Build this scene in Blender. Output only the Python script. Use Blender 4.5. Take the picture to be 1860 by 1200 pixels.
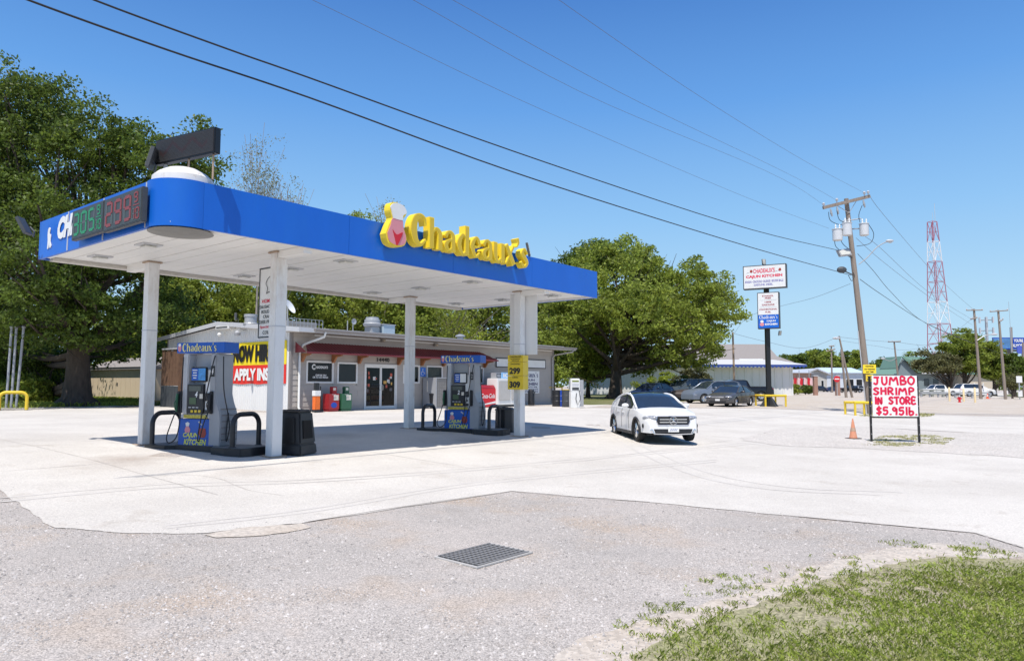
import bpy, bmesh, math, random
import numpy as np
from math import sin, cos, pi, radians, sqrt, atan2
from mathutils import Matrix, Vector
random.seed(7); RNG = np.random.default_rng(7)
for o in list(bpy.data.objects): bpy.data.objects.remove(o)
SC = bpy.context.scene; COL = SC.collection

# ------------------------------------------------------------------ camera, sky, sun, exposure
F, PIT, ROL, PSI, EYE = 1320.4, .0757, .0029, .8882, 1.7     # measured from the photograph
cd = bpy.data.cameras.new('camera'); cam = bpy.data.objects.new('camera', cd); COL.objects.link(cam)
cd.sensor_fit = 'HORIZONTAL'; cd.sensor_width = 36; cd.lens = F/1860*36; cd.clip_end = 6000; cd.clip_start = .1
_r = Vector((1, 0, 0)); _u = Vector((0, -sin(PIT), cos(PIT))); _f = Vector((0, cos(PIT), sin(PIT)))
R_ = _r*cos(ROL)+_u*sin(ROL); U_ = _u*cos(ROL)-_r*sin(ROL)
cam.matrix_world = Matrix(((R_.x, U_.x, -_f.x, 0), (R_.y, U_.y, -_f.y, 0), (R_.z, U_.z, -_f.z, EYE), (0, 0, 0, 1)))
SC.camera = cam
CU, SU = cos(PSI), sin(PSI)
LIGHT = Vector((CU*.42-SU*.20, SU*.42+CU*.20, -1)).normalized()   # the way the light travels
wd = bpy.data.worlds.new('World'); SC.world = wd; wd.use_nodes = True
nt = wd.node_tree; nt.nodes.clear()
sk = nt.nodes.new('ShaderNodeTexSky'); sk.sky_type = 'NISHITA'; sk.sun_disc = False
sk.sun_elevation = math.asin(-LIGHT.z); sk.sun_rotation = atan2(-LIGHT.x, -LIGHT.y)
sk.altitude = 0; sk.air_density = 1.0; sk.dust_density = .6; sk.ozone_density = 2.2
bg = nt.nodes.new('ShaderNodeBackground'); bg.inputs[1].default_value = .12
wo = nt.nodes.new('ShaderNodeOutputWorld')
# the clear spring sky: Nishita drawn towards the photograph's blues by height above the horizon
_tc0 = nt.nodes.new('ShaderNodeTexCoord'); _sx = nt.nodes.new('ShaderNodeSeparateXYZ'); nt.links.new(_tc0.outputs['Generated'], _sx.inputs[0])
_cr = nt.nodes.new('ShaderNodeValToRGB'); nt.links.new(_sx.outputs[2], _cr.inputs[0]); _e = _cr.color_ramp.elements
_st = ((0, (.50, .70, .86)), (.10, (.43, .67, .87)), (.22, (.27, .53, .86)), (.36, (.13, .35, .77)), (.50, (.062, .205, .58)), (1, (.035, .11, .33)))
_e[0].position = 0; _e[0].color = (*_st[0][1], 1); _e[1].position = 1; _e[1].color = (*_st[-1][1], 1)
for _p, _c in _st[1:-1]: _n = _e.new(_p); _n.color = (*_c, 1)
_sc = nt.nodes.new('ShaderNodeVectorMath'); _sc.operation = 'SCALE'; _sc.inputs['Scale'].default_value = 1/.12; nt.links.new(_cr.outputs[0], _sc.inputs[0])
_mx = nt.nodes.new('ShaderNodeMix'); _mx.data_type = 'RGBA'; _mx.inputs[0].default_value = .94; nt.links.new(sk.outputs[0], _mx.inputs[6]); nt.links.new(_sc.outputs[0], _mx.inputs[7])
nt.links.new(_mx.outputs[2], bg.inputs[0]); nt.links.new(bg.outputs[0], wo.inputs[0])
sd = bpy.data.lights.new('sun', 'SUN'); sd.energy = 4.9; sd.angle = radians(.53); sd.color = (1, .945, .875)
sun = bpy.data.objects.new('sun', sd); COL.objects.link(sun); sun.location = (0, 0, 60)
sun.rotation_euler = LIGHT.to_track_quat('-Z', 'Y').to_euler()
SC.view_settings.view_transform = 'Standard'; SC.view_settings.look = 'None'
SC.view_settings.exposure = .12; SC.view_settings.gamma = 1; SC.view_settings.use_curve_mapping = False
SC.cycles.max_bounces = 6; SC.cycles.transparent_max_bounces = 8

# ------------------------------------------------------------------ measuring helpers (photo pixel <-> place)
C0 = (-5.9373, 12.2719)          # near corner of the canopy; u runs along its long side, v towards its back
def W(u, v, z=0.): return (C0[0]+u*CU-v*SU, C0[1]+u*SU+v*CU, z)
def uv(X, Y):
    dx, dy = X-C0[0], Y-C0[1]; return dx*CU+dy*SU, -dx*SU+dy*CU
def ray(px, py):
    x, y = px-930, py-600; c, s = cos(ROL), sin(ROL); x, y = c*x+s*y, -s*x+c*y
    v = -y/F; return x/F, cos(PIT)-v*sin(PIT), sin(PIT)+v*cos(PIT)
def at(px, py, Y):
    a, b, c = ray(px, py); k = Y/b; return (a*k, Y, EYE+c*k)
VK = np.array([(-60, -.1), (-12, -.12), (-6, -.08), (-1, .08), (1.2, .22), (4.6, .36), (9, .42), (15.5, .5), (30, .6), (60, .7), (5000, .7)])
def gnd(X, Y):
    v = -(np.asarray(X)-C0[0])*SU+(np.asarray(Y)-C0[1])*CU
    return sum(np.interp(v+o, VK[:, 0], VK[:, 1]) for o in (-2, -1, 0, 1, 2))/5
def G(px, py):
    a, b, c = ray(px, py); Y = 20.
    for i in range(120):
        z = float(gnd(a/b*Y, Y)); Y1 = (z-EYE)/(c/b) if c < -1e-4 else 900; Y += .5*(min(Y1, 900)-Y)
    return a/b*Y, Y
def onV(px, py, v):              # -> (u, z) on the upright plane v = const
    a, b, c = ray(px, py); n = (-SU, CU); d = a*n[0]+b*n[1]; t = (v+C0[0]*n[0]+C0[1]*n[1])/d
    return uv(a*t, b*t)[0], EYE+c*t
def onU(px, py, u):              # -> (v, z) on the upright plane u = const
    a, b, c = ray(px, py); n = (CU, SU); d = a*n[0]+b*n[1]; t = (u+C0[0]*n[0]+C0[1]*n[1])/d
    return uv(a*t, b*t)[1], EYE+c*t

# ------------------------------------------------------------------ materials
MATS = {}
def mat(name, col, rough=.6, metal=0., var=.08, scale=6., bump=0., stain=None, stain_amt=.5, spec=.5, emit=None, stain_scale=1.5, streak=1., island=0., trans=0.):
    if name in MATS: return MATS[name]
    m = bpy.data.materials.new(name); m.use_nodes = True; n = m.node_tree.nodes; l = m.node_tree.links
    b = n['Principled BSDF']; b.inputs['Roughness'].default_value = rough; b.inputs['Metallic'].default_value = metal
    b.inputs['Specular IOR Level'].default_value = spec
    g = n.new('ShaderNodeNewGeometry'); mp = n.new('ShaderNodeMapping'); mp.inputs['Scale'].default_value = (1, 1, 1/streak)
    l.new(g.outputs['Position'], mp.inputs['Vector'])
    nz = n.new('ShaderNodeTexNoise'); nz.inputs['Scale'].default_value = scale; nz.inputs['Detail'].default_value = 6; nz.inputs['Roughness'].default_value = .65
    l.new(mp.outputs[0], nz.inputs['Vector'])
    r = n.new('ShaderNodeMapRange'); r.inputs[1].default_value = .25; r.inputs[2].default_value = .75; r.inputs[3].default_value = 1-var; r.inputs[4].default_value = 1+var
    l.new(nz.outputs[0], r.inputs[0])
    mx = n.new('ShaderNodeVectorMath'); mx.operation = 'SCALE'; mx.inputs[0].default_value = col[:3]; l.new(r.outputs[0], mx.inputs['Scale'])
    out = mx.outputs[0]
    if stain:
        n2 = n.new('ShaderNodeTexNoise'); n2.inputs['Scale'].default_value = stain_scale; n2.inputs['Detail'].default_value = 8; n2.inputs['Roughness'].default_value = .7
        l.new(mp.outputs[0], n2.inputs['Vector'])
        r2 = n.new('ShaderNodeMapRange'); r2.inputs[1].default_value = .52; r2.inputs[2].default_value = .72; r2.inputs[4].default_value = stain_amt
        l.new(n2.outputs[0], r2.inputs[0])
        mm = n.new('ShaderNodeMix'); mm.data_type = 'RGBA'; l.new(r2.outputs[0], mm.inputs[0]); l.new(out, mm.inputs[6]); mm.inputs[7].default_value = (*stain, 1)
        out = mm.outputs[2]
    if island:
        ri = n.new('ShaderNodeMapRange'); ri.inputs[3].default_value = 1-island; ri.inputs[4].default_value = 1+island
        l.new(g.outputs['Random Per Island'], ri.inputs[0])
        ms = n.new('ShaderNodeVectorMath'); ms.operation = 'SCALE'; l.new(out, ms.inputs[0]); l.new(ri.outputs[0], ms.inputs['Scale']); out = ms.outputs[0]
    l.new(out, b.inputs['Base Color'])
    if bump:
        bp = n.new('ShaderNodeBump'); bp.inputs['Strength'].default_value = bump; bp.inputs['Distance'].default_value = .02
        l.new(nz.outputs[0], bp.inputs['Height']); l.new(bp.outputs[0], b.inputs['Normal'])
    if trans:
        tr = n.new('ShaderNodeBsdfTranslucent'); ms = n.new('ShaderNodeMixShader'); ms.inputs[0].default_value = trans
        h = n.new('ShaderNodeHueSaturation'); h.inputs['Value'].default_value = 1.5; h.inputs['Hue'].default_value = .485; l.new(out, h.inputs['Color']); l.new(h.outputs[0], tr.inputs['Color'])
        l.new(b.outputs[0], ms.inputs[1]); l.new(tr.outputs[0], ms.inputs[2]); l.new(ms.outputs[0], n['Material Output'].inputs[0])
    if emit: b.inputs['Emission Color'].default_value = (*emit[0], 1); b.inputs['Emission Strength'].default_value = emit[1]
    MATS[name] = m; return m

def ground_mat(name, c1, c2, dark, fine=90., grit=.35, patch=.25, bump=.4, pink=None, marks=()):
    if name in MATS: return MATS[name]
    m = bpy.data.materials.new(name); m.use_nodes = True; n = m.node_tree.nodes; l = m.node_tree.links
    b = n['Principled BSDF']; b.inputs['Roughness'].default_value = .92; b.inputs['Specular IOR Level'].default_value = .15
    g = n.new('ShaderNodeNewGeometry')
    def noise(s, d=6, r=.6):
        x = n.new('ShaderNodeTexNoise'); x.inputs['Scale'].default_value = s; x.inputs['Detail'].default_value = d; x.inputs['Roughness'].default_value = r
        l.new(g.outputs['Position'], x.inputs['Vector']); return x.outputs[0]
    def rng(s, a, b_, c=0., d=1.):
        x = n.new('ShaderNodeMapRange'); x.inputs[1].default_value = a; x.inputs[2].default_value = b_; x.inputs[3].default_value = c; x.inputs[4].default_value = d
        l.new(s, x.inputs[0]); return x.outputs[0]
    def mix(f, a, b_):
        x = n.new('ShaderNodeMix'); x.data_type = 'RGBA'; l.new(f, x.inputs[0])
        for k, q in ((6, a), (7, b_)):
            if isinstance(q, tuple): x.inputs[k].default_value = (*q, 1)
            else: l.new(q, x.inputs[k])
        return x.outputs[2]
    c = mix(rng(noise(.35, 8, .65), .4, .62), c1, c2)
    if pink: c = mix(rng(noise(.6, 6, .6), .5, .66, 0, .7), c, pink)
    c = mix(rng(noise(.9, 10, .75), .56, .7, 0, patch), c, dark)
    wob = noise(1.6, 8, .7)
    for (mx_, my_, mr_, ms_, mc_) in marks:      # old spills and rust stains on the slab
        d = n.new('ShaderNodeVectorMath'); d.operation = 'DISTANCE'; l.new(g.outputs['Position'], d.inputs[0]); d.inputs[1].default_value = (mx_, my_, float(gnd(mx_, my_)))
        a_ = n.new('ShaderNodeMath'); a_.operation = 'MULTIPLY_ADD'; l.new(wob, a_.inputs[0]); a_.inputs[1].default_value = mr_*1.6; l.new(d.outputs['Value'], a_.inputs[2])
        c = mix(rng(a_.outputs[0], mr_*.7, mr_*1.9, ms_, 0), c, mc_)
    v = n.new('ShaderNodeTexVoronoi'); v.inputs['Scale'].default_value = fine; l.new(g.outputs['Position'], v.inputs['Vector'])
    sp = n.new('ShaderNodeSeparateColor'); l.new(v.outputs['Color'], sp.inputs[0])
    f = rng(sp.outputs[0], 0, 1, 1-grit, 1+grit*.7)
    x = n.new('ShaderNodeVectorMath'); x.operation = 'SCALE'; l.new(c, x.inputs[0]); l.new(f, x.inputs['Scale'])
    l.new(x.outputs[0], b.inputs['Base Color'])
    bp = n.new('ShaderNodeBump'); bp.inputs['Strength'].default_value = bump; bp.inputs['Distance'].default_value = .01
    ad = n.new('ShaderNodeMath'); ad.operation = 'ADD'; l.new(sp.outputs[1], ad.inputs[0]); l.new(noise(8, 8, .7), ad.inputs[1]); l.new(ad.outputs[0], bp.inputs['Height']); l.new(bp.outputs[0], b.inputs['Normal'])
    MATS[name] = m; return m

M = dict(
 blue=mat('blue fascia paint', (.005, .125, .585), .38, var=.07, scale=1.2, stain=(.012, .15, .50), stain_amt=.35, stain_scale=1.1, streak=3),
 bluedk=mat('blue panel paint', (.005, .095, .46), .4, var=.04),
 white=mat('white paint', (.78, .78, .76), .5, var=.03, stain=(.5, .46, .4), stain_amt=.25),
 soffit=mat('soffit white', (.80, .79, .76), .5, var=.03, scale=3, stain=(.55, .5, .42), stain_amt=.2),
 post=mat('post paint', (.74, .74, .73), .5, var=.05, stain=(.36, .25, .16), stain_amt=.55, stain_scale=2.2, streak=3),
 rust=mat('rusty trim', (.4, .3, .22), .8, var=.3, scale=20),
 grey=mat('grey paint', (.34, .35, .37), .45, var=.05),
 lgrey=mat('light grey', (.52, .53, .55), .4, var=.05),
 dgrey=mat('dark grey', (.06, .065, .07), .5, var=.15),
 black=mat('black plastic', (.018, .019, .022), .45, var=.2, scale=10),
 blackp=mat('black paint', (.012, .012, .013), .35, var=.1),
 glass=mat('dark glass', (.018, .022, .026), .06, var=.2, scale=2, spec=.8),
 carglass=mat('car glass', (.02, .03, .045), .04, var=.1, spec=.9),
 chrome=mat('chrome', (.75, .76, .78), .15, metal=1., var=.02),
 galv=mat('galvanised steel', (.40, .41, .42), .45, metal=.25, var=.1, scale=15),
 yellow=mat('yellow sign plastic', (.93, .69, .03), .4, var=.03),
 yelface=mat('golden letter face', (.66, .46, .03), .35, var=.05),
 yelp=mat('yellow traffic paint', (.78, .55, .03), .5, var=.1, stain=(.3, .25, .15), stain_amt=.4, stain_scale=6),
 yelprice=mat('yellow price panel', (.72, .52, .02), .5, var=.05),
 red=mat('red paint', (.62, .012, .025), .4, var=.05),
 redtext=mat('red lettering', (.70, .01, .06), .6, var=.06),
 awn=mat('dark red ribbed metal', (.20, .025, .03), .42, var=.12, scale=3, stain=(.25, .1, .08), stain_amt=.3),
 wood=mat('brown bracket wood', (.30, .12, .045), .6, var=.2),
 siding=mat('beige siding', (.42, .385, .35), .7, var=.05, scale=2, stain=(.3, .26, .22), stain_amt=.3, stain_scale=.7),
 metalw=mat('white ribbed metal', (.74, .74, .73), .45, var=.03, scale=2, stain=(.5, .47, .42), stain_amt=.2, streak=5),
 roof=mat('grey metal roof', (.40, .40, .41), .5, var=.08),
 trim=mat('grey brown trim', (.23, .21, .20), .55, var=.08),
 wframe=mat('window frame white', (.72, .72, .70), .5, var=.03),
 brown=mat('brown boards', (.13, .07, .04), .8, var=.3, scale=5),
 shed=mat('cream shed boards', (.66, .54, .38), .75, var=.06, scale=3, stain=(.4, .3, .2), stain_amt=.3, streak=4),
 shingle=mat('grey shingles', (.27, .245, .23), .9, var=.15, scale=12),
 bark=mat('dark bark', (.075, .058, .045), .95, var=.4, scale=7, bump=.8, streak=4),
 barkl=mat('pale bark', (.22, .19, .16), .95, var=.3, scale=7, bump=.5, streak=4),
 pole=mat('weathered pole wood', (.27, .22, .18), .9, var=.25, scale=9, bump=.4, streak=12),
 leafd=mat('dark oak leaves', (.095, .142, .022), .5, var=.35, scale=.5, island=.55, trans=.42, spec=.3),
 leafm=mat('mid green leaves', (.225, .28, .045), .5, var=.3, scale=.35, island=.5, trans=.42, spec=.3),
 leafy=mat('yellow green leaves', (.26, .31, .045), .5, var=.3, scale=.5, island=.45, trans=.42, spec=.3),
 leafo=mat('olive willow leaves', (.13, .13, .045), .6, var=.3, scale=.5, island=.4, trans=.3),
 leafp=mat('pale spring leaves', (.24, .25, .14), .6, var=.2, island=.3, trans=.3),
 grass=mat('grass blades', (.25, .31, .055), .7, var=.4, scale=1.6, island=.5, trans=.3, spec=.12, stain=(.42, .38, .16), stain_amt=.55, stain_scale=2.5),
 orange=mat('faded orange rubber', (.62, .26, .15), .7, var=.12, scale=10, stain=(.5, .3, .22), stain_amt=.5, stain_scale=5),
 orangeb=mat('orange plastic', (.85, .17, .02), .5, var=.08, stain=(.08, .03, .02), stain_amt=.6, stain_scale=9),
 pink=mat('pink sign print', (.70, .27, .30), .5, var=.05),
 ledoff=mat('unlit display face', (.05, .058, .056), .45, var=.15, scale=8),
 grn=mat('green lit digits', (.02, .2, .09), .5, var=.02, emit=((.04, .5, .2), .09)),
 grnd=mat('dull digit bars', (.085, .10, .095), .5, var=.05),
 redd=mat('dim red digits', (.22, .05, .05), .5, var=.02, emit=((.6, .03, .03), .03)),
 tyre=mat('tyre rubber', (.02, .02, .02), .8, var=.1),
 greenbox=mat('green paint', (.03, .12, .06), .5, var=.1),
 teal=mat('blue enamel', (.01, .06, .4), .4, var=.05),
 paper=mat('printed paper', (.68, .64, .55), .7, var=.2, scale=40),
 cream=mat('cream paint', (.80, .63, .36), .6, var=.08),
 dumb=mat('pale blue panel', (.38, .48, .55), .6, var=.15, streak=3, stain=(.2, .22, .22)),
 greenroof=mat('green metal roof', (.15, .26, .19), .5, var=.06),
 pinkwall=mat('pink brown wall', (.45, .29, .22), .8, var=.06),
 blueroof=mat('blue trim', (.03, .07, .30), .5, var=.08),
 cable=mat('black cable', (.012, .012, .014), .6, var=.05),
 cablel=mat('bare cable', (.12, .12, .14), .5, var=.05),
 concrete_k=mat('kerb concrete', (.5, .48, .45), .85, var=.1, scale=8, bump=.2),
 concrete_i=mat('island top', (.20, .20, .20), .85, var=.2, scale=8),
)
M['conc'] = ground_mat('worn pale concrete', (.62, .585, .53), (.55, .515, .465), (.47, .425, .37), fine=80, grit=.17, patch=.85, bump=.25, marks=[(*G(a, b), r, s, c) for a, b, r, s, c in ((235, 834, .9, .55, (.33, .26, .21)), (200, 845, 1.3, .3, (.38, .32, .27)), (440, 856, .7, .4, (.34, .28, .23)), (470, 858, 1.4, .22, (.38, .33, .29)), (620, 790, 1.1, .5, (.22, .20, .18)), (520, 800, .7, .6, (.16, .15, .14)), (860, 800, .7, .45, (.22, .2, .18)), (740, 770, .8, .5, (.2, .18, .16)), (905, 800, 1.2, .3, (.25, .23, .21)), (1300, 840, 1.6, .18, (.36, .33, .3)), (60, 800, 2.0, .3, (.34, .30, .26)), (1000, 850, 2.2, .15, (.38, .35, .31)))])  # the slab's own pale concrete colour, blotched and stained
M['grav'] = ground_mat('crushed gravel', (.525, .475, .43), (.445, .41, .375), (.33, .29, .25), fine=105, grit=.40, patch=.5, bump=.8, pink=(.50, .40, .31))
M['gravl'] = ground_mat('pale gravel', (.60, .56, .51), (.555, .515, .465), (.45, .40, .35), fine=45, grit=.35, patch=.4, bump=.6)
M['dirt'] = ground_mat('pinkish dirt', (.50, .43, .355), (.54, .49, .43), (.40, .32, .25), fine=30, grit=.2, patch=.5, bump=.4)
M['soil'] = ground_mat('grassy soil', (.30, .29, .16), (.38, .33, .24), (.20, .21, .09), fine=40, grit=.35, patch=.6, bump=.5)
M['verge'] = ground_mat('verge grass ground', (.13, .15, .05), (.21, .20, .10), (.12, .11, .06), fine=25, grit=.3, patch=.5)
M['drygrass'] = mat('dry grass', (.36, .35, .15), .8, var=.3, island=.4, spec=.1)
M['stone'] = mat('gravel stones', (.41, .385, .365), .9, var=.2, scale=30, island=.45)

# ------------------------------------------------------------------ building helpers
OFF = {}        # world/frame offset of a thing's root: parts are written in frame coordinates
def link(o, parent=None):
    COL.objects.link(o)
    if parent is not None: o.parent = parent
    return o
def tag(o, label=None, cat=None, group=None, kind=None):
    for k, v in (('label', label), ('category', cat), ('group', group), ('kind', kind)):
        if v: o[k] = v
    return o
def thing(name, label, cat, loc, rz=0., group=None, off=(0, 0, 0)):
    o = bpy.data.objects.new(name, None); o.empty_display_size = .2; o.location = loc; o.rotation_euler = (0, 0, rz)
    link(o); tag(o, label, cat, group); OFF[o.name] = off; return o
def thingUV(name, label, cat, u, v, z, group=None):      # a thing in the canopy's frame (x = u, y = v)
    return thing(name, label, cat, W(u, v, z), PSI, group, (u, v, z))
def copy_tree(o, parent=None):
    c = o.copy(); COL.objects.link(c); c.parent = parent
    for ch in o.children: copy_tree(ch, c)
    OFF[c.name] = OFF.get(o.name, (0, 0, 0)); return c
class MB:
    def __init__(s): s.v = []; s.f = []
    def add(s, vs, fs):
        k = len(s.v); s.v += [tuple(p) for p in vs]; s.f += [tuple(k+i for i in f) for f in fs]; return s
    def box(s, x0, y0, z0, x1, y1, z1):
        x0, x1 = min(x0, x1), max(x0, x1); y0, y1 = min(y0, y1), max(y0, y1); z0, z1 = min(z0, z1), max(z0, z1)
        return s.add([(x0, y0, z0), (x1, y0, z0), (x1, y1, z0), (x0, y1, z0), (x0, y0, z1), (x1, y0, z1), (x1, y1, z1), (x0, y1, z1)],
                     [(0, 3, 2, 1), (4, 5, 6, 7), (0, 1, 5, 4), (1, 2, 6, 5), (2, 3, 7, 6), (3, 0, 4, 7)])
    def hexa(s, b, t):      # bottom 4 and top 4 points
        return s.add(list(b)+list(t), [(3, 2, 1, 0), (4, 5, 6, 7), (0, 1, 5, 4), (1, 2, 6, 5), (2, 3, 7, 6), (3, 0, 4, 7)])
    def prism(s, poly, y0, y1, axis='y'):      # outline in (x,z), (y,z) or (x,y), thickness along the axis
        n = len(poly)
        def P(p, d): return {'y': (p[0], d, p[1]), 'x': (d, p[0], p[1]), 'z': (p[0], p[1], d)}[axis]
        return s.add([P(p, y0) for p in poly]+[P(p, y1) for p in poly],
                     [tuple(range(n)), tuple(range(2*n-1, n-1, -1))]+[(i, n+i, n+(i+1) % n, (i+1) % n) for i in range(n)])
    def tube(s, pts, r, n=8, cap=True):
        pts = [Vector(p) for p in pts]; rs = r if isinstance(r, (list, tuple)) else [r]*len(pts); rings = []; up = None
        for i, p in enumerate(pts):
            d = (pts[min(i+1, len(pts)-1)]-pts[max(i-1, 0)]).normalized()
            if up is None: up = Vector((0, 0, 1)) if abs(d.z) < .9 else Vector((1, 0, 0))
            a = d.cross(up).normalized(); b = a.cross(d).normalized(); up = b
            rings.append([p+(a*cos(2*pi*k/n)+b*sin(2*pi*k/n))*rs[i] for k in range(n)])
        vs = [q for rg in rings for q in rg]; fs = []
        for i in range(len(pts)-1):
            for k in range(n): fs.append((i*n+k, i*n+(k+1) % n, (i+1)*n+(k+1) % n, (i+1)*n+k))
        if cap: fs += [tuple(range(n-1, -1, -1)), tuple((len(pts)-1)*n+k for k in range(n))]
        return s.add(vs, fs)
    def lathe(s, prof, c=(0, 0, 0), axis='z', n=20, cap=True):
        vs = []
        for r, h in prof:
            for k in range(n):
                a = 2*pi*k/n; p = (r*cos(a), r*sin(a), h)
                if axis == 'y': p = (p[0], h, p[1])
                if axis == 'x': p = (h, p[0], p[1])
                vs.append((c[0]+p[0], c[1]+p[1], c[2]+p[2]))
        m = len(prof); fs = [(i*n+k, i*n+(k+1) % n, (i+1)*n+(k+1) % n, (i+1)*n+k) for i in range(m-1) for k in range(n)]
        if cap: fs += [tuple(range(n-1, -1, -1)), tuple((m-1)*n+k for k in range(n))]
        return s.add(vs, fs)
    def ell(s, c, r, n=12, m=8):
        vs = []; fs = []
        for i in range(m+1):
            t = pi*i/m
            for k in range(n): a = 2*pi*k/n; vs.append((c[0]+r[0]*sin(t)*cos(a), c[1]+r[1]*sin(t)*sin(a), c[2]+r[2]*cos(t)))
        for i in range(m):
            for k in range(n): fs.append((i*n+k, (i+1)*n+k, (i+1)*n+(k+1) % n, i*n+(k+1) % n))
        return s.add(vs, fs)
    def xf(s, mtx):
        s.v = [tuple(mtx @ Vector(p)) for p in s.v]; return s
    def build(s, name, m, parent=None, bevel=0., smooth=False, label=None):
        off = OFF.get(parent.name, (0, 0, 0)) if parent is not None else (0, 0, 0)
        me = bpy.data.meshes.new(name); me.from_pydata([(p[0]-off[0], p[1]-off[1], p[2]-off[2]) for p in s.v], [], s.f)
        bm = bmesh.new(); bm.from_mesh(me)
        bmesh.ops.recalc_face_normals(bm, faces=bm.faces)
        if bevel: bmesh.ops.bevel(bm, geom=[e for e in bm.edges], offset=bevel, segments=2, affect='EDGES', clamp_overlap=True)
        bm.to_mesh(me); bm.free()
        if smooth:
            for p in me.polygons: p.use_smooth = True
            me.set_sharp_from_angle(angle=radians(smooth if smooth is not True else 40))
        if isinstance(m, str): m = M[m]
        me.materials.append(m); o = bpy.data.objects.new(name, me); link(o, parent)
        if parent is not None: OFF[o.name] = off
        if label: o['label'] = label
        return o
def share(o, parent, shift, rz=0):       # a further piece sharing the mesh data of o, moved inside its thing
    c = bpy.data.objects.new(o.name.split('.')[0], o.data); link(c, parent); c.location = shift; c.rotation_euler = (0, 0, rz); return c
_tc = {}
def text_geo(s, bold=0., shear=0.):
    key = (s, bold, shear)
    if key in _tc: return _tc[key]
    c = bpy.data.curves.new('t', 'FONT'); c.body = s; c.size = 1; c.offset = bold; c.resolution_u = 3; c.shear = shear; c.fill_mode = 'FRONT'
    o = bpy.data.objects.new('t', c); COL.objects.link(o); bpy.context.view_layer.update()
    me = bpy.data.meshes.new_from_object(o.evaluated_get(bpy.context.evaluated_depsgraph_get()))
    vs = np.array([tuple(v.co) for v in me.vertices]); fs = [tuple(p.vertices) for p in me.polygons]
    bpy.data.objects.remove(o); bpy.data.meshes.remove(me)
    lo, hi = vs.min(0), vs.max(0); _tc[key] = ((vs[:, :2]-lo[:2])/(hi[:2]-lo[:2]), fs); return _tc[key]
def txt(s, cx, cz, w, h, y, m, parent, bold=.02, shear=0., rz=None, name='lettering', mb=None):
    """flat lettering, centre (cx,cz) in the plane y = const, read from the -y side; rz turns it about the parent's origin"""
    v, f = text_geo(s, bold, shear)
    vs = [(cx+(a-.5)*w, y, cz+(b-.5)*h) for a, b in v]
    if mb is not None: mb.add(vs, f); return mb
    b = MB(); b.add(vs, f)
    if rz is not None: b.xf(Matrix.Rotation(rz, 4, 'Z'))
    return b.build(name, m, parent)
def smooth_path(pts, k=6):
    P = [np.array(p, float) for p in pts]
    if len(P) < 3: return P
    out = []
    for i in range(len(P)-1):
        p0 = P[max(i-1, 0)]; p1 = P[i]; p2 = P[i+1]; p3 = P[min(i+2, len(P)-1)]
        for j in range(k):
            t = j/k; out.append(.5*((2*p1)+(-p0+p2)*t+(2*p0-5*p1+4*p2-p3)*t*t+(-p0+3*p1-3*p2+p3)*t**3))
    out.append(P[-1]); return out
GL = {
 'C': [[(.86, .70, .05), (.80, .90, .10), (.58, .985, .12), (.30, .86, .24), (.18, .5, .32), (.30, .14, .24), (.58, .015, .11), (.86, .20, .05)]],
 'h': [[(.20, 0, .27), (.20, 1, .27)], [(.26, .48, .06), (.50, .66, .12), (.74, .56, .24), (.79, .38, .27), (.79, 0, .27)]],
 'a': [[(.20, .50, .20), (.34, .63, .12), (.56, .665, .12), (.74, .55, .25), (.76, .36, .27), (.76, 0, .27)], [(.70, .40, .06), (.42, .36, .12), (.20, .19, .26), (.40, .02, .11), (.70, .12, .06)]],
 'd': [[(.80, 0, .27), (.80, 1, .27)], [(.72, .58, .06), (.46, .67, .11), (.18, .33, .30), (.46, .0, .11), (.72, .10, .06)]],
 'e': [[(.22, .35, .06), (.80, .37, .07), (.78, .56, .18), (.54, .68, .10), (.20, .36, .29), (.50, .0, .12), (.84, .16, .05)]],
 'u': [[(.18, .68, .27), (.18, .24, .27), (.38, .0, .14), (.70, .12, .06)], [(.80, .68, .27), (.80, 0, .27)]],
 'x': [[(.12, .68, .28), (.86, 0, .28)], [(.84, .68, .10), (.12, 0, .10)]],
 "'": [[(.45, 1.02, .42), (.62, .88, .34), (.35, .72, .05)]],
 's': [[(.80, .52, .08), (.52, .68, .12), (.26, .51, .24), (.52, .35, .26), (.78, .17, .24), (.50, .0, .12), (.16, .16, .08)]]}
GW = {'C': .86, 'h': .74, 'a': .68, 'd': .72, 'e': .66, 'u': .72, 'x': .64, "'": .30, 's': .60}
def glyph(mb, ch, x, z, w, h, y0, y1, grow=0., shear=0.):
    for si, st in enumerate(GL[ch]):
        p = smooth_path(st, 5); n = len(p); L, Rr = [], []
        xy = [np.array((q[0]*w, q[1]*h)) for q in p]
        for i in range(n):
            d = xy[min(i+1, n-1)]-xy[max(i-1, 0)]; d = d/(np.linalg.norm(d)+1e-9); nn = np.array((-d[1], d[0])); hw = max(p[i][2]*w*.5+grow, .002)
            c = xy[i].copy()
            if grow and i == 0: c -= d*grow
            if grow and i == n-1: c += d*grow
            L.append(c+nn*hw); Rr.append(c-nn*hw)
        vs = []
        for i in range(n):
            for q in (L[i], Rr[i]):
                for yy in (y0-.0015*si, y1): vs.append((x+q[0]+shear*q[1], yy, z+q[1]))
        fs = []
        for i in range(n-1):
            a = i*4; b = a+4; fs += [(a, b, b+2, a+2), (a+1, a+3, b+3, b+1), (a, a+1, b+1, b), (a+2, b+2, b+3, a+3)]
        e = (n-1)*4; fs += [(0, 2, 3, 1), (e, e+1, e+3, e+2)]
        mb.add(vs, fs)
def word(s, x0, z0, x1, h, y, m, parent, thick=.004, grow=0., shear=0.):
    tot = sum(GW[c] for c in s); x = x0; b = MB()
    for c in s:
        w = GW[c]/tot*(x1-x0); glyph(b, c, x, z0, w*.97, h, y-thick, y, grow, shear); x += w
    return b.build('lettering', m, parent)
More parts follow.
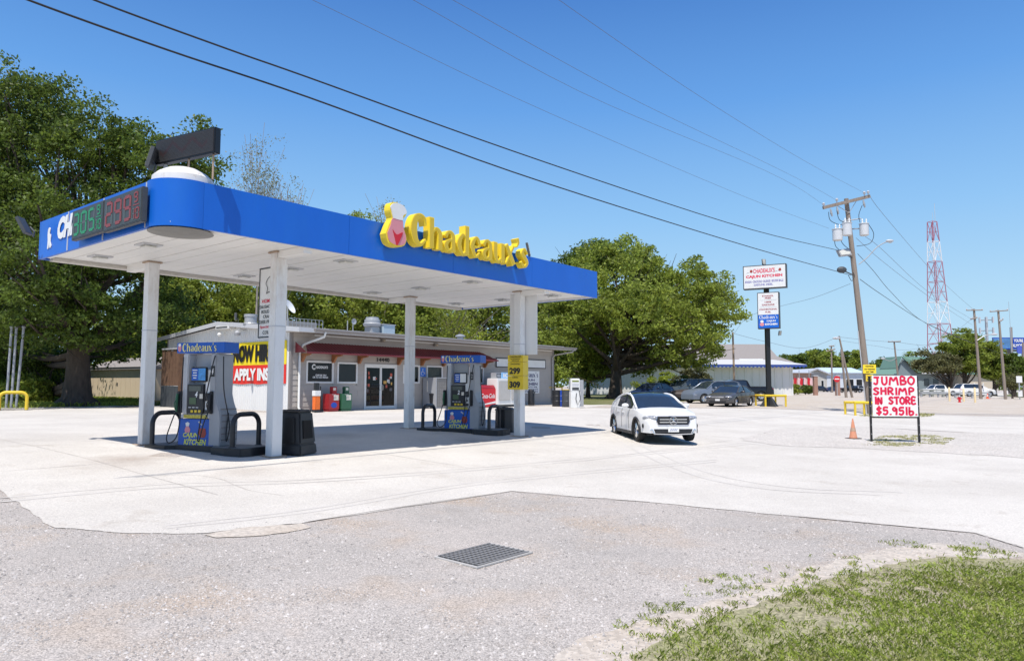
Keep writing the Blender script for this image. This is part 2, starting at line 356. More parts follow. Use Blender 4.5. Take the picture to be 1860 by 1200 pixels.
def quad_mesh(name, V, m, parent=None, k=4, smooth=False):
    n = len(V)//k; me = bpy.data.meshes.new(name); me.vertices.add(n*k); me.vertices.foreach_set('co', V.astype(np.float32).ravel())
    me.loops.add(n*k); me.loops.foreach_set('vertex_index', np.arange(n*k, dtype=np.int32))
    me.polygons.add(n); me.polygons.foreach_set('loop_start', np.arange(0, n*k, k, dtype=np.int32)); me.polygons.foreach_set('loop_total', np.full(n, k, np.int32))
    me.update(calc_edges=True); me.materials.append(M[m] if isinstance(m, str) else m)
    return link(bpy.data.objects.new(name, me), parent)

# ------------------------------------------------------------------ the ground and what is laid on it
def lines(lo, hi, step, far):
    a = [lo+i*step for i in range(int((hi-lo)/step)+1)]; x = hi; s = step
    while x < far: s *= 1.5; x += s; a.append(x)
    x = lo; s = step
    while x > -far: s *= 1.5; x -= s; a.insert(0, x)
    return np.array(a)
gx = lines(-60, 110, 2, 4000); gy = lines(-6, 170, 2, 4000)
XX, YY = np.meshgrid(gx, gy, indexing='ij'); ZZ = gnd(XX, YY)
me = bpy.data.meshes.new('ground'); nx, ny = len(gx), len(gy)
idx = np.arange(nx*ny).reshape(nx, ny)
me.from_pydata(list(zip(XX.ravel().tolist(), YY.ravel().tolist(), ZZ.ravel().tolist())), [], np.stack([idx[:-1, :-1], idx[1:, :-1], idx[1:, 1:], idx[:-1, 1:]], -1).reshape(-1, 4).tolist())
me.materials.append(M['grav']); ground = link(bpy.data.objects.new('ground', me)); tag(ground, 'wide crushed gravel ground running to the horizon', kind='structure')
def gz_at(X, Y):      # height of the faceted ground sheet
    i = np.clip(np.searchsorted(gx, X)-1, 0, nx-2); j = np.clip(np.searchsorted(gy, Y)-1, 0, ny-2)
    a = (X-gx[i])/(gx[i+1]-gx[i]); b = (Y-gy[j])/(gy[j+1]-gy[j])
    return ZZ[i, j]*(1-a)*(1-b)+ZZ[i+1, j]*a*(1-b)+ZZ[i, j+1]*(1-a)*b+ZZ[i+1, j+1]*a*b
def sheet(name, poly, h, m, label=None, parent=None, kind='structure', rough=0.):
    """a sheet lying h above the ground, cut on the ground's own grid so it follows it exactly"""
    if rough:
        q = []
        for i, p in enumerate(poly):
            a = np.array(p); b = np.array(poly[(i+1) % len(poly)]); L = np.linalg.norm(b-a); n = int(min(60, max(1, L/rough)))
            for k in range(n):
                t = k/n; c = a+(b-a)*t; q.append(tuple(c+RNG.normal(0, rough*.22, 2)*(0 if k == 0 else 1)))
        poly = q
    bm = bmesh.new(); f = bm.faces.new([bm.verts.new((p[0], p[1], 0)) for p in poly]); bmesh.ops.triangulate(bm, faces=[f])
    P = np.array(poly)
    for arr, ax in ((gx, 0), (gy, 1)):
        for c in arr:
            if P[:, ax].min() < c < P[:, ax].max():
                no = [0, 0, 0]; no[ax] = 1; co = [0, 0, 0]; co[ax] = c
                bmesh.ops.bisect_plane(bm, geom=bm.verts[:]+bm.edges[:]+bm.faces[:], plane_co=co, plane_no=no)
    for v in bm.verts: v.co.z = float(gz_at(v.co.x, v.co.y))+h
    bmesh.ops.recalc_face_normals(bm, faces=bm.faces)
    if sum(f.normal.z for f in bm.faces) < 0: bmesh.ops.reverse_faces(bm, faces=bm.faces)
    me = bpy.data.meshes.new(name); bm.to_mesh(me); bm.free(); me.materials.append(M[m]); o = link(bpy.data.objects.new(name, me), parent)
    if kind: o['kind'] = kind
    if label: o['label'] = label
    return o
def gp(*px): return [G(*p) for p in px]
near_edge = gp((0, 890), (95, 957), (240, 969), (380, 968), (560, 948), (930, 892), (1180, 912), (1450, 938), (1770, 968), (1860, 995))
near_edge = [tuple(np.array(p)*(1-t)+np.array(r)*t+(RNG.normal(0, .022, 2) if t else 0)) for p, r in zip(near_edge[:-1], near_edge[1:]) for t in np.linspace(0, .9, 10)]+near_edge[-1:]
lot = [(-30, 11.5)]+near_edge+[(9, 8.2), (16, 15), (30, 22)]+gp((1860, 828), (1700, 820), (1560, 812), (1440, 809), (1350, 800), (1400, 782), (1560, 774), (1860, 790), (1860, 757), (1560, 748), (1380, 742), (1060, 741))+[W(36, 13.2)[:2], W(34.5, 13.4)[:2], W(12, 15.9)[:2], W(12.8, 27)[:2]]+gp((250, 741), (120, 742), (0, 746))+[(-45, 40)]
conc = sheet('concrete_lot', lot, .006, 'conc', 'bright worn concrete forecourt under and around the canopy')
# joints and cracks in the concrete, one loose part
jm = MB()
def strip(pts, w, h=.0095):
    pts = [np.array(p[:2]) for p in pts]
    q = []
    for a, b in zip(pts[:-1], pts[1:]):
        n = max(1, int(np.linalg.norm(b-a)/.6))
        for k in range(n): q.append(a+(b-a)*k/n)
    q.append(pts[-1]); vs = []
    for i, p in enumerate(q):
        d = q[min(i+1, len(q)-1)]-q[max(i-1, 0)]; d /= np.linalg.norm(d)+1e-9; n_ = np.array((-d[1], d[0])); ww = w*random.uniform(.5, 1.3)
        for s in (1, -1): c = p+n_*ww*s*.5; vs.append((c[0], c[1], float(gz_at(c[0], c[1]))+h))
    jm.add(vs, [(2*i, 2*i+1, 2*i+3, 2*i+2) for i in range(len(q)-1)])
for v in (-3.2, 2.0, 6.2, 10.4): strip([W(-6 if v > -1 else 8, v), W(34, v)], .014)
for u in (0, 5.2, 10.4, 15.6, 20.8, 26): strip([W(u, -2 if u < 12 else -7), W(u, 13.5)], .014)
for k in range(9):
    x, y = W(random.uniform(0, 26), random.uniform(-4, 12))[:2]; pts = [(x, y)]; a = random.uniform(0, 6.28)
    for j in range(9): a += random.uniform(-.5, .5); x += cos(a)*.35; y += sin(a)*.35; pts.append((x, y))
    strip(pts, .010)
strip(gp((560, 948), (700, 925), (930, 892), (1000, 899), (1180, 912)), .02, .010)
strip(gp((1450, 938), (1770, 968), (1858, 995)), .035, .010)
jo = jm.build('joint', mat('joint filler', (.44, .40, .36), .9, var=.3, scale=9), conc); jo['kind'] = 'stuff'
sheet('gravel_apron', gp((1345, 800), (1400, 780), (1480, 775), (1560, 773), (1700, 784), (1859, 788))+[(24, 23), (30, 26), (30, 21.5)]+gp((1858, 832), (1700, 822), (1560, 814), (1440, 811)), .012, 'gravl', 'pale gravel patch around the handwritten board', rough=.5)
sheet('dirt_lot', gp((1060, 739), (1380, 741), (1560, 746), (1859, 752))+[(75, 60), (110, 90), (110, 130)]+gp((1640, 712), (1440, 713.5), (1395, 722), (1250, 731), (1100, 736)), .004, 'dirt', 'pinkish dirt lot beyond the concrete', rough=1.2)
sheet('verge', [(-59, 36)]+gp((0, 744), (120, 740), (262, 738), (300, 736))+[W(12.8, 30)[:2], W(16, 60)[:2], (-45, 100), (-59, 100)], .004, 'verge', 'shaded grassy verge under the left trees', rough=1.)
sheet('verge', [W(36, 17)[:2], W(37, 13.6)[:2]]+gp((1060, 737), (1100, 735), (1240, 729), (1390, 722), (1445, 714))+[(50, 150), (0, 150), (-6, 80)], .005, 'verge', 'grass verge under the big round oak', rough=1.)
sheet('grass_strip', gp((1800, 716), (1859, 710), (1859, 722)), .008, 'verge', 'small mown grass strip by the far pavement')
sheet('pavement', gp((1778, 722), (1859, 703), (1859, 709), (1812, 722)), .010, 'conc', 'narrow concrete pavement running away at the far right')
lawn = gp((1120, 1215), (1200, 1165), (1290, 1122), (1400, 1088), (1500, 1052), (1600, 1030), (1700, 1010), (1860, 1016))+[(7, 8.4), (12, 8), (12, -5), (-1, -5), (.3, 3.5)]
sheet('lawn_soil', lawn, .005, 'soil', 'thin soil beneath the foreground grass', rough=.12)
sheet('dirt_hollow', gp((372, 972), (430, 960), (548, 951), (566, 958), (520, 968), (450, 975), (392, 977)), .0075, 'dirt', 'shallow brown dirt hollow at the slab edge', rough=.12)
sheet('dirt_edge', gp((980, 1215), (1050, 1160), (1190, 1120), (1290, 1090), (1420, 1050), (1560, 1005), (1700, 985), (1859, 1004), (1859, 1010), (1700, 1030), (1400, 1100), (1200, 1180), (1150, 1215)), .0025, 'dirt', 'sandy worn edge of the lawn', rough=.15)

def inside(poly, x, y):
    P = np.array(poly); n = len(P); c = np.zeros(x.shape, bool); j = n-1
    for i in range(n):
        k = ((P[i, 1] > y) != (P[j, 1] > y)) & (x < (P[j, 0]-P[i, 0])*(y-P[i, 1])/(P[j, 1]-P[i, 1]+1e-12)+P[i, 0]); c ^= k; j = i
    return c
def hashnoise(x, y, s, seed=0):
    """smooth value noise"""
    r = np.random.default_rng(seed); T = r.random((64, 64)); a = x*s; b = y*s; i = np.floor(a).astype(int); j = np.floor(b).astype(int); fa = a-i; fb = b-j
    fa = fa*fa*(3-2*fa); fb = fb*fb*(3-2*fb); g_ = lambda p, q: T[p % 64, q % 64]
    return g_(i, j)*(1-fa)*(1-fb)+g_(i+1, j)*fa*(1-fb)+g_(i, j+1)*(1-fa)*fb+g_(i+1, j+1)*fa*fb
def blades(name, x, y, hmin, hmax, wd_, label, m='grass'):
    n = len(x); a = RNG.uniform(0, 2*pi, n); h = RNG.uniform(hmin, hmax, n); ln = RNG.uniform(.2, 1.1, n)*h; z = gz_at(x, y)
    d = np.stack([np.cos(a), np.sin(a)], 1); p = np.stack([-d[:, 1], d[:, 0]], 1)*wd_*RNG.uniform(.6, 1.2, (n, 1))
    b = np.stack([x, y], 1); V = np.zeros((n, 4, 3)); tw = b+d*ln[:, None]
    mid = b+d*ln[:, None]*.35
    V[:, 0, :2] = b-p*.5; V[:, 0, 2] = z; V[:, 1, :2] = b+p*.5; V[:, 1, 2] = z+0
    V[:, 2, :2] = tw; V[:, 2, 2] = z+h*.85; V[:, 3, :2] = mid-p*.4; V[:, 3, 2] = z+h*.6
    o = quad_mesh(name, V.reshape(-1, 3), m); tag(o, label, None, None, 'stuff'); return o
n = 330000; x = RNG.uniform(-.3, 9, n); y = RNG.uniform(3.3, 8.8, n)
q = hashnoise(x, y, 1.7, 1)*.5+hashnoise(x, y, 6, 2)*.5
big = [(a, b) for a, b in lawn]
q = hashnoise(x, y, 1.7, 1)*.35+hashnoise(x, y, 6, 2)*.3+hashnoise(x, y, 17, 3)*.35
k = inside(big, x, y); cx_, cy_ = 9., 3.; edge = np.minimum.reduce([np.hypot(x-a, y-b) for a, b in [tuple(np.array(p)*(1-t)+np.array(r)*t) for p, r in zip(lawn[:7], lawn[1:8]) for t in np.linspace(0, 1, 10)]])
dens = np.clip(edge/1.25, 0, 1)
k = ((k & (q*.7+RNG.uniform(0, 1, n)*.3 > .66-.42*dens)) | ((~k) & (edge < .75) & (q > .60+.1*edge) & (RNG.uniform(0, 1, n) < .45))) & (x < y*.78+.3) & (x > .6-.0*y)
blades('grass', x[k], y[k], .012, .05, .0045, 'short green grass in the bottom right corner')
print('blades', k.sum())
pa = gp((1560, 808), (1600, 792), (1690, 790), (1735, 797), (1715, 808), (1640, 812))
x = RNG.uniform(10, 16, 60000); y = RNG.uniform(21.5, 27.5, 60000); k = inside(pa, x, y) & (hashnoise(x, y, 2.5, 3)+hashnoise(x, y, 8, 5) > 1.0)
k &= RNG.uniform(0, 1, len(x)) < .6; blades('grass', x[k], y[k], .02, .06, .012, 'sparse grass patch below the handwritten board', 'drygrass')
pa = gp((1545, 758), (1600, 750), (1700, 753), (1690, 757), (1600, 760))
x = RNG.uniform(15, 35, 60000); y = RNG.uniform(34, 50, 60000); k = inside(pa, x, y) & (hashnoise(x, y, 1.5, 4) > .4)
k &= RNG.uniform(0, 1, len(x)) < .5; blades('grass', x[k], y[k], .04, .15, .025, 'weeds round the foot of the utility pole', 'drygrass')
x = RNG.uniform(-45, -14, 60000); y = RNG.uniform(34, 60, 60000); pa = [(-59, 37)]+gp((0, 743), (120, 739), (262, 737), (300, 735))+[W(12.6, 29)[:2], (-30, 62), (-59, 62)]
k = inside(pa, x, y); blades('grass', x[k], y[k], .08, .32, .035, 'rough grass under the left trees')

# loose stones of the gravel
n = 90000; r_ = RNG.uniform(0, 1, n)**1.5*9+4.2; xx = RNG.uniform(-.8, .8, n)*r_; yy = r_
ed_ = np.minimum.reduce([np.hypot(xx-a, yy-b) for a, b in [tuple(np.array(p)*(1-t)+np.array(r)*t) for p, r in zip(near_edge[:-1], near_edge[1:]) for t in np.linspace(0, 1, 24)]])
k = (~inside(lot, xx, yy) | ((ed_ < .5) & (RNG.uniform(0, 1, n) < (.5-ed_)))) & ~inside(lawn, xx, yy) & (hashnoise(xx, yy, 1.3, 9)+.5*hashnoise(xx, yy, 5, 8) > .5); xx = xx[k][:40000]; yy = yy[k][:40000]
n = len(xx); s = RNG.gamma(2.0, .0026, n)+.0025; tet = np.array([(1, 0, 0), (0, 1, 0), (-1, 0, 0), (0, -1, 0), (0, 0, .8)])
a = RNG.uniform(0, 6.28, n); V = np.zeros((n, 5, 3)); st = RNG.uniform(.6, 1.3, (n, 5))
for i_ in range(5):
    px_, py_ = tet[i_, 0]*s*st[:, i_], tet[i_, 1]*s*st[:, i_]*.75
    V[:, i_, 0] = xx+px_*np.cos(a)-py_*np.sin(a); V[:, i_, 1] = yy+px_*np.sin(a)+py_*np.cos(a); V[:, i_, 2] = gz_at(xx, yy)+tet[i_, 2]*s
TR = V[:, [0, 1, 4, 1, 2, 4, 2, 3, 4, 3, 0, 4]]; 
me = bpy.data.meshes.new('loose_stones'); vv = V.reshape(-1, 3); F_ = (np.arange(n)[:, None, None]*5+np.array([(0, 1, 4), (1, 2, 4), (2, 3, 4), (3, 0, 4)])[None]).reshape(-1)
me.vertices.add(len(vv)); me.vertices.foreach_set('co', vv.astype(np.float32).ravel()); me.loops.add(len(F_)); me.loops.foreach_set('vertex_index', F_.astype(np.int32))
me.polygons.add(len(F_)//3); me.polygons.foreach_set('loop_start', np.arange(0, len(F_), 3, dtype=np.int32)); me.polygons.foreach_set('loop_total', np.full(len(F_)//3, 3, np.int32)); me.update(calc_edges=True)
me.materials.append(M['stone']); tag(link(bpy.data.objects.new('loose_stones', me)), 'loose small stones scattered over the foreground gravel', None, None, 'stuff')

# faint tyre marks crossing the slab
jm = MB()
for pts in (((300, 955), (560, 925), (900, 872), (1300, 835)), ((300, 960), (560, 931), (900, 877), (1300, 839)), ((0, 905), (300, 880), (620, 868), (1000, 838), (1400, 800)), ((0, 912), (300, 886), (620, 873), (1000, 842), (1400, 803)), ((1060, 760), (1250, 860), (1600, 900)), ((1075, 758), (1280, 857), (1640, 895))):
    P_ = smooth_path([G(*p) for p in pts], 8); strip([tuple(float(c) for c in p) for p in P_], .07, .0085)
tm = jm.build('tyre_mark', mat('tyre mark', (.555, .52, .475), .9, var=.08, scale=3, stain=(.60, .565, .515), stain_amt=1., stain_scale=.9), conc); tm['kind'] = 'stuff'
# drain grate in the gravel
c = [np.array(p) for p in gp((797, 1012), (890, 989), (948, 1003), (868, 1031))]
o0 = c[0]; ex = c[3]-c[0]; ey = c[1]-c[0]; gz0 = float(gz_at(*((c[0]+c[2])/2)))
dg = thing('drain_grate', 'grey steel drain grate set flush in the foreground gravel', 'grate', (float(o0[0]), float(o0[1]), gz0))
def gpnt(a, b, z): p = ex*a+ey*b; return (float(p[0]), float(p[1]), z)
b = MB(); b.hexa([gpnt(*t, .002) for t in ((-.04, -.04), (1.04, -.04), (1.04, 1.04), (-.04, 1.04))], [gpnt(*t, .008) for t in ((-.04, -.04), (1.04, -.04), (1.04, 1.04), (-.04, 1.04))]); b.build('dark_well', 'black', dg)
for (a0, b0, a1, b1) in ((-.05, -.05, 1.05, -.02), (-.05, 1.02, 1.05, 1.05), (-.05, -.02, -.02, 1.02), (1.02, -.02, 1.05, 1.02)):
    b = MB(); b.hexa([gpnt(*t, .0) for t in ((a0, b0), (a1, b0), (a1, b1), (a0, b1))], [gpnt(*t, .016) for t in ((a0, b0), (a1, b0), (a1, b1), (a0, b1))]); b.build('frame', 'concrete_k', dg)
GR_ = mat('grate steel', (.21, .205, .20), .7, var=.15, scale=20)
for i in range(9):
    a = i/8; b = MB(); b.hexa([gpnt(*t, .009) for t in ((a-.018, 0), (a+.018, 0), (a+.018, 1), (a-.018, 1))], [gpnt(*t, .026) for t in ((a-.018, 0), (a+.018, 0), (a+.018, 1), (a-.018, 1))]); b.build('bar', GR_, dg)
for i in range(13):
    a = (i+.5)/13; b = MB(); b.hexa([gpnt(*t, .009) for t in ((0, a-.011), (1, a-.011), (1, a+.011), (0, a+.011))], [gpnt(*t, .0235) for t in ((0, a-.011), (1, a-.011), (1, a+.011), (0, a+.011))]); b.build('cross_bar', GR_, dg)

# ------------------------------------------------------------------ the canopy
ZB, ZT, CL, CW = 4.5, 5.31, 13.69, 5.95
cn = thingUV('forecourt_canopy', 'long white canopy with blue fascia and rounded near corner over the pumps', 'canopy', 2.98, 1.18, .2)
ra = onU(265, 380, 0)[0]; rb = onV(369.8, 370, 0)[0]
def fascia(u0, v0, u1, v1, t=.06): # a long blue board
    b = MB()
    if v0 == v1: b.box(u0, v0, ZB-.03, u1, v0+t, ZT)
    else: b.box(u0, v0, ZB-.03, u0+t, v1, ZT)
    return b
fu = [rb, 3.9, 7.1, 10.3, CL]
for a, b_ in zip(fu[:-1], fu[1:]): fascia(a+.004, 0, b_-.004, 0).build('fascia_panel', 'blue', cn)
fv = [ra, 2.55, 4.3, CW-.065]
for a, b_ in zip(fv[:-1], fv[1:]): fascia(0, a+.005, 0, b_-.005).build('fascia_panel', 'blue', cn)
fascia(CL-.06, .065, CL-.06, CW-.065).build('fascia_panel', 'blue', cn)
fascia(0, CW-.06, CL, CW-.06).build('fascia_panel', 'blue', cn)
# drum at the rounded corner: circle through the two fascia ends
rr = .62*(ra+rb)/2+.16; cc = ((rb+ra)/2*.72+.08,)*2
def circ_hit():
    # centre on the diagonal so that the circle passes (0,ra) and (rb,0)
    m = np.array((rb/2, ra/2)); d = np.array((ra, rb))/math.hypot(ra, rb); k = .30; c = m+d*k; return c, math.hypot(c[0]-rb, c[1])
cc, rr = circ_hit()
a0 = atan2(ra-cc[1], -cc[0]); a1 = atan2(-cc[1], rb-cc[0])
if a1 < a0: a1 += 2*pi
arc = [(cc[0]+rr*cos(a0+(a1-a0)*i/24), cc[1]+rr*sin(a0+(a1-a0)*i/24)) for i in range(25)]
arci = [(cc[0]+(rr-.05)*cos(a0+(a1-a0)*i/24), cc[1]+(rr-.05)*sin(a0+(a1-a0)*i/24)) for i in range(25)]
b = MB(); vs = []
for p, q_ in zip(arc, arci): vs += [(p[0], p[1], ZB-.03), (p[0], p[1], ZT), (q_[0], q_[1], ZT), (q_[0], q_[1], ZB-.03)]
fs = []
for i in range(24):
    for k in range(4): fs.append((i*4+k, i*4+(k+1) % 4, i*4+4+(k+1) % 4, i*4+4+k))
fs += [(0, 1, 2, 3), (96, 97, 98, 99)]
b.add(vs, fs); b.build('corner_panel', 'blue', cn, smooth=30)
b = MB(); b.lathe([(rr-.06, ZB-.028), (rr-.03, ZB-.05), (rr-.25, ZB-.075), (.02, ZB-.09)], (cc[0], cc[1], 0), n=40); b.build('drum_underside', mat('dull steel', (.22, .215, .20), .5, metal=.3, var=.15, scale=4, stain=(.1, .09, .08), stain_amt=.5), cn, smooth=True)
b = MB(); b.lathe([(rr-.055, ZT-.1), (rr-.055, ZT-.02), (rr*.88, ZT+.13), (rr*.72, ZT+.22), (rr*.48, ZT+.30), (rr*.22, ZT+.345), (rr*.05, ZT+.355)], (cc[0], cc[1], 0), n=40); b.build('drum_dome', mat('dome white', (.75, .73, .69), .5, var=.06, scale=5, stain=(.3, .2, .12), stain_amt=.6, stain_scale=5), cn, smooth=True)
for v in (ra-.008, 2.55, 4.3): # thin vertical cover strips on the short side
    b = MB(); b.box(-.012, v-.02, ZB-.02, .004, v+.02, ZT-.01); b.build('cover_strip', 'lgrey', cn)
# soffit: planks run across the canopy
npl = 34; pw = (CL-.3)/npl; first = None
for i in range(npl):
    if first is None: b = MB(); b.box(.15, .15, ZB+.02, .15+pw-.018, CW-.30, ZB+.045); first = b.build('soffit_plank', 'soffit', cn)
    else: share(first, cn, (pw*i, 0, 0 if i % 3 else .004))
b = MB(); b.box(.2, .2, ZB+.05, CL-.06, CW-.06, ZB+.10); b.build('soffit_deck', 'trim', cn)
b = MB(); b.box(.55, .065, ZB-.02, CL-.065, .148, ZB+.045); b.box(.065, .55, ZB-.02, .148, CW-.28, ZB+.045); b.box(CL-.148, .150, ZB-.02, CL-.065, CW-.28, ZB+.045); b.build('soffit_trim', 'white', cn)
b = MB(); b.box(.2, CW-.28, ZB-.06, CL-.2, CW-.07, ZB+.04); b.build('back_gutter', mat('gutter cream', (.58, .55, .5), .6, var=.08), cn)
b = MB(); b.box(.3, .2, ZT-.20, CL-.3, CW-.2, ZT-.17); b.build('roof_deck', 'roof', cn)
PO = [(2.98, 1.18), (1.87, 4.56), (10.07, 4.71), (11.19, 1.155)]
for (u, v) in PO:
    z = float(gnd(*W(u, v)[:2])); b = MB(); b.box(u-.12, v-.12, z-.05, u+.12, v+.12, ZB+.05); p_ = b.build('post', 'post', cn, bevel=.008)
    b = MB(); b.box(u-.2, v-.2, z+.0, u+.2, v+.2, z+.025); b.build('base_plate', 'rust', p_)
    b = MB(); b.box(u-.126, v-.126, 2.92, u+.126, v+.126, 2.945); b.build('seam_band', 'lgrey', p_)
    b = MB(); b.box(u-.16, v-.16, ZB-.015, u+.16, v+.16, ZB+.015); b.build('cap_plate', 'rust', p_)
    b = MB(); b.box(u-.1, v+.13 if v < 3 else v-3.3, ZB-.10, u+.1, v+3.2 if v < 3 else v-.13, ZB+.018); 
    if v > 3: b = MB(); b.box(u-.1, v+.13, ZB-.12, u+.1, CW-.29, ZB+.018)
    else: b = MB(); b.box(u-.1, .15, ZB-.12, u+.1, v-.13, ZB+.018)
    b.build('cross_beam', 'soffit', cn)
for (px_, py_) in ((270, 446), (182, 467), (444, 502), (628, 475), (676, 532), (764, 524), (858, 513), (828, 552), (913, 545), (1004, 537), (530, 489)):
    a, b1, c1 = ray(px_, py_); t = (ZB-EYE)/c1; u, v = uv(a*t, b1*t)
    if not (.3 < u < CL-.3 and .3 < v < CW-.4): continue
    b = MB(); b.box(u-.2, v-.2, ZB-.005, u+.2, v+.2, ZB+.019); f = b.build('light_frame', 'lgrey', cn)
    b = MB(); b.box(u-.13, v-.13, ZB-.045, u+.13, v+.13, ZB-.006); b.build('lens', mat('lamp lens', (.7, .7, .66), .3, var=.1), f, bevel=.02)

# channel letters and the emblem on the long fascia
sg = thingUV('store_sign', 'big yellow raised store name letters with emblem on the long blue fascia', 'sign', 5.5, -.02, 5.0)
uC, zC = onV(746, 441, -.28); uS, zS = onV(962, 486, -.28)
zb_ = zC; s_ = "Chadeaux's"
zt_ = onV(768, 391, -.28)[1]; Hc = zt_-zb_; tot = sum(GW[c] for c in s_); x = uC; print('sign', uC, uS, zC, zS, Hc, ra, rb, rr)
for c in s_:
    w = GW[c]/tot*(uS-uC); b = MB(); glyph(b, c, x, zb_+(zS-zC)*(x-uC)/(uS-uC), w*.97, Hc, -.27, -.065, .014); L_ = b.build('letter', 'yellow', sg)
    b = MB(); glyph(b, c, x, zb_+(zS-zC)*(x-uC)/(uS-uC), w*.97, Hc, -.276, -.26, -.008); b.build('face', 'yelface', L_); x += w
# plain stand-in for the emblem: a cut-out with hat, rounded body and kerchief shapes
ue, ze = onV(697, 441, -.2); ue1, zt1 = onV(736, 375, -.2); we = ue1-ue; he = zt1-ze
def blob(pts, y0, y1, m, parent, name, grow=0.):
    P = smooth_path([(ue+a*we, ze+c*he) for a, c in pts]+[(ue+pts[0][0]*we, ze+pts[0][1]*he)], 4)[:-1]
    if grow:
        cx0 = sum(p[0] for p in P)/len(P); cz0 = sum(p[1] for p in P)/len(P); P = [(cx0+(p[0]-cx0)*(1+grow), cz0+(p[1]-cz0)*(1+grow)) for p in P]
    b = MB(); b.prism([(float(p[0]), float(p[1])) for p in P], y0, y1); return b.build(name, m, parent, bevel=0)
outl = [(.0, .22), (.12, .02), (.45, -.05), (.85, .0), (1.0, .18), (.85, .45), (.8, .62), (.98, .82), (.8, .97), (.5, 1.02), (.25, .98), (.18, .8), (.28, .62), (.15, .45)]
blob(outl, -.26, -.065, 'yellow', sg, 'emblem_back')
blob([(.07, .24), (.16, .06), (.48, -.01), (.84, .03), (.96, .2), (.82, .44), (.76, .62), (.32, .62), (.22, .46)], -.275, -.262, 'pink', sg, 'emblem_body')
blob([(.32, .62), (.24, .78), (.2, .90), (.42, 1.0), (.8, .98), (.97, .83), (.80, .74), (.76, .62)], -.280, -.262, 'white', sg, 'emblem_hat')
blob([(.3, .34), (.5, .24), (.78, .32), (.62, .08), (.5, -.02), (.42, .12)], -.286, -.276, 'red', sg, 'emblem_kerchief')

# price displays and remains of older lettering on the short fascia
def display(px0, px1, lab, digits, mlit, cat='price display'):
    (va, z0), (vb, z1) = onU(px0[0], px0[1], -.1), onU(px1[0], px1[1], -.1)
    w = va-vb; h = z0-z1; t = thing('price_display', lab, cat, W(-.075, vb, z1), PSI-pi/2, 'fuel price displays on the short fascia')
    # local x runs right (towards -v) from the left end; shift so that x=0 is the left (far) end
    t.location = W(-.075, va, z1)
    b = MB(); b.box(0, -.10, 0, w, 0, h); b.build('housing', 'dgrey', t, bevel=.01)
    b = MB(); b.box(.03, -.106, .03, w-.03, -.1005, h-.03); b.build('screen', 'ledoff', t)
    seg = {'3': 'abgcd', '0': 'abcdef', '5': 'afgcd', '2': 'abged', '9': 'abcfgd', '1': 'bc'}
    def digit(ch, x, z, dw, dh, tname='digit'):
        tk = dw*.2; on = MB(); offm = MB()
        R = dict(a=(x+tk, z+dh-tk, x+dw-tk, z+dh), g=(x+tk, z+dh/2-tk/2, x+dw-tk, z+dh/2+tk/2), d=(x+tk, z, x+dw-tk, z+tk), f=(x, z+dh/2+.01, x+tk, z+dh-tk*.5), b=(x+dw-tk, z+dh/2+.01, x+dw, z+dh-tk*.5), e=(x, z+tk*.5, x+tk, z+dh/2-.01), c=(x+dw-tk, z+tk*.5, x+dw, z+dh/2-.01))
        for k_, r in R.items(): (on.box(r[0], -.114, r[1], r[2], -.1065, r[3]) if k_ in seg[ch] else MB().box(r[0], -.110, r[1], r[2], -.1065, r[3]).build('unlit_segment', 'grnd', t))
        on.build(tname, mlit, t)
    dw = w*.19; x = w*.06
    for ch in digits: digit(ch, x, h*.12, dw, h*.76); x += w*.245
    digit('9', w*.81, h*.58, w*.1, h*.32, 'fraction'); b = MB(); b.box(w*.79, -.112, h*.5, w*.94, -.1065, h*.53); b.build('fraction_bar', mlit, t)
    digit('1', w*.76, h*.1, w*.08, h*.34, 'fraction'); digit('0', w*.86, h*.1, w*.09, h*.34, 'fraction'); return t
display((139.5, 385.5), (194.5, 421), 'unlit looking fuel price display with green digits, farther from the rounded corner', '305', 'grn')
display((197.5, 365), (264.5, 402.5), 'fuel price display with dull red digits, beside the rounded corner', '299', 'redd')
v1_, z1_ = onU(100, 440, -.03); v0_, z0_ = onU(139, 385, -.03)
t = thing('fascia_lettering', 'white remains of painted store lettering at the far left of the short blue fascia', 'sign', W(-.004, v1_, 4.6), PSI-pi/2)
hh = onU(120, 390, -.02)[1]-onU(120, 434, -.02)[1]
txt('CHA', (v1_-v0_)/2+.07, onU(118, 411, -.02)[1]-4.6, v1_-v0_, hh*.92, -.014, M['white'], t, bold=.07, shear=.25)
vp, zp = onU(84, 452, -.03); vq, zq = onU(97, 410, -.03)
b = MB(); P = smooth_path([(0, 0), (.03, .4), (-.02, .7), (.05, .95), (.2, 1.0), (.3, .9), (.24, .7), (.4, .62), (.38, .3), (.5, .1), (.3, .02), (.22, .25), (.15, .02), (0, 0)], 3)[:-1]
sc_ = zq-zp; b.prism([(-(vp-v1_)+p[0]*sc_, zp-4.6+p[1]*sc_) for p in P], -.012, -.002); b.build('white_patch', 'white', t)

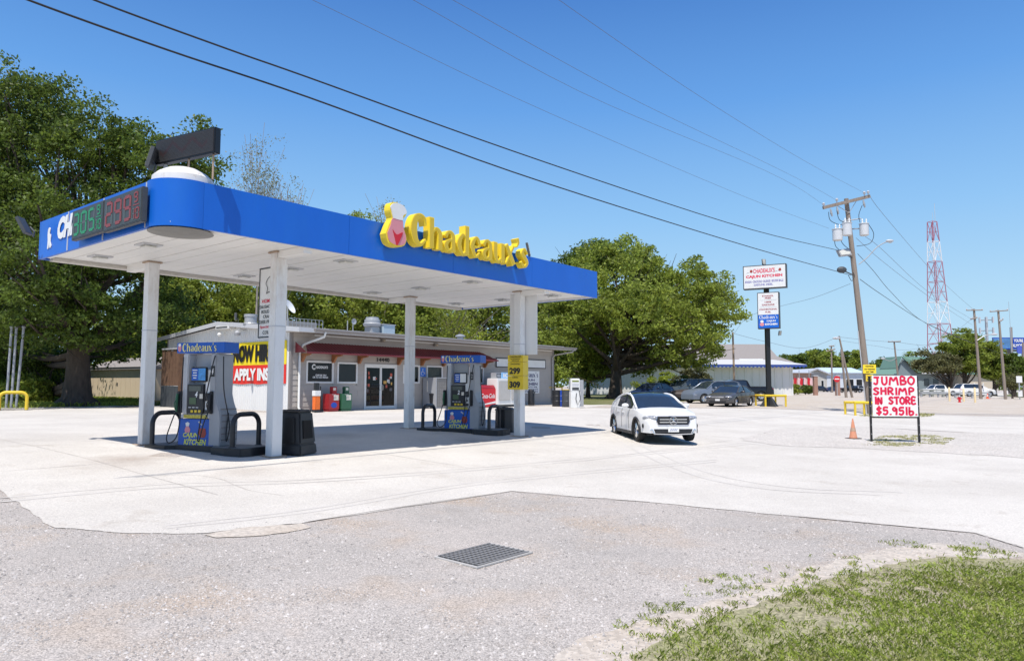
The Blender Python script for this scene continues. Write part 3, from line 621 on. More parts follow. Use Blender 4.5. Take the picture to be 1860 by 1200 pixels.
def floodlight(name_label, loc, rz, tilt, s=1., grp='floodlights mounted on the canopy and shop', cat='floodlight'):
    t = thing('floodlight', name_label, cat, loc, rz, grp)
    mtx = Matrix.Rotation(tilt, 4, 'X')
    b = MB(); b.box(-.13*s, -.035*s, 0, .13*s, .035*s, .38*s); b.xf(mtx); b.build('housing', 'dgrey', t, bevel=.006)
    for i in range(4): b = MB(); b.box(-.10*s, -.045*s, (.025+.09*i)*s, .10*s, -.036*s, (.095+.09*i)*s); b.xf(mtx); b.build('lamp_panel', mat('led panel lens', (.55, .55, .5), .3, var=.1), t)
    b = MB(); b.tube([(0, .03*s, .15*s), (0, .12*s, .05*s), (0, .10*s, -.06*s)], .02*s, 6); b.build('bracket', 'dgrey', t); return t
x_, z_ = onU(80, 395, -.35)
floodlight('black floodlight on an arm above the far left end of the short fascia', W(-.3, CW-.25, z_-.2), PSI-pi*.75, .5, 1.05)
p = at(270, 306, 13.2); floodlight('black floodlight tilted beside the message board', p, PSI-pi*.72, -.25, 1.05)
u_, z_ = onV(964, 463, 0); floodlight('small dark floodlight behind the last letter on the long fascia', W(u_, .05, z_-.02), PSI+.6, -.2, .95)
# message board above the drum
p = at(281, 300, 13.35); mbd = thing('message_board', 'black scrolling message board on legs above the white dome', 'message board', p, radians(-28))
w = 1.62; h = .47
b = MB(); b.box(0, 0, 0, w, .13, h); b.build('cabinet', 'blackp', mbd, bevel=.01)
b = MB(); b.box(.03, -.006, .03, w-.03, -.0005, h-.03); b.build('screen', mat('led screen', (.03, .026, .028), .6, var=.2), mbd)
on, of = MB(), MB()
for i in range(64):
    for j in range(17):
        xx_ = .05+i*(w-.1)/63; zz_ = .045+j*(h-.09)/16; ph = abs(((i+3) % 22)-11)/11; lit = abs(j-(4+9*ph)) < 1.6 and 4 < i < 58
        (on if lit else of).add([(xx_-.006, -.012, zz_-.006), (xx_+.006, -.012, zz_-.006), (xx_+.006, -.012, zz_+.006), (xx_-.006, -.012, zz_+.006), (xx_, -.0065, zz_)], [(0, 1, 2, 3), (0, 1, 4), (1, 2, 4), (2, 3, 4), (3, 0, 4)])
a = of.build('led_dots', mat('grey led', (.055, .06, .06), .4, var=.1), mbd); a['kind'] = 'stuff'; a = on.build('lit_led_dots', mat('red led', (.075, .03, .033), .4, var=.1), mbd); a['kind'] = 'stuff'
for i, xk in enumerate((.2, .85, 1.5)): b = MB(); b.tube([(xk, .08, -.45), (xk, .08, 0)], .035 if i == 0 else .018, 8); b.build('leg', 'galv' if i == 0 else 'rust', mbd)

# ------------------------------------------------------------------ pump islands, pumps, hoops
IR = -.3665; ix = np.array((cos(IR), sin(IR))); iy = np.array((-sin(IR), cos(IR)))
def mid(a, b): pa_, pb_ = W(*a), W(*b); return np.array(((pa_[0]+pb_[0])/2, (pa_[1]+pb_[1])/2))
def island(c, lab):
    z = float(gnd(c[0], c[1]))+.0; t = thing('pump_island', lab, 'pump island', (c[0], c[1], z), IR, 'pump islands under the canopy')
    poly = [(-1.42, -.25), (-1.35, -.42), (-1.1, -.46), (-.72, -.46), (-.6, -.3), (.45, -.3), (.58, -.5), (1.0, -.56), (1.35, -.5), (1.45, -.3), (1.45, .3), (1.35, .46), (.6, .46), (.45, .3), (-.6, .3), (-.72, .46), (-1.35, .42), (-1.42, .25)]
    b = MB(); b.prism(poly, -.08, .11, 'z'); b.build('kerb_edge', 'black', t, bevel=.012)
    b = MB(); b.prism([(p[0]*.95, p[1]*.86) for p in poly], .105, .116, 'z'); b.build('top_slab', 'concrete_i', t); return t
def hoop(c, dx, lab, w=.8, h=.68, r=.052, m='black', grp='black guard hoops on the pump islands', z0=.116, rz=None):
    p = c+ix*dx; z = float(gnd(c[0], c[1]))+z0; t = thing('guard_hoop', lab, 'guard hoop', (p[0], p[1], z), IR if rz is None else rz, grp)
    R = .24; pts = [(0, -w/2, 0), (0, -w/2, h-R)]+[(0, -w/2+R-R*cos(a), h-R+R*sin(a)) for a in np.linspace(.2, pi/2, 6)]+[(0, w/2-R+R*sin(a), h-R+R*cos(a)) for a in np.linspace(0, pi/2-.2, 6)]+[(0, w/2, h-R), (0, w/2, 0)]
    b = MB(); b.tube(pts, r, 12); b.build('pipe', m, t, smooth=60)
    for s in (-1, 1): b = MB(); b.lathe([(r*1.5, 0), (r*1.5, .015)], (0, s*w/2, 0), n=12); b.build('foot_ring', 'dgrey', t)
    return t
def pump(c, num, lab):
    z = float(gnd(c[0], c[1]))+.116; t = thing('fuel_pump', lab, 'fuel pump', (c[0], c[1], z), IR, 'fuel pumps under the canopy'); t.scale = (.86, 1, 1)
    D = .26
    b = MB(); b.box(-.62, -D, 0, .52, D, .56); b.build('base_cabinet', 'bluedk', t, bevel=.012)
    b = MB(); b.box(-.60, -D+.03, .575, .50, D-.03, .66); b.build('waist', 'lgrey', t, bevel=.006)
    b = MB(); b.box(-.56, -D+.02, .665, -.38, D-.02, 1.97); b.build('left_column', 'lgrey', t, bevel=.02)
    b = MB(); b.box(-.375, -D+.05, .665, .18, D-.05, 1.33); b.build('meter_body', 'grey', t, bevel=.008)
    b = MB(); b.box(.185, -D+.03, .665, .34, D-.03, 1.62); b.build('card_column', 'white', t, bevel=.01)
    # curved hose tower, wide at the foot
    prof = [(.36, 0), (.72, 0), (.73, .5), (.70, .72), (.60, .92), (.54, 1.1), (.54, 1.97), (.36, 1.97)]
    b = MB(); b.prism(prof, -D-.005, D+.005); b.build('hose_tower', 'grey', t, bevel=.018)
    for k in range(6): zz_ = .12+.13*k; b = MB(); b.box(.728-.03*max(0, k-4), -D+.03, zz_, .742-.03*max(0, k-4), D-.03, zz_+.02); b.build('louvre', 'trim', t)
    b = MB(); b.box(-.375, -.02, 1.34, .18, .02, 1.97); b.build('back_plate', mat('pump back', (.45, .46, .47), .5, var=.05), t)
    # displays
    b = MB(); b.box(-.24, -D-.02, 1.36, .26, -D+.03, 1.68); sc = b.build('advert_frame', 'blackp', t, bevel=.015)
    b = MB(); b.box(-.21, -D-.027, 1.39, .0, -D-.021, 1.65); b.build('advert', 'bluedk', sc)
    b = MB(); b.box(.005, -D-.027, 1.39, .23, -D-.021, 1.65); b.build('advert', mat('advert light blue', (.06, .28, .62), .4, var=.4, scale=12) if num == '4' else 'white', sc)
    for kk, (ln, wl) in enumerate((('', .16), ('', .12), ('', .14), ('', .1))): b = MB(); b.box(-.105-wl/2, -D-.031, 1.60-.055*kk, -.105+wl/2, -D-.0275, 1.62-.055*kk); b.build('print_line', 'white', sc)
    b = MB(); b.box(-.36, -D-.005, .68, .165, -D+.045, 1.31); mp_ = b.build('meter_panel', 'black', t, bevel=.01)
    b = MB(); b.box(-.30, -D-.012, 1.16, .08, -D-.0055, 1.27); b.build('amount_window', mat('lcd', (.09, .105, .09), .3, var=.1), mp_)
    b = MB(); b.box(-.28, -D-.012, .88, -.06, -D-.0055, 1.02); b.build('price_window', mat('lcd green', (.06, .11, .05), .3, var=.1), mp_)
    b = MB(); b.box(.05, -D-.012, 1.0, .15, -D-.0055, 1.1); b.build('notice', 'paper', mp_)
    for k in range(3):
        b = MB(); b.box(-.22+.12*k, -D-.018, .70, -.14+.12*k, -D-.0055, .755); b.build('grade_button', 'yelp', mp_, bevel=.004)
        b = MB(); b.box(-.3+.12*k, -D-.012, .80, -.22+.12*k, -D-.0055, .82); b.build('small_key', 'lgrey', mp_)
    txt(num, -.06, 1.09, .085, .13, -D-.009, M['white'], mp_, bold=.04, shear=.2)
    b = MB(); b.box(.2, -D-.005, .95, .32, -D+.029, 1.12); k_ = b.build('card_reader', 'black', t, bevel=.006)
    b = MB(); b.box(.225, -D-.012, 1.0, .295, -D-.0055, 1.07); b.build('card_screen', 'dgrey', k_)
    b = MB(); b.box(.21, -D+.02, .68, .315, -D-.0+.02-.02, .76); b.build('receipt_slot', 'black', t)
    b = MB(); b.box(.235, -D+.015, .82, .285, -D+.029, .87); b.build('keypad', 'dgrey', t)
    b = MB(); b.box(.38, -D-.014, 1.47, .50, -D-.0055, 1.70); nb = b.build('number_plate', 'blackp', t); txt(num, .44, 1.585, .07, .13, -D-.018, M['white'], nb, bold=.04, shear=.2)
    # nozzles in boots, hoses
    for sx, m_, xn in ((-1, 'greenbox', -.60), (1, 'black', .44)):
        b = MB(); b.box(xn-.055, -D-.05, .68, xn+.055, -D+.12 if sx < 0 else -D-.006, 1.16); bt = b.build('nozzle_boot', 'black', t, bevel=.015)
        b = MB(); b.tube([(xn, -D-.085, .72), (xn, -D-.085, .98), (xn, -D-.07, 1.10)], [.022, .034, .026], 8); b.tube([(xn, -D-.09, .98), (xn, -D-.15, .9), (xn, -D-.12, .76)], .012, 6); b.build('nozzle', m_, bt)
    hs = [[(-.62, -D-.08, .74), (-.70, -D-.14, .45), (-.80, -D-.16, .16), (-.66, -D-.2, .05), (-.48, -D-.16, .18), (-.46, -D-.09, .60), (-.50, -D-.05, 1.2), (-.50, -D-.02, 1.9)],
          [(.44, -D-.08, .74), (.36, -D-.14, .5), (.28, -D-.16, .2), (.22, -D-.14, .10), (.16, -D-.12, .2), (.25, -D-.10, .7), (.38, -D-.09, 1.2), (.50, -D-.06, 1.75), (.52, -D-.02, 1.92)],
          [(.76, -D+.0, 1.9), (.80, -D, 1.2), (.80, -.1, .62), (.86, -.12, .35), (.80, -.14, .10), (.75, -.1, .3), (.75, -.05, .7)]]
    for h_ in hs: b = MB(); b.tube([tuple(p) for p in smooth_path(h_, 5)], .014, 6, cap=True); b.build('hose', 'black', t, smooth=60)
    # topper
    b = MB(); b.box(-.80, -.22, 1.985, .74, .22, 2.215); tp = b.build('topper', 'bluedk', t, bevel=.006)
    word("Chadeaux's", -.62, 2.02, .50, .175, -.224, mat('pale yellow print', (.75, .68, .25), .5, var=.03), tp, .003)
    b = MB(); b.ell((-.71, -.222, 2.10), (.055, .006, .085)); b.build('emblem', 'pink', tp); b = MB(); b.ell((-.71, -.226, 2.165), (.045, .006, .035)); b.build('emblem_hat', 'white', tp)
    # base artwork: two words, a pot and a plain round emblem
    mt = mat('yellow green print', (.72, .72, .10), .5, var=.03); cab = t.children[0]
    txt('CAJUN', -.20, .205, .50, .125, -D-.004, mt, cab, .035, .2); txt('KITCHEN', -.06, .07, .72, .125, -D-.004, mt, cab, .035, .2)
    b = MB(); b.prism([(.06, .25), (.10, .17), (.24, .17), (.29, .25), (.26, .37), (.09, .37)], -D-.006, -D-.001); b.build('print_pot', mat('pot red', (.35, .05, .03), .5, var=.3, scale=25), cab)
    b = MB(); b.prism([(.02, .50), (.14, .43), (.16, .45), (.05, .52)], -D-.006, -D-.001); b.build('print_spoon', 'lgrey', cab)
    b = MB(); b.prism([(-.38, .27), (-.24, .27), (-.22, .34), (-.27, .40), (-.36, .40), (-.40, .33)], -D-.006, -D-.001); b.build('print_emblem', 'pink', cab)
    b = MB(); b.prism([(-.36, .405), (-.27, .405), (-.25, .47), (-.31, .50), (-.38, .47)], -D-.006, -D-.001); b.build('print_emblem_hat', 'white', cab)
    b = MB(); b.prism([(-.48, .575), (.28, .575), (.28, .65), (-.48, .65)], -D+.018, -D+.0295); b.build('warning_strip', mat('warning print', (.5, .42, .06), .5, var=.6, scale=35), t)
    return t
c1 = mid(PO[0], PO[1]); c2 = mid(PO[3], PO[2])
island(c1, 'black edged island carrying the nearer fuel pump'); island(c2, 'black edged island carrying the farther fuel pump')
pump(c1-ix*.03, '4', 'blue and grey fuel pump numbered 4, nearer one at the left'); pump(c2+ix*.04, '2', 'blue and grey fuel pump numbered 2, farther one')
hoop(c1, -1.15, 'black guard hoop at the left end of the nearer island beside the back post'); hoop(c1, 1.05, 'black guard hoop at the right end of the nearer island')
hoop(c2, -1.15, 'black guard hoop at the left end of the farther island'); hoop(c2, 1.05, 'black guard hoop between the farther pump and the round bin')

# bins
def bin_boxy(px, py, lab, s=1., rz=IR+.1):
    X, Y = G(px, py); t = thing('litter_bin', lab, 'bin', (X, Y, float(gz_at(X, Y))+.007), rz)
    b = MB(); b.hexa([(-.37, -.34, 0), (.37, -.34, 0), (.37, .34, 0), (-.37, .34, 0)], [(-.35, -.32, .22), (.35, -.32, .22), (.35, .32, .22), (-.35, .32, .22)]); b.build('base', 'black', t, bevel=.025)
    b = MB(); b.hexa([(-.345, -.315, .222), (.345, -.315, .222), (.345, .315, .222), (-.345, .315, .222)], [(-.28, -.26, .90), (.28, -.26, .90), (.28, .26, .90), (-.28, .26, .90)]); b.build('body', 'black', t, bevel=.03)
    b = MB(); b.hexa([(-.30, -.28, .902), (.30, -.28, .902), (.30, .28, .902), (-.30, .28, .902)], [(-.24, -.21, .95), (.24, -.21, .95), (.24, .21, .95), (-.24, .21, .95)]); b.build('lid', 'black', t, bevel=.015)
    dk = mat('bin opening', (.004, .004, .004), .9)
    b = MB(); b.hexa([(.352, -.2, .34), (.352, .17, .34), (.33, .17, .34), (.33, -.2, .34)], [(.318, -.18, .72), (.318, .15, .72), (.27, .15, .72), (.27, -.18, .72)]); b.build('side_opening', dk, t)
    b = MB(); b.box(-.12, -.10, .951, .14, .12, .956); b.build('top_opening', dk, t)
    b = MB(); b.hexa([(-.22, -.338, .26), (.22, -.338, .26), (.22, -.32, .26), (-.22, -.32, .26)], [(-.18, -.298, .78), (.18, -.298, .78), (.18, -.27, .78), (-.18, -.27, .78)]); b.build('front_panel', 'blackp', t, bevel=.01); return t
bin_boxy(534, 824, 'squat black litter bin with side opening beside the nearest post')
X, Y = G(917, 784); t = thing('litter_bin', 'black eight sided bin tucked against the post with the yellow price board', 'bin', (X, Y, float(gz_at(X, Y))+.006))
b = MB(); b.lathe([(.30, 0), (.31, .05), (.30, .66)], n=8); b.build('body', 'black', t, bevel=.008)
b = MB(); b.lathe([(.32, .662), (.32, .70), (.24, .76)], n=8); b.build('lid', 'black', t, bevel=.006)
b = MB(); b.lathe([(.10, .762), (.10, .768)], n=12); b.build('opening', mat('bin opening', (.004,)*3), t)

# signs on the posts
u1, v1 = PO[0]
t = thingUV('menu_sign', 'narrow white menu board hanging on the nearest post', 'sign', u1+.14, v1+.3, 3.0)
vl, zt0 = onU(473, 488, u1+.16); _, zb0 = onU(473, 614, u1+.16); vr = vl-1.0
b = MB(); b.box(u1+.15, vr, zb0, u1+.19, vl, zt0); b.build('board', 'white', t)
b = MB()
for (a, c_, d_, e_) in ((vr, zb0, vl, zb0+.03), (vr, zt0-.03, vl, zt0), (vl-.03, zb0+.031, vl, zt0-.031), (vr, zb0+.031, vr+.03, zt0-.031)): b.box(u1+.140, a, c_, u1+.1495, d_, e_)
b.build('frame', 'dgrey', t)
def txtU(s, vc, zc, w, h, u, m, parent, bold=.02, shear=0.):   # reads from -u side: right = -v
    v, f = text_geo(s, bold, shear); b = MB(); b.add([(u, vc-(a-.5)*w, zc+(c-.5)*h) for a, c in v], f); return b.build('lettering', m, parent)
HH = zt0-zb0; vm = (vl+vr)/2
for s_, zf, w, h, m_ in (('HOMEMADE', .52, .72, .085, 'redtext'), ('SAUSAGE \u2022 TASSO', .44, .90, .075, 'blackp'), ('BOUDIN BALLS', .37, .76, .075, 'blackp'), ('CRACKLINS', .30, .62, .075, 'blackp'), ('DEER PROCESSING', .225, .90, .075, 'blackp'), ('Specialty MEATS', .15, .84, .075, 'redtext'), ('COLD BEER', .075, .62, .075, 'blackp')):
    txtU(s_, vm, zb0+HH*zf, w, h, u1+.138, M[m_], t, .015)
b = MB(); P = smooth_path([(.1, .0), (.18, .3), (.05, .55), (.2, .8), (.45, .9), (.6, .7), (.5, .5), (.7, .2), (.5, 0), (.3, .1), (.1, 0)], 3)[:-1]
b.tube([(u1+.137, vm+.25-p[0]*.5, zb0+HH*.62+p[1]*.42) for p in P], .007, 4); b.build('line_drawing', 'blackp', t)
px4, py4, _ = W(*PO[3]); zf4 = 2.9
def toY(py, Y=21.6, px=940): return at(px, py, Y)[2]
t = thing('price_board', 'yellow fuel price board with black numerals wrapped round the far front post', 'price board', (px4, py4, toY(707)), IR)
zB_, zT_ = 0, toY(645)-toY(707); HB = zT_
b = MB(); b.box(-.28, -.24, 0, .20, .22, HB*.40-.004); b.build('panel', 'yelprice', t, bevel=.004)
b = MB(); b.box(-.28, -.24, HB*.40+.004, .20, .22, HB*.80-.004); b.build('panel', 'yelprice', t, bevel=.004)
b = MB(); b.box(-.28, -.24, HB*.80+.004, .20, .22, HB); b.build('panel', 'yelprice', t, bevel=.004)
txt('299', -.055, HB*.54, .34, HB*.19, -.244, M['blackp'], t, .05); txt('309', -.055, HB*.14, .34, HB*.19, -.244, M['blackp'], t, .05)
txt('UNLEADED', -.04, HB*.74, .3, .04, -.244, M['blackp'], t, .02); txt('DIESEL', -.04, HB*.35, .18, .04, -.244, M['blackp'], t, .02)
txt("CHADEAUX'S", -.04, HB*.95, .38, .055, -.244, M['blackp'], t, .03); txt('NO ETHANOL', -.04, HB*.89, .3, .035, -.244, M['blackp'], t, .02); txt('GASOLINE', -.04, HB*.84, .24, .035, -.244, M['blackp'], t, .02)
t = thing('blank_board', 'plain white board behind the far front post above the price board', 'board', (px4, py4, toY(644)+.0), IR)
b = MB(); b.box(-.36, .13, .01, .50, .19, ZB-toY(644)-.03); b.build('panel', 'metalw', t, bevel=.004)
b = MB(); b.box(.115, .128, .012, .125, .1295, ZB-toY(644)-.05); b.build('panel_seam', 'lgrey', t)

# ------------------------------------------------------------------ the shop
BV, BU0, BU1, BZ = 15.8, 13.17, 33.2, .5         # front wall plane, left end, right end, floor level
def gB(u, v): return float(gnd(*W(u, v)[:2]))
shop = thingUV('shop_building', 'low beige shop with white ribbed side wall and dark red awning', 'shop', BU0, BV, BZ)
EV = BV-1.15                                         # eave line
_, ze_ = onV(736, 613, EV); _, ztop_ = onV(736, 606, EV); print('eave z', ze_, ztop_)
ZE = ze_; BD = 11.4; ZR = 4.74
# lap siding boards along the front, openings left free
ops = []
for (x0, y0, x1, y1) in ((556.5, 655.3, 604, 695.3), (612.8, 658, 647.6, 695.7), (661.4, 660.5, 719.1, 743.4), (732, 661.5, 761, 695), (774.7, 663.7, 802.7, 694.7), (822, 664.5, 842, 695), (851.7, 665, 877.3, 695)):
    a, c = onV(x0, y0, BV); d, e = onV(x1, y1, BV); ops.append((a, e, d, c))
ops[2] = (ops[2][0], BZ, ops[2][2], ops[2][3]); print('openings', [tuple(round(float(q), 2) for q in o) for o in ops])
ops[1] = (ops[1][0], ops[0][1], ops[1][2], ops[0][3]-.02)
for k in (3, 4, 5, 6): ops[k] = (ops[k][0], ops[0][1]+.02, ops[k][2], ops[0][3]-.05)
rows = 15; rh = (ZE+.05-BZ+.02)/rows
def cut(u0, u1, z0, z1):
    segs = [(u0, u1)]
    for (a, c, d, e) in ops:
        if e-.03 > z0 and c+.03 < z1:
            ns = []
            for (p, q) in segs:
                if d <= p or a >= q: ns.append((p, q)); continue
                if a > p: ns.append((p, a))
                if d < q: ns.append((d, q))
            segs = ns
    return segs
for r in range(rows):
    z0 = BZ-.02+r*rh; z1 = z0+rh-.008
    for (p, q) in cut(BU0+.12, BU1-.1, z0, z1):
        x = p
        while x < q-.01:
            x2 = min(q, x+3.66-(r % 3)*.9 if x == p else x+3.66)
            if q-x2 < .25: x2 = q
            b = MB(); b.hexa([(x+.003, BV-.028, z0), (x2-.003, BV-.028, z0), (x2-.003, BV, z0), (x+.003, BV, z0)], [(x+.003, BV-.012, z1), (x2-.003, BV-.012, z1), (x2-.003, BV, z1), (x+.003, BV, z1)])
            b.build('siding_board', 'siding', shop); x = x2
# filler behind boards where openings do not line up with a row; inner wall with real holes
b = MB()
xs = sorted(set([BU0+.05, BU1-.05]+[o[0] for o in ops]+[o[2] for o in ops]))
for p, q in zip(xs[:-1], xs[1:]):
    o = [w for w in ops if w[0] <= p+1e-6 and w[2] >= q-1e-6]
    if o: b.box(p, BV+.003, BZ-.1, q, BV+.12, o[0][1]) if o[0][1] > BZ+.1 else None; b.box(p, BV+.003, o[0][3], q, BV+.12, ZE+.25)
    else: b.box(p, BV+.003, BZ-.1, q, BV+.12, ZE+.25)
b.build('front_wall', 'siding', shop)
b = MB(); b.box(BU1-.10, BV-.035, BZ-.02, BU1+.02, BV+.1, ZE+.1); b.box(BU0-.01, BV-.035, BZ-.02, BU0+.115, BV+.1, ZE+.1); b.build('corner_board', 'trim', shop)
# room behind the glass: floor, back wall with shelves
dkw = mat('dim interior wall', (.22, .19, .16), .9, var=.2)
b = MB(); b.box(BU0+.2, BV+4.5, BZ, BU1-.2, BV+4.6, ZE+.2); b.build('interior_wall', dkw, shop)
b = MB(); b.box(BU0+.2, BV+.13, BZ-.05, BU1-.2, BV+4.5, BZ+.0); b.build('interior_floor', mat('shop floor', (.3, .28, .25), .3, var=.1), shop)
for k in range(7):
    u = 15.5+k*1.35; bb = MB(); bb.box(u, BV+1.6+(k % 2)*.5, BZ+.0, u+.9, BV+2.0+(k % 2)*.5, BZ+1.35); sh_ = bb.build('shelf_unit', mat('shelf dark', (.08, .07, .06), .7), shop)
    for j in range(4):
        gb = MB(); gb.box(u+.05, BV+1.55+(k % 2)*.5, BZ+.12+.32*j, u+.85, BV+1.6+(k % 2)*.5, BZ+.34+.32*j); gb.build('goods', mat('goods %d' % ((k+j) % 4), [(.5, .12, .08), (.45, .4, .3), (.15, .2, .35), (.5, .35, .08)][(k+j) % 4], .6, var=.7, scale=14), sh_)
# windows
glass2 = mat('shop window glass', (.02, .022, .022), .05, var=.1, spec=.35)
def framebox(b, u0, z0, u1, z1, y0, y1, t):
    b.box(u0, y0, z0, u1, y1, z0+t); b.box(u0, y0, z1-t, u1, y1, z1); b.box(u0, y0, z0+t+.001, u0+t, y1, z1-t-.001); b.box(u1-t, y0, z0+t+.001, u1, y1, z1-t-.001); return b
def clear_glass():
    m = bpy.data.materials.new('clear glass'); m.use_nodes = True; n = m.node_tree.nodes; l = m.node_tree.links
    tr = n.new('ShaderNodeBsdfTransparent'); tr.inputs[0].default_value = (.62, .64, .64, 1); gl = n.new('ShaderNodeBsdfGlossy'); gl.inputs['Roughness'].default_value = .03
    fr = n.new('ShaderNodeFresnel'); fr.inputs[0].default_value = 1.28; mx = n.new('ShaderNodeMixShader'); l.new(fr.outputs[0], mx.inputs[0]); l.new(tr.outputs[0], mx.inputs[1]); l.new(gl.outputs[0], mx.inputs[2]); l.new(mx.outputs[0], n['Material Output'].inputs[0]); return m
CG = clear_glass()
for k, (a, c, d, e) in enumerate(ops):
    if k == 2: continue
    b = MB(); framebox(b, a-.02, c-.02, d+.02, e+.02, BV-.045, BV+.05, .085); w_ = b.build('window', 'wframe', shop)
    b = MB(); b.box(a+.066, BV+.0, c+.066, d-.066, BV+.012, e-.066); b.build('pane', mat('black window film', (.012, .012, .013), .15, spec=.3) if k == 0 else (glass2 if k == 1 else CG), w_)
    if k == 0:
        W_ = d-a; H_ = e-c; t0 = w_
        txt('C', a+W_*.27, c+H_*.74, W_*.13, H_*.26, BV-.003, M['white'], t0, .05)
        txt("HADEAUX'S", a+W_*.58, c+H_*.73, W_*.46, H_*.13, BV-.003, M['white'], t0, .04)
        txt('Furniture', a+W_*.60, c+H_*.54, W_*.34, H_*.08, BV-.003, M['lgrey'], t0, 0, .3) if False else None
        txt('14440', 0, 0, .01, .01, BV+.3, M['white'], t0) if False else None
        txt('DINE IN', a+W_*.55, c+H_*.36, W_*.40, H_*.08, BV-.003, M['white'], t0, .04); txt('OR TO GO MEALS', a+W_*.53, c+H_*.26, W_*.58, H_*.09, BV-.003, M['white'], t0, .04)
    if k in (3, 4, 6):      # pale blind in the upper part
        b = MB(); b.hexa([(a+.1, BV+.1, c+.25), (d-.1, BV+.1, c+.25 if k == 3 else c+.5), (d-.1, BV+.12, c+.25 if k == 3 else c+.5), (a+.1, BV+.12, c+.25)], [(a+.1, BV+.1, e-.1), (d-.1, BV+.1, e-.1), (d-.1, BV+.12, e-.1), (a+.1, BV+.12, e-.1)]); b.build('blind', mat('tan blind', (.40, .33, .24), .8, var=.1), w_)
a, c, d, e = ops[2]; m_ = (a+d)/2
b = MB(); b.box(a, BV-.05, e-.1, d, BV+.05, e); b.box(a, BV-.05, BZ, a+.07, BV+.05, e-.101); b.box(d-.07, BV-.05, BZ, d, BV+.05, e-.101); b.build('door_frame', 'wframe', shop)
for s, (p, q) in enumerate(((a+.075, m_-.005), (m_+.005, d-.075))):
    b = MB(); b.box(p, BV-.03, BZ+.02, q, BV+.02, BZ+.18); b.box(p, BV-.03, e-.18, q, BV+.02, e-.102); b.box(p, BV-.03, BZ+.181, p+.06, BV+.02, e-.181); b.box(q-.06, BV-.03, BZ+.181, q, BV+.02, e-.181); dr = b.build('door', 'wframe', shop)
    b = MB(); b.box(p+.055, BV-.008, BZ+.175, q-.055, BV+.004, e-.175); b.build('pane', CG, dr)
    hx = q-.08 if s == 0 else p+.08; b = MB(); b.tube([(hx, BV-.03, BZ+.95), (hx, BV-.09, BZ+.97), (hx, BV-.09, BZ+1.2), (hx, BV-.03, BZ+1.22)], .014, 6); b.build('handle', 'chrome', dr)
    rs = random.Random(5+s)
    for j in range(9 if s else 6):
        x = rs.uniform(p+.1, q-.25); z = rs.uniform(BZ+.6, e-.5); w = rs.uniform(.08, .2); h = rs.uniform(.07, .18); b = MB(); b.box(x, BV-.012, z, x+w, BV-.009, z+h)
        b.build('sticker', rs.choice([mat('sticker white', (.6, .58, .55), .6, var=.4, scale=40), mat('sticker red', (.5, .1, .06), .6, var=.5, scale=40), mat('sticker orange', (.6, .35, .08), .6, var=.5, scale=40), mat('sticker dark', (.1, .09, .09), .6, var=.5, scale=40)]), dr)
uh, zh = onV(696, 653.5, BV-.03); txt('14440', uh, zh, onV(706, 653, BV)[0]-onV(683, 653, BV)[0], .2, BV-.04, M['blackp'], shop, .04)
# side wall of ribbed metal panels (plane u = BU0), gabled
def zroof(v): return ZE+.18+(ZR-ZE-.18)*(1-abs(v-(BV+BD/2))/(BD/2))
npan = 13; pwid = (BD-.02)/npan
for i in range(npan):
    v0 = BV+.12+i*pwid*.992; v1 = v0+pwid*.985
    b = MB(); prof = []; k = 5
    for j in range(k):
        q = v0+(v1-v0)*j/k; w = (v1-v0)/k; prof += [(q, 0), (q+w*.62, 0), (q+w*.68, -.022), (q+w*.94, -.022)]
    prof.append((v1, 0)); vs = []
    for (v, o) in prof: vs += [(BU0+o, v, BZ-.05), (BU0+o, v, zroof(v)-.10)]
    b.add(vs, [(2*j, 2*j+2, 2*j+3, 2*j+1) for j in range(len(prof)-1)])
    b.build('metal_panel', 'metalw', shop)
b = MB(); b.box(BU0+.03, BV+.13, BZ-.1, BU0+.1, BV+BD, ZE); b.hexa([(BU0+.03, BV+.13, ZE), (BU0+.1, BV+.13, ZE), (BU0+.1, BV+BD, ZE), (BU0+.03, BV+BD, ZE)], [(BU0+.03, BV+BD/2-.05, ZR-.05), (BU0+.1, BV+BD/2-.05, ZR-.05), (BU0+.1, BV+BD/2+.05, ZR-.05), (BU0+.03, BV+BD/2+.05, ZR-.05)]); b.build('side_wall', 'dgrey', shop)
b = MB(); b.box(BU0, BV+BD+.06, BZ-.1, BU1, BV+BD+.15, ZE+.1); b.box(BU1-.05, BV+.13, BZ-.1, BU1, BV+BD+.05, ZE+.2); b.build('rear_wall', 'siding', shop)
# roof: two low slopes, verge trim on the gable, gutter on the front
ov = .35
def slab(u0, va, za, u1, vb, zb, t, nm, m, par): b = MB(); b.hexa([(u0, va, za), (u1, va, za), (u1, vb, zb), (u0, vb, zb)], [(u0, va, za+t), (u1, va, za+t), (u1, vb, zb+t), (u0, vb, zb+t)]); return b.build(nm, m, par)
vr_ = BV+BD/2; zf_ = ZE+.06
rf = slab(BU0-ov, EV, zf_, BU1+.9, vr_, ZR, .06, 'roof', 'roof', shop)
slab(BU0-ov, vr_+.002, ZR, BU1+.9, BV+BD+.6, ZE+.10, .06, 'roof', 'roof', shop)
slab(BU0-ov-.03, EV, zf_-.13, BU0-ov-.002, vr_, ZR-.13, .2, 'verge_board', 'lgrey', shop); slab(BU0-ov-.03, vr_+.002, ZR-.13, BU0-ov-.002, BV+BD+.6, ZE-.03, .2, 'verge_board', 'lgrey', shop)
for i in range(22): u = BU0+.3+i*.92; slab(u, EV+.02, zf_+.061, u+.035, vr_, ZR+.061, .03, 'roof_seam', 'roof', rf)
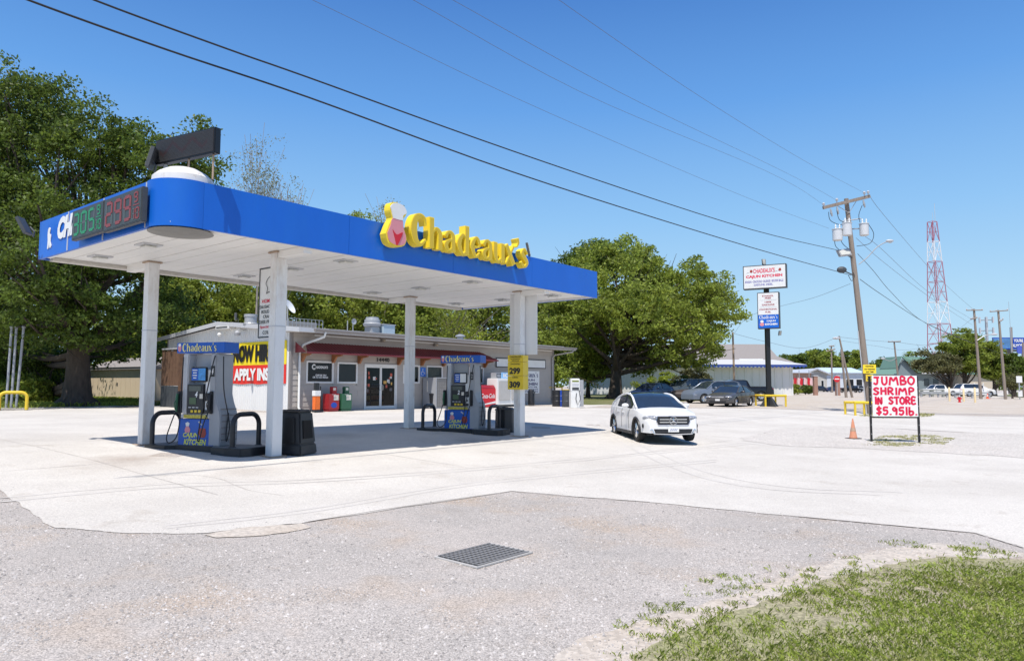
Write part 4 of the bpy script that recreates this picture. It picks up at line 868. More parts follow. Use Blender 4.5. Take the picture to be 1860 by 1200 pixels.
b = MB(); b.prism([(EV-.13, zf_+.055), (EV-.13, zf_-.02), (EV-.09, zf_-.07), (EV-.012, zf_-.07), (EV-.012, zf_+.055)], BU0-ov+.75, BU1+.9, 'x'); gu = b.build('gutter', 'trim', shop)
b = MB(); b.box(BU0-ov, EV-.02, zf_-.12, BU1+.9, EV-.002, zf_-.072); b.box(BU0-ov, EV-.02, zf_-.071, BU0-ov+.74, EV-.002, zf_+.05); b.build('fascia_board', 'lgrey', shop)
b = MB(); b.box(BU0-ov+.01, EV+.002, ZE-.03, BU1+.88, BV-.05, ZE-.005); b.build('eave_soffit', 'siding', shop)
b = MB(); b.box(BU0+1.2, BV-.075, ZE-.13, BU1-.3, BV-.04, ZE-.065); b.build('frieze_strip', 'wframe', shop)
# downspouts
ud, _ = onV(541, 700, BV); p_ = [(ud+.55, EV-.06, zf_-.07), (ud+.5, EV-.04, zf_-.28), (ud+.1, BV-.2, zf_-.62), (ud, BV-.09, zf_-.85), (ud, BV-.09, BZ+.2), (ud+.03, BV-.2, BZ+.05)]
b = MB(); b.tube(p_, .055, 8); ds = b.build('downspout', 'wframe', shop, smooth=50)
b = MB(); b.tube([(ud-.01, BV-.19, BZ+.06), (ud+.05, BV-.34, BZ+.05)], .075, 8); b.build('outlet', 'lgrey', ds)
ur = BU1-.25; b = MB(); b.tube([(BU1+.6, EV-.06, zf_-.07), (BU1+.55, EV+.0, zf_-.22), (ur+.15, BV-.2, zf_-.42), (ur, BV-.09, zf_-.6), (ur, BV-.09, BZ+.1)], .05, 8); b.build('downspout', mat('downspout beige', (.42, .4, .38), .5), shop, smooth=50)
# awning, ribbed, on wooden brackets
ua, za = onV(547.5, 621, BV); ub, zb2 = onV(893, 640.5, BV); AV = BV-.95
uf0, zf0 = onV(561, 638.5, AV); uf1, zf1 = onV(903, 654.5, AV); za = (za+zb2)/2+.0; zf0 = (zf0+zf1)/2; print('awning', ua, za, ub, zb2, uf0, zf0, uf1, zf1)
ua = uf0-.1; ub = uf1+.1; ncor = 150; b = MB(); vs = []
for i in range(ncor+1):
    t_ = i/ncor; u = ua+(ub-ua)*t_; o = .014 if i % 2 else -.014
    hip = min(1, (u-ua)/.55, (ub-u)/.55); hip = max(hip, 0)
    uu = u; vt = BV-.03-(1-hip)*.93; zt_2 = za-(za-zf0)*(1-hip)
    vs += [(uu, AV, zf0+o), (uu, vt, zt_2+o)]
b.add(vs, [(2*i, 2*i+2, 2*i+3, 2*i+1) for i in range(ncor)]); aw = b.build('awning', 'awn', shop)
b = MB(); b.box(ua, AV-.03, zf0-.06, ub, AV-.004, zf0+.02); b.build('awning_edge', mat('awning edge red', (.27, .03, .035), .45), aw)
b = MB(); b.add([(ua, AV, zf0-.01), (ua+.02, BV-.04, za-.0), (ua+.02, BV-.04, zf0)], [(0, 1, 2)]); b.build('awning_end', 'awn', aw)
for px_ in (553, 610, 657, 729, 771, 810, 845, 885):
    u = onV(px_, 665, BV-.3)[0]; b = MB(); b.prism([(BV-.031, zf0-.42), (BV-.031, zf0-.03), (BV-.75, zf0-.03), (BV-.75, zf0-.10), (BV-.35, zf0-.16), (BV-.16, zf0-.42)], u-.05, u+.05, 'x'); b.build('awning_bracket', 'wood', aw)
for px_, py_ in ((695, 619), (791, 627)):
    u, z = onV(px_, py_, BV-.1); b = MB(); b.box(u-.12, BV-.2, z-.05, u+.12, BV-.031, z+.1); l_ = b.build('wall_light', mat('lamp body', (.3, .27, .24), .5), shop); b = MB(); b.ell((u, BV-.22, z), (.09, .05, .06)); b.build('lens', mat('amber lens', (.5, .42, .3), .3), l_)
# pavement with yellow kerb in front of the right part
ka = 24.6; b = MB(); b.box(ka, BV-1.9, BZ-.3, BU1+.9, BV-.04, BZ+.02); kb = b.build('shop_pavement', 'concrete_k'); tag(kb, 'raised pavement along the right half of the shop front', kind='structure')
b = MB(); b.box(ka-.004, BV-2.06, BZ-.3, BU1+1.05, BV-1.904, BZ+.025); b.build('yellow_kerb', mat('worn yellow kerb', (.62, .42, .03), .7, var=.15, stain=(.45, .42, .38), stain_amt=.8, stain_scale=3), kb)

# things at the shop front
def tB(name, lab, cat, u, v, z=None, group=None): return thingUV(name, lab, cat, u, v, BZ if z is None else z, group)
def newsbox(px_, lab, body, pic):
    u = onV(px_, 748, BV-.5)[0]; v = BV-.62; t = tB('newspaper_box', lab, 'newspaper box', u, v, None, 'newspaper boxes by the shop wall'); z = BZ+.01
    b = MB(); b.box(u-.27, v-.2, z, u+.27, v+.2, z+.09); b.build('plinth', body, t, bevel=.01)
    b = MB(); b.box(u-.3, v-.22, z+.092, u+.3, v+.22, z+.80); b.build('cabinet', body, t, bevel=.015)
    b = MB(); b.box(u-.02, v-.10, z+.802, u+.24, v+.10, z+1.12); b.build('coin_box', body, t, bevel=.015)
    b = MB(); b.box(u+.03, v-.108, z+.95, u+.17, v-.101, z+1.07); b.build('label_plate', 'paper', t)
    b = MB(); b.box(u-.02, v-.228, z+.50, u+.24, v-.221, z+.74); w_ = b.build('window', 'wframe', t); b = MB(); b.box(u+.0, v-.233, z+.52, u+.22, v-.229, z+.72); b.build('front_page', 'paper', w_)
    if pic: b = MB(); b.ell((u-.0, v-.222, z+.28), (.17, .006, .13)); b.build('printed_oval', pic, t)
    b = MB(); b.tube([(u-.12, v-.225, z+.77), (u-.12, v-.26, z+.76), (u+.05, v-.26, z+.76), (u+.05, v-.225, z+.77)], .012, 6); b.build('pull_handle', 'galv', t)
newsbox(598, 'red newspaper box with blue oval, left one of the pair below the dark windows', mat('red box', (.35, .015, .02), .45, var=.08), 'teal')
newsbox(621, 'dark green newspaper box, right one of the pair below the dark windows', 'greenbox', None)
u = onV(571.5, 751, BV-1.0)[0]; v = BV-1.1; t = tB('ash_stand', 'black and orange upright receptacle near the downspout', 'receptacle', u, v)
b = MB(); b.box(u-.14, v-.12, BZ+.01, u+.14, v+.12, BZ+.12); b.build('base', 'black', t, bevel=.01)
b = MB(); b.box(u-.13, v-.11, BZ+.122, u+.13, v+.11, BZ+.72); b.build('body', 'orangeb', t, bevel=.01)
b = MB(); b.box(u-.15, v-.12, BZ+.722, u+.15, v+.12, BZ+.96); b.build('band', 'white', t, bevel=.008)
b = MB(); b.box(u-.10, v-.08, BZ+.962, u+.09, v+.08, BZ+1.30); b.build('upper', 'black', t, bevel=.01)
u = onV(580, 747, BV-.7)[0]; t = tB('thin_post', 'thin black post between the receptacle and the red box', 'post', u, BV-.75); b = MB(); b.tube([(u, BV-.75, BZ), (u, BV-.75, BZ+1.15)], .03, 8); b.build('shaft', 'blackp', t)
b = MB(); b.box(u-.1, BV-.85, BZ+.0, u+.1, BV-.65, BZ+.03); b.build('base', 'blackp', t)
# accessible parking sign
u0_, z0_ = onV(763.5, 683.5, BV-.05); u1_, z1_ = onV(773.5, 667.3, BV-.05); t = tB('parking_sign', 'small blue wheelchair sign on the wall between two windows', 'sign', u0_, BV-.05, z0_)
b = MB(); b.box(u0_, BV-.05, z0_, u1_, BV-.04, z1_); b.build('plate', mat('sign blue', (.03, .17, .62), .4), t)
uc, zc, q = (u0_+u1_)/2, (z0_+z1_)/2, (z1_-z0_)
b = MB(); b.tube([(uc-.02, BV-.054, zc+q*.2), (uc-.02, BV-.054, zc-q*.04), (uc+.09, BV-.054, zc-q*.06), (uc+.12, BV-.054, zc-q*.24)], .016, 5); b.ell((uc-.02, BV-.054, zc+q*.28), (.03, .01, .03)); b.tube([(uc-.02+.1*cos(a)-.02, BV-.054, zc-q*.14+.1*sin(a)) for a in np.linspace(1.9, 5.6, 10)], .012, 5); b.build('wheelchair_symbol', 'white', t)
# trash can, post item and propane cage
u = onV(787.5, 742, BV-.7)[0]; v = BV-.75; t = tB('litter_bin', 'round black bin against the shop wall under a window', 'bin', u, v)
b = MB(); b.lathe([(.24, 0), (.27, .7)], (u, v, BZ+.005), n=14); b.build('body', 'black', t, smooth=50); b = MB(); b.lathe([(.29, .702), (.29, .76), (.1, .86)], (u, v, BZ+.005), n=14); b.build('lid', 'black', t, smooth=50)
b = MB(); b.box(u-.26, v+.28, BZ+.86, u+.1, v+.3, BZ+1.45); b.build('notice', 'paper', t)
ua_, _ = onV(789.5, 740, BV-1.0); ub_, _ = onV(808, 740, BV-1.0); t = tB('gas_cage', 'tall grey perforated locker left of the farther pump', 'locker', ua_, BV-.6)
b = MB(); framebox(b, ua_, BZ+.01, ub_+.25, BZ+1.62, BV-1.1, BV-.1, .05); b.build('frame', 'grey', t)
b = MB(); b.box(ua_+.05, BV-1.06, BZ+.07, ub_+.2, BV-.12, BZ+1.56); cg = b.build('body', mat('perforated grey', (.28, .27, .25), .6, var=.3, scale=30), t)
for i in range(9):
    b = MB(); b.box(ua_+.06, BV-1.075, BZ+.12+.16*i, ub_+.19, BV-1.061, BZ+.14+.16*i); b.build('mesh_bar', 'trim', t)
for i in range(5): b = MB(); b.box(ua_+.12+.16*i, BV-1.085, BZ+.07, ua_+.135+.16*i, BV-1.076, BZ+1.56); b.build('mesh_bar', 'trim', t)
# red drinks cooler and ice freezer on the pavement
ZP = BZ+.025
ua_ = onV(872, 738, BV-1.5)[0]; ub_ = onV(900.5, 738, BV-1.5)[0]; z = ZP; vf = BV-1.5; t = tB('drinks_cooler', 'red drinks cooler beside the white ice freezer', 'cooler', ua_, vf, z); hC = onV(885, 699, vf)[1]-z; print('cooler', ua_, ub_, hC)
b = MB(); b.box(ua_, vf, z, ub_, vf+.7, z+hC*.84); bd = b.build('cabinet', 'red', t, bevel=.015); b = MB(); b.hexa([(ua_, vf, z+hC*.842), (ub_, vf, z+hC*.842), (ub_, vf+.7, z+hC*.842), (ua_, vf+.7, z+hC*.842)], [(ua_+.06, vf+.1, z+hC), (ub_-.06, vf+.1, z+hC), (ub_-.06, vf+.65, z+hC), (ua_+.06, vf+.65, z+hC)]); b.build('lid', mat('dark red lid', (.36, .02, .03), .4), t, bevel=.02)
wC = ub_-ua_; txt('Coca-Cola', (ua_+ub_)/2, z+hC*.5, wC*.88, hC*.21, vf-.004, M['white'], bd, .02, .35)
b = MB(); P = [(ua_+.02, z+.08), (ua_+.02, z+.12), (ub_-.02, z+hC*.26), (ub_-.02, z+hC*.16)]; b.prism([(float(a_), float(c_)) for a_, c_ in P], vf-.006, vf-.002); b.build('white_ribbon', 'white', bd)
ui0 = onV(903, 735, BV-1.6)[0]; ui1 = ui0+2.35; vf = BV-1.62; hI = onV(925, 687, vf)[1]-ZP; t = tB('ice_freezer', 'white ice freezer with grey doors under the ICE sign', 'freezer', ui0, vf, ZP); print('ice', ui0, hI)
b = MB(); b.box(ui0-.0, vf, ZP+.1, ui1, vf+.8, ZP+hI); bd = b.build('cabinet', 'white', t, bevel=.02); b = MB(); b.box(ui0+.05, vf+.05, ZP, ui1-.05, vf+.75, ZP+.099); b.build('base', 'dgrey', t)
for k in range(2):
    a_ = ui0+.12+k*1.12; b = MB(); b.box(a_, vf-.035, ZP+.35, a_+1.0, vf-.002, ZP+hI-.15); d_ = b.build('door', mat('freezer door', (.50, .48, .45), .4, var=.08), t, bevel=.03); b = MB(); b.box(a_+.9, vf-.06, ZP+.9, a_+.94, vf-.036, ZP+1.2); b.build('handle', 'chrome', d_)
ic0, iz0 = onV(911.5, 687.2, vf+.2); ic1, iz1 = onV(926, 677.8, vf+.2); t = tB('ice_sign', 'pale blue ICE sign standing on the freezer', 'sign', ic0, vf+.2, iz0); b = MB(); b.box(ic0, vf+.2, ZP+hI+.003, ic1+.35, vf+.26, iz1+.05); s_ = b.build('panel', mat('ice sign blue', (.25, .50, .80), .4), t); txt('ICE', (ic0+ic1+.35)/2, (ZP+hI+iz1+.05)/2, (ic1+.3-ic0)*.8, (iz1-iz0)*.75, vf+.196, M['white'], s_, .05)
g0 = onV(901, 687, vf+.3)[0]; t = tB('metal_box', 'grey metal box on top of the freezer left of the ICE sign', 'box', g0, vf+.3, ZP+hI); b = MB(); b.box(g0, vf+.3, ZP+hI+.003, g0+.55, vf+.7, ZP+hI+.32); b.build('case', 'grey', t, bevel=.01); b = MB(); framebox(b, g0+.05, ZP+hI+.05, g0+.5, ZP+hI+.27, vf+.285, vf+.298, .03); b.build('grille_frame', 'dgrey', t)
# wall signs
w0, wz0 = onV(901, 667, BV-.06); w1, wz1 = onV(991, 652, BV-.06); t = tB('blank_sign', 'blank white sign with black frame high on the shop wall', 'sign', w0, BV-.06, wz0); wzm = (onV(946, 668, BV-.06)[1], onV(946, 651.5, BV-.06)[1])
b = MB(); b.box(w0+.05, BV-.07, wzm[0]+.05, w1-.05, BV-.05, wzm[1]-.05); b.build('panel', 'white', t); b = MB(); framebox(b, w0, wzm[0], w1, wzm[1], BV-.08, BV-.045, .05); b.build('frame', 'blackp', t)
w1, _ = onV(979.5, 690, BV-.06); w0 = w1-2.5; z0_, z1_ = onV(968, 714, BV-.06)[1], onV(968, 673.5, BV-.06)[1]; t = tB('wall_sign', 'white painted shop sign on the wall behind the price board', 'sign', w0, BV-.06, z0_); b = MB(); b.box(w0, BV-.07, z0_, w1, BV-.045, z1_); b.build('panel', 'white', t)
HH = z1_-z0_; tb = mat('dark blue print', (.03, .03, .12), .5); word("Chadeaux's", w0+.15, z0_+HH*.72, w1-.12, HH*.22, BV-.074, tb, t, .003)
txt('CAJUN', (w0+w1)/2+.1, z0_+HH*.58, 1.3, HH*.12, BV-.074, tb, t, .04); txt('KITCHEN', (w0+w1)/2+.15, z0_+HH*.42, 1.8, HH*.13, BV-.074, tb, t, .04)
for k, s_ in enumerate(('OPEN 5AM TO 9PM', 'BOUDIN & CRACKLINS', '337 735 3446')): txt(s_, (w0+w1)/2+.1, z0_+HH*(.28-.10*k), 2.0 if k else 1.8, HH*.065, BV-.074, tb, t, .02)
u = onV(959.5, 738, BV-1.2)[0]; t = tB('litter_bin', 'slim dark bin at the right end of the ice freezer', 'bin', u+.3, BV-1.2, ZP); b = MB(); b.lathe([(.2, 0), (.2, .85), (.16, .93), (.05, .95)], (u+.3, BV-1.2, ZP), n=12); b.build('body', 'black', t, smooth=50); b = MB(); b.box(u+.2, BV-1.42, ZP+.7, u+.4, BV-1.385, ZP+.82); b.build('flap', 'dgrey', t)
# kerosene dispenser and drums beyond the corner
X, Y = G(1044, 740.5); t = thing('kerosene_dispenser', 'old white fuel dispenser standing alone right of the shop', 'fuel pump', (X, Y, float(gz_at(X, Y))), PSI-.7)
hK = at(1044, 687, Y)[2]-float(gz_at(X, Y)); b = MB(); b.box(-.28, -.2, 0, .28, .2, hK*.55); b.build('lower_cabinet', 'white', t, bevel=.02); b = MB(); b.box(-.26, -.18, hK*.552, .26, .18, hK); b.build('upper_head', 'white', t, bevel=.03)
for k_, (z0_, z1_, m_) in enumerate(((.60, .70, 'dgrey'), (.74, .84, 'lgrey'), (.88, .93, 'leafy'))): b = MB(); b.box(-.2, -.187, hK*z0_, .2, -.181, hK*z1_); b.build('dial_window' if k_ < 2 else 'green_label', m_, t)
b = MB(); b.box(.282, -.1, hK*.05, .5, .1, hK*.95); b.build('side_post', 'grey', t, bevel=.01); b = MB(); b.tube([(.2, -.22, hK*.6), (.25, -.3, hK*.3), (.1, -.3, hK*.1), (.0, -.24, hK*.3), (.05, -.21, hK*.5)], .02, 6); b.build('hose', 'black', t)
for k_, (px_, py_, r, h, m_, lab) in enumerate(((1012, 738, .3, .95, 'black', 'black drum at the right corner of the shop'), (1020, 738, .36, .95, 'teal', 'dark blue drum beside the old white dispenser'), (1030, 739, .3, 1.0, 'dgrey', 'dark grey drum nearest the old white dispenser'))):
    X, Y = G(px_, py_); t = thing('drum', lab, 'drum', (X, Y, float(gz_at(X, Y)))); b = MB(); b.lathe([(r*.97, 0), (r, .02), (r, h*.33), (r*1.04, h*.35), (r, h*.37), (r, h*.65), (r*1.04, h*.67), (r, h*.69), (r, h)], n=16); b.build('body', m_, t, smooth=30); b = MB(); b.lathe([(r*.99, h+.001), (r*.99, h+.03)], n=16); b.build('lid', 'dgrey' if m_ != 'dgrey' else 'yelp', t)
X, Y = G(1007, 734); t = thing('yellow_rail', 'low yellow rail at the shop corner', 'guard hoop', (X, Y, float(gz_at(X, Y)))); b = MB(); b.tube([(-.4, 0, 0), (-.4, 0, 1.1), (.5, 0, 1.1), (.5, 0, 0)], .05, 8); b.build('pipe', 'yelp', t)

# banner and fittings on the ribbed side wall
vb0, zb0 = onU(419, 657, BU0-.05); vb1, _ = onU(520, 660, BU0-.05); zt2 = onU(470, 620.5, BU0-.05)[1]; zm2 = onU(470, 662.5, BU0-.05)[1]; zl2 = onU(470, 697, BU0-.05)[1]
t = tB('hiring_banner', 'yellow and red hiring banner hung on the white side wall', 'banner', BU0-.05, vb1, zl2)
def sagpanel(z0, z1, m_, u=BU0-.05, nm='cloth'):
    b = MB(); vs = []; n = 16
    for i in range(n+1):
        v = vb0+(vb1-vb0)*i/n; o = .018*sin(i*2.1); vs += [(u+o*.5, v, z0+.02*sin(i*1.3)*(1 if z0 == zl2 else 0)), (u-o*.3, v, z1)]
    b.add(vs+[(x+.004, y, z) for x, y, z in vs], [(2*i, 2*i+2, 2*i+3, 2*i+1) for i in range(n)]+[(2*(n+1)+2*i, 2*(n+1)+2*i+1, 2*(n+1)+2*i+3, 2*(n+1)+2*i+2) for i in range(n)]); return b.build(nm, m_, t)
sagpanel(zm2+.002, zt2, mat('banner yellow', (.85, .66, .02), .5, var=.03)); sagpanel(zl2, zm2, mat('banner red', (.72, .03, .02), .5, var=.04))
hh = zt2-zm2; txtU('NOW HIRING', (vb0+vb1)/2+.0, (zt2+zm2)/2, (vb0-vb1)*.90, hh*.76, BU0-.085, M['blackp'], t, .07)
hh = zm2-zl2; txtU('APPLY INSIDE', (vb0+vb1)/2-.02, (zl2+zm2)/2, (vb0-vb1)*.84, hh*.66, BU0-.085, M['white'], t, .055)
va_, za_ = onU(398, 599, BU0-.2); vc_, zc_ = onU(422, 593, BU0-.2); t = tB('exhaust_hood', 'white louvred box under the gable peak of the side wall', 'vent', BU0-.2, vc_, za_); b = MB(); b.box(BU0-.4, vc_, za_, BU0-.03, va_, zc_+.08); b.build('case', 'white', t, bevel=.02); b = MB(); b.box(BU0-.42, vc_+.1, za_+.06, BU0-.402, va_-.1, za_+.12); b.build('slot', 'dgrey', t)
v_, z_ = onU(404, 606, BU0-.2); t = tB('security_camera', 'small white camera on a bracket below the vent box', 'camera', BU0-.2, v_, z_); b = MB(); b.tube([(BU0-.03, v_, z_), (BU0-.3, v_, z_)], .03, 6); b.build('arm', 'white', t); b = MB(); b.ell((BU0-.36, v_, z_-.05), (.1, .09, .09)); b.build('body', 'white', t, smooth=True)
v_, z_ = onU(440, 603, BU0-.2); t = tB('wall_lamp', 'grey barn lamp on the side wall above the banner', 'lamp', BU0-.2, v_, z_); b = MB(); b.tube([(BU0-.03, v_, z_+.1), (BU0-.35, v_, z_+.15), (BU0-.45, v_, z_)], .02, 6); b.build('arm', 'galv', t); b = MB(); b.lathe([(.05, .12), (.16, .0), (.13, -.12)], (BU0-.45, v_, z_-.05), n=12); b.build('shade', 'grey', t)
v0_, z0_ = onU(364, 681, BU0-.05); v1_, z1_ = onU(380, 656, BU0-.05); t = tB('side_cabinet', 'beige cupboard on the side wall seen behind the nearer pump', 'cabinet', BU0-.05, v1_, z0_); b = MB(); b.box(BU0-.2, v1_, z0_-.5, BU0-.03, v0_, z1_); b.build('case', mat('beige case', (.4, .36, .3), .6), t, bevel=.01); b = MB(); b.box(BU0-.215, v1_+.04, z0_-.45, BU0-.202, v0_-.04, z1_-.06); b.build('door', mat('beige case', (.4, .36, .3)), t)
# brown board lean-to at the back end of the side wall
va_ = onU(346, 700, BU0-.6)[0]; vb_ = onU(316, 700, BU0-.6)[0]; t = tB('board_leanto', 'brown boarded enclosure at the dark end of the side wall', 'enclosure', BU0-.6, va_); k = 0; v = va_
while v < vb_-.1: b = MB(); b.box(BU0-1.25, v, BZ+1.15, BU0-1.2, v+.28, BZ+2.9+.05*(k % 2)); b.build('board', 'brown', t); b = MB(); b.box(BU0-1.25, v, BZ+.02, BU0-1.2, v+.28, BZ+1.13); b.build('board', 'dgrey', t); v += .30; k += 1
b = MB(); b.box(BU0-1.3, va_-.05, BZ+2.98, BU0-.03, vb_, BZ+3.05); b.build('roof', 'roof', t); b = MB(); b.box(BU0-1.24, va_-.05, BZ, BU0-.03, va_-.005, BZ+2.9); b.build('end_wall', 'brown', t)
X, Y = G(301, 731); t = thing('blue_panel', 'pale blue sheet panel leaning by the dark enclosure', 'panel', (X, Y, float(gz_at(X, Y))), PSI-pi/2-.3); hP = at(300, 655, Y)[2]-float(gz_at(X, Y)); b = MB(); b.box(-.35, -.03, 0, .35, .03, hP); b.build('sheet', 'dumb', t); b = MB(); b.box(.352, -.03, 0, .42, .04, hP); b.build('edge', 'lgrey', t)
b = MB(); b.box(-2.0, .06, 0, -.355, .1, hP*.92); b.build('fence_board', mat('old grey boards', (.16, .17, .17), .8, var=.2), t)

# roof fittings
def roofz(v): return zf_+.06+(ZR-zf_)*min(1, (v-EV)/(vr_-EV)) if v < vr_ else ZR+.06
def onroof(px_, py_, v): u, z = onV(px_, py_, v); return u, z
v = BV+2.2; u, z = onV(676, 600, v); t = tB('exhaust_fan', 'silver mushroom exhaust fan on the shop roof', 'fan', u, v, roofz(v)); zr_ = roofz(v); zt_ = onV(676, 575.5, v)[1]; hh = zt_-zr_; b = MB(); b.box(u-.28, v-.28, zr_, u+.28, v+.28, zr_+hh*.35); b.build('curb', 'galv', t); b = MB(); b.lathe([(.30, hh*.352), (.45, hh*.42), (.5, hh*.55), (.42, hh*.62), (.42, hh*.8), (.36, hh*.84), (.34, hh*.97), (.1, hh)], (u, v, zr_), n=20); b.build('cowl', 'galv', t, smooth=40)
v = BV+2.0; u, _ = onV(700, 600, v); zr_ = roofz(v); hh = onV(700, 590.5, v)[1]-zr_; t = tB('roof_unit', 'pale blue grey box unit right of the silver fan', 'roof unit', u, v, zr_); b = MB(); b.box(u-.38, v-.3, zr_, u+.42, v+.4, zr_+hh); b.build('case', mat('unit case', (.42, .52, .58), .5, var=.05), t, bevel=.01); b = MB(); b.box(u-.42, v-.34, zr_+hh+.001, u+.46, v+.44, zr_+hh+.03); b.build('lid', 'lgrey', t)
v = BV+3.2; u, _ = onV(455, 590, v); zr_ = roofz(v); hh = onV(455, 571, v)[1]-zr_; t = tB('vent_cylinder', 'squat silver vent cylinder near the gable end', 'vent', u, v, zr_); b = MB(); b.lathe([(.28, 0), (.28, hh*.7), (.31, hh*.75), (.31, hh), (.05, hh*1.02)], (u, v, zr_), n=18); b.build('pipe', 'galv', t, smooth=40); b = MB(); b.lathe([(.35, .0), (.30, .06)], (u, v, zr_), n=18); b.build('flashing', 'galv', t)
v = BV+1.5; u, _ = onV(836, 618, v); zr_ = roofz(v); hh = max(.2, onV(836, 607, v)[1]-zr_); t = tB('turbine_vent', 'small silver turbine vent far along the shop roof', 'vent', u, v, zr_); b = MB(); b.lathe([(.18, 0), (.18, hh*.4), (.3, hh*.55), (.3, hh*.75), (.1, hh)], (u, v, zr_), n=14); b.build('turbine', 'galv', t, smooth=40); b = MB(); b.lathe([(.25, 0), (.2, .05)], (u, v, zr_), n=14); b.build('flashing', 'galv', t)
v = BV+1.2; u, _ = onV(524, 590, v); zr_ = roofz(v); zc_ = onV(526, 558, v)[1]; t = tB('satellite_dish', 'white satellite dish on the shop roof behind the nearest post', 'satellite dish', u, v, zr_); b = MB(); b.tube([(u, v+.1, zr_), (u, v+.1, zc_)], .03, 6); b.build('mast', 'galv', t); b = MB(); b.lathe([(.02, 0), (.2, -.02), (.36, -.09)], axis='y', n=20, cap=False); b.xf(Matrix.Translation((u, v, zc_)) @ Matrix.Rotation(.5, 4, 'Z') @ Matrix.Rotation(-.5, 4, 'X')); b.build('dish', 'white', t, smooth=True)
va_ = BV+1.9; u0_, _ = onV(524, 590, va_); u1_, _ = onV(586, 598, va_); zr_ = roofz(va_); t = tB('wire_cage', 'low wire cage of grey panels on the shop roof', 'cage', u0_, va_, zr_)
for a_, c_ in ((u0_, va_), ): 
    hh = .42; n = 9
    for i in range(n+1): u = u0_+(u1_-u0_)*i/n; b = MB(); b.box(u-.012, va_-.012, zr_, u+.012, va_+.012, zr_+hh); b.build('post', 'galv', t)
    for z in (.0, .2, .41): b = MB(); b.box(u0_, va_-.02, zr_+z+.01, u1_, va_-.013, zr_+z+.03); b.build('rail', 'galv', t)
    b = MB(); b.box(u0_+.05, va_+.2, zr_-.05, u1_-.2, va_+1.2, zr_+.32); b.build('inner_unit', mat('cage inner', (.3, .29, .27), .7, var=.2, scale=20), t)
v = BV+1.8
for px_, lab in ((631, 'thin mast on the shop roof, left of the silver fan'), (641, 'thin mast with small dish on the shop roof, nearer the silver fan')):
    u, _ = onV(px_, 600, v); zr_ = roofz(v); zt_ = onV(px_, 582, v)[1]; t = tB('roof_mast', lab, 'mast', u, v, zr_); b = MB(); b.tube([(u, v, zr_), (u, v, zt_)], .025, 6); b.build('pipe', 'galv', t); b = MB(); b.lathe([(.05, 0), (.05, .03)], (u, v, zr_), n=8); b.build('foot', 'galv', t)
    if px_ == 641: b = MB(); b.lathe([(.02, 0), (.16, -.05)], axis='y', n=14, cap=False); b.xf(Matrix.Translation((u, v-.03, zt_-.05))); b.build('dish', 'galv', t)
v = BV+2.4; u, _ = onV(428, 590, v); zr_ = roofz(v); floodlight('small black floodlight standing on the gable roof edge', W(u, v, zr_+.1), PSI-pi*.7, 0, .95)
u, z = onV(836, 598, BV+.6)

# shed, conduit poles and yellow hoop at the left
p0 = np.array(G(160, 724)); p1 = np.array(G(258, 727)); zs = .62; t = thing('garden_shed', 'cream boarded shed with grey shingle roof behind the back left post', 'shed', (float(p0[0]), float(p0[1]), float(gz_at(*p0))), atan2(*(p1-p0)[::-1]))
LS = float(np.linalg.norm(p1-p0))+1.6; hS = at(160, 671, p0[1])[2]-float(gz_at(*p0)); n = int(LS/.6); b = MB()
for i in range(n): b = MB(); b.box(i*LS/n+.008, 0, .02, (i+1)*LS/n-.008, .03, hS); b.build('board', 'shed', t)
b = MB(); b.box(0, .031, 0, LS, 3.5, hS); b.build('wall', 'shed', t); b = MB(); b.hexa([(-.2, -.25, hS-.05), (LS+.2, -.25, hS-.05), (LS+.2, 3.8, hS-.05), (-.2, 3.8, hS-.05)], [(-.2, -.25, hS+.12), (LS+.2, -.25, hS+.12), (LS+.2, 3.8, hS+.12), (-.2, 3.8, hS+.12)]); b.build('eave_board', 'trim', t)
b = MB(); b.hexa([(-.25, -.3, hS+.121), (LS+.25, -.3, hS+.121), (LS+.25, 3.85, hS+.121), (-.25, 3.85, hS+.121)], [(1.0, 1.7, hS+.85), (LS+.2, 1.7, hS+.85), (LS+.2, 1.9, hS+.85), (1.0, 1.9, hS+.85)]); b.build('roof', 'shingle', t)
b = MB(); b.box(LS*.44, -.02, hS*.45, LS*.45+.05, -.001, hS*.55); b.build('latch', 'dgrey', t)
ch = G(23, 745); hoop(np.array(ch), 0, 'single yellow pipe hoop at the far left edge of the lot', 2.3 if False else 1.0, .78, .07, 'yelp', None, 0, rz=pi/2+.5)
for i, (px_, lab) in enumerate(((11, 'leftmost of the three grey conduit poles behind the yellow hoop'), (20, 'middle one of the three grey conduit poles behind the yellow hoop'), (29, 'rightmost of the three grey conduit poles behind the yellow hoop'))):
    X, Y = G(px_, 741); X += .0; z = float(gz_at(X, Y)); hh = at(px_, 594, Y)[2]-z; t = thing('conduit_pole', lab, 'pole', (X, Y, z), 0, 'conduit poles by the yellow hoop'); b = MB(); b.tube([(0, 0, 0), (.16 if i == 2 else .05, 0, hh)], .055, 8); b.build('pipe', 'grey', t); b = MB(); b.ell((.16 if i == 2 else .05, 0, hh), (.085, .085, .07)); b.build('cap', 'galv', t, smooth=True)

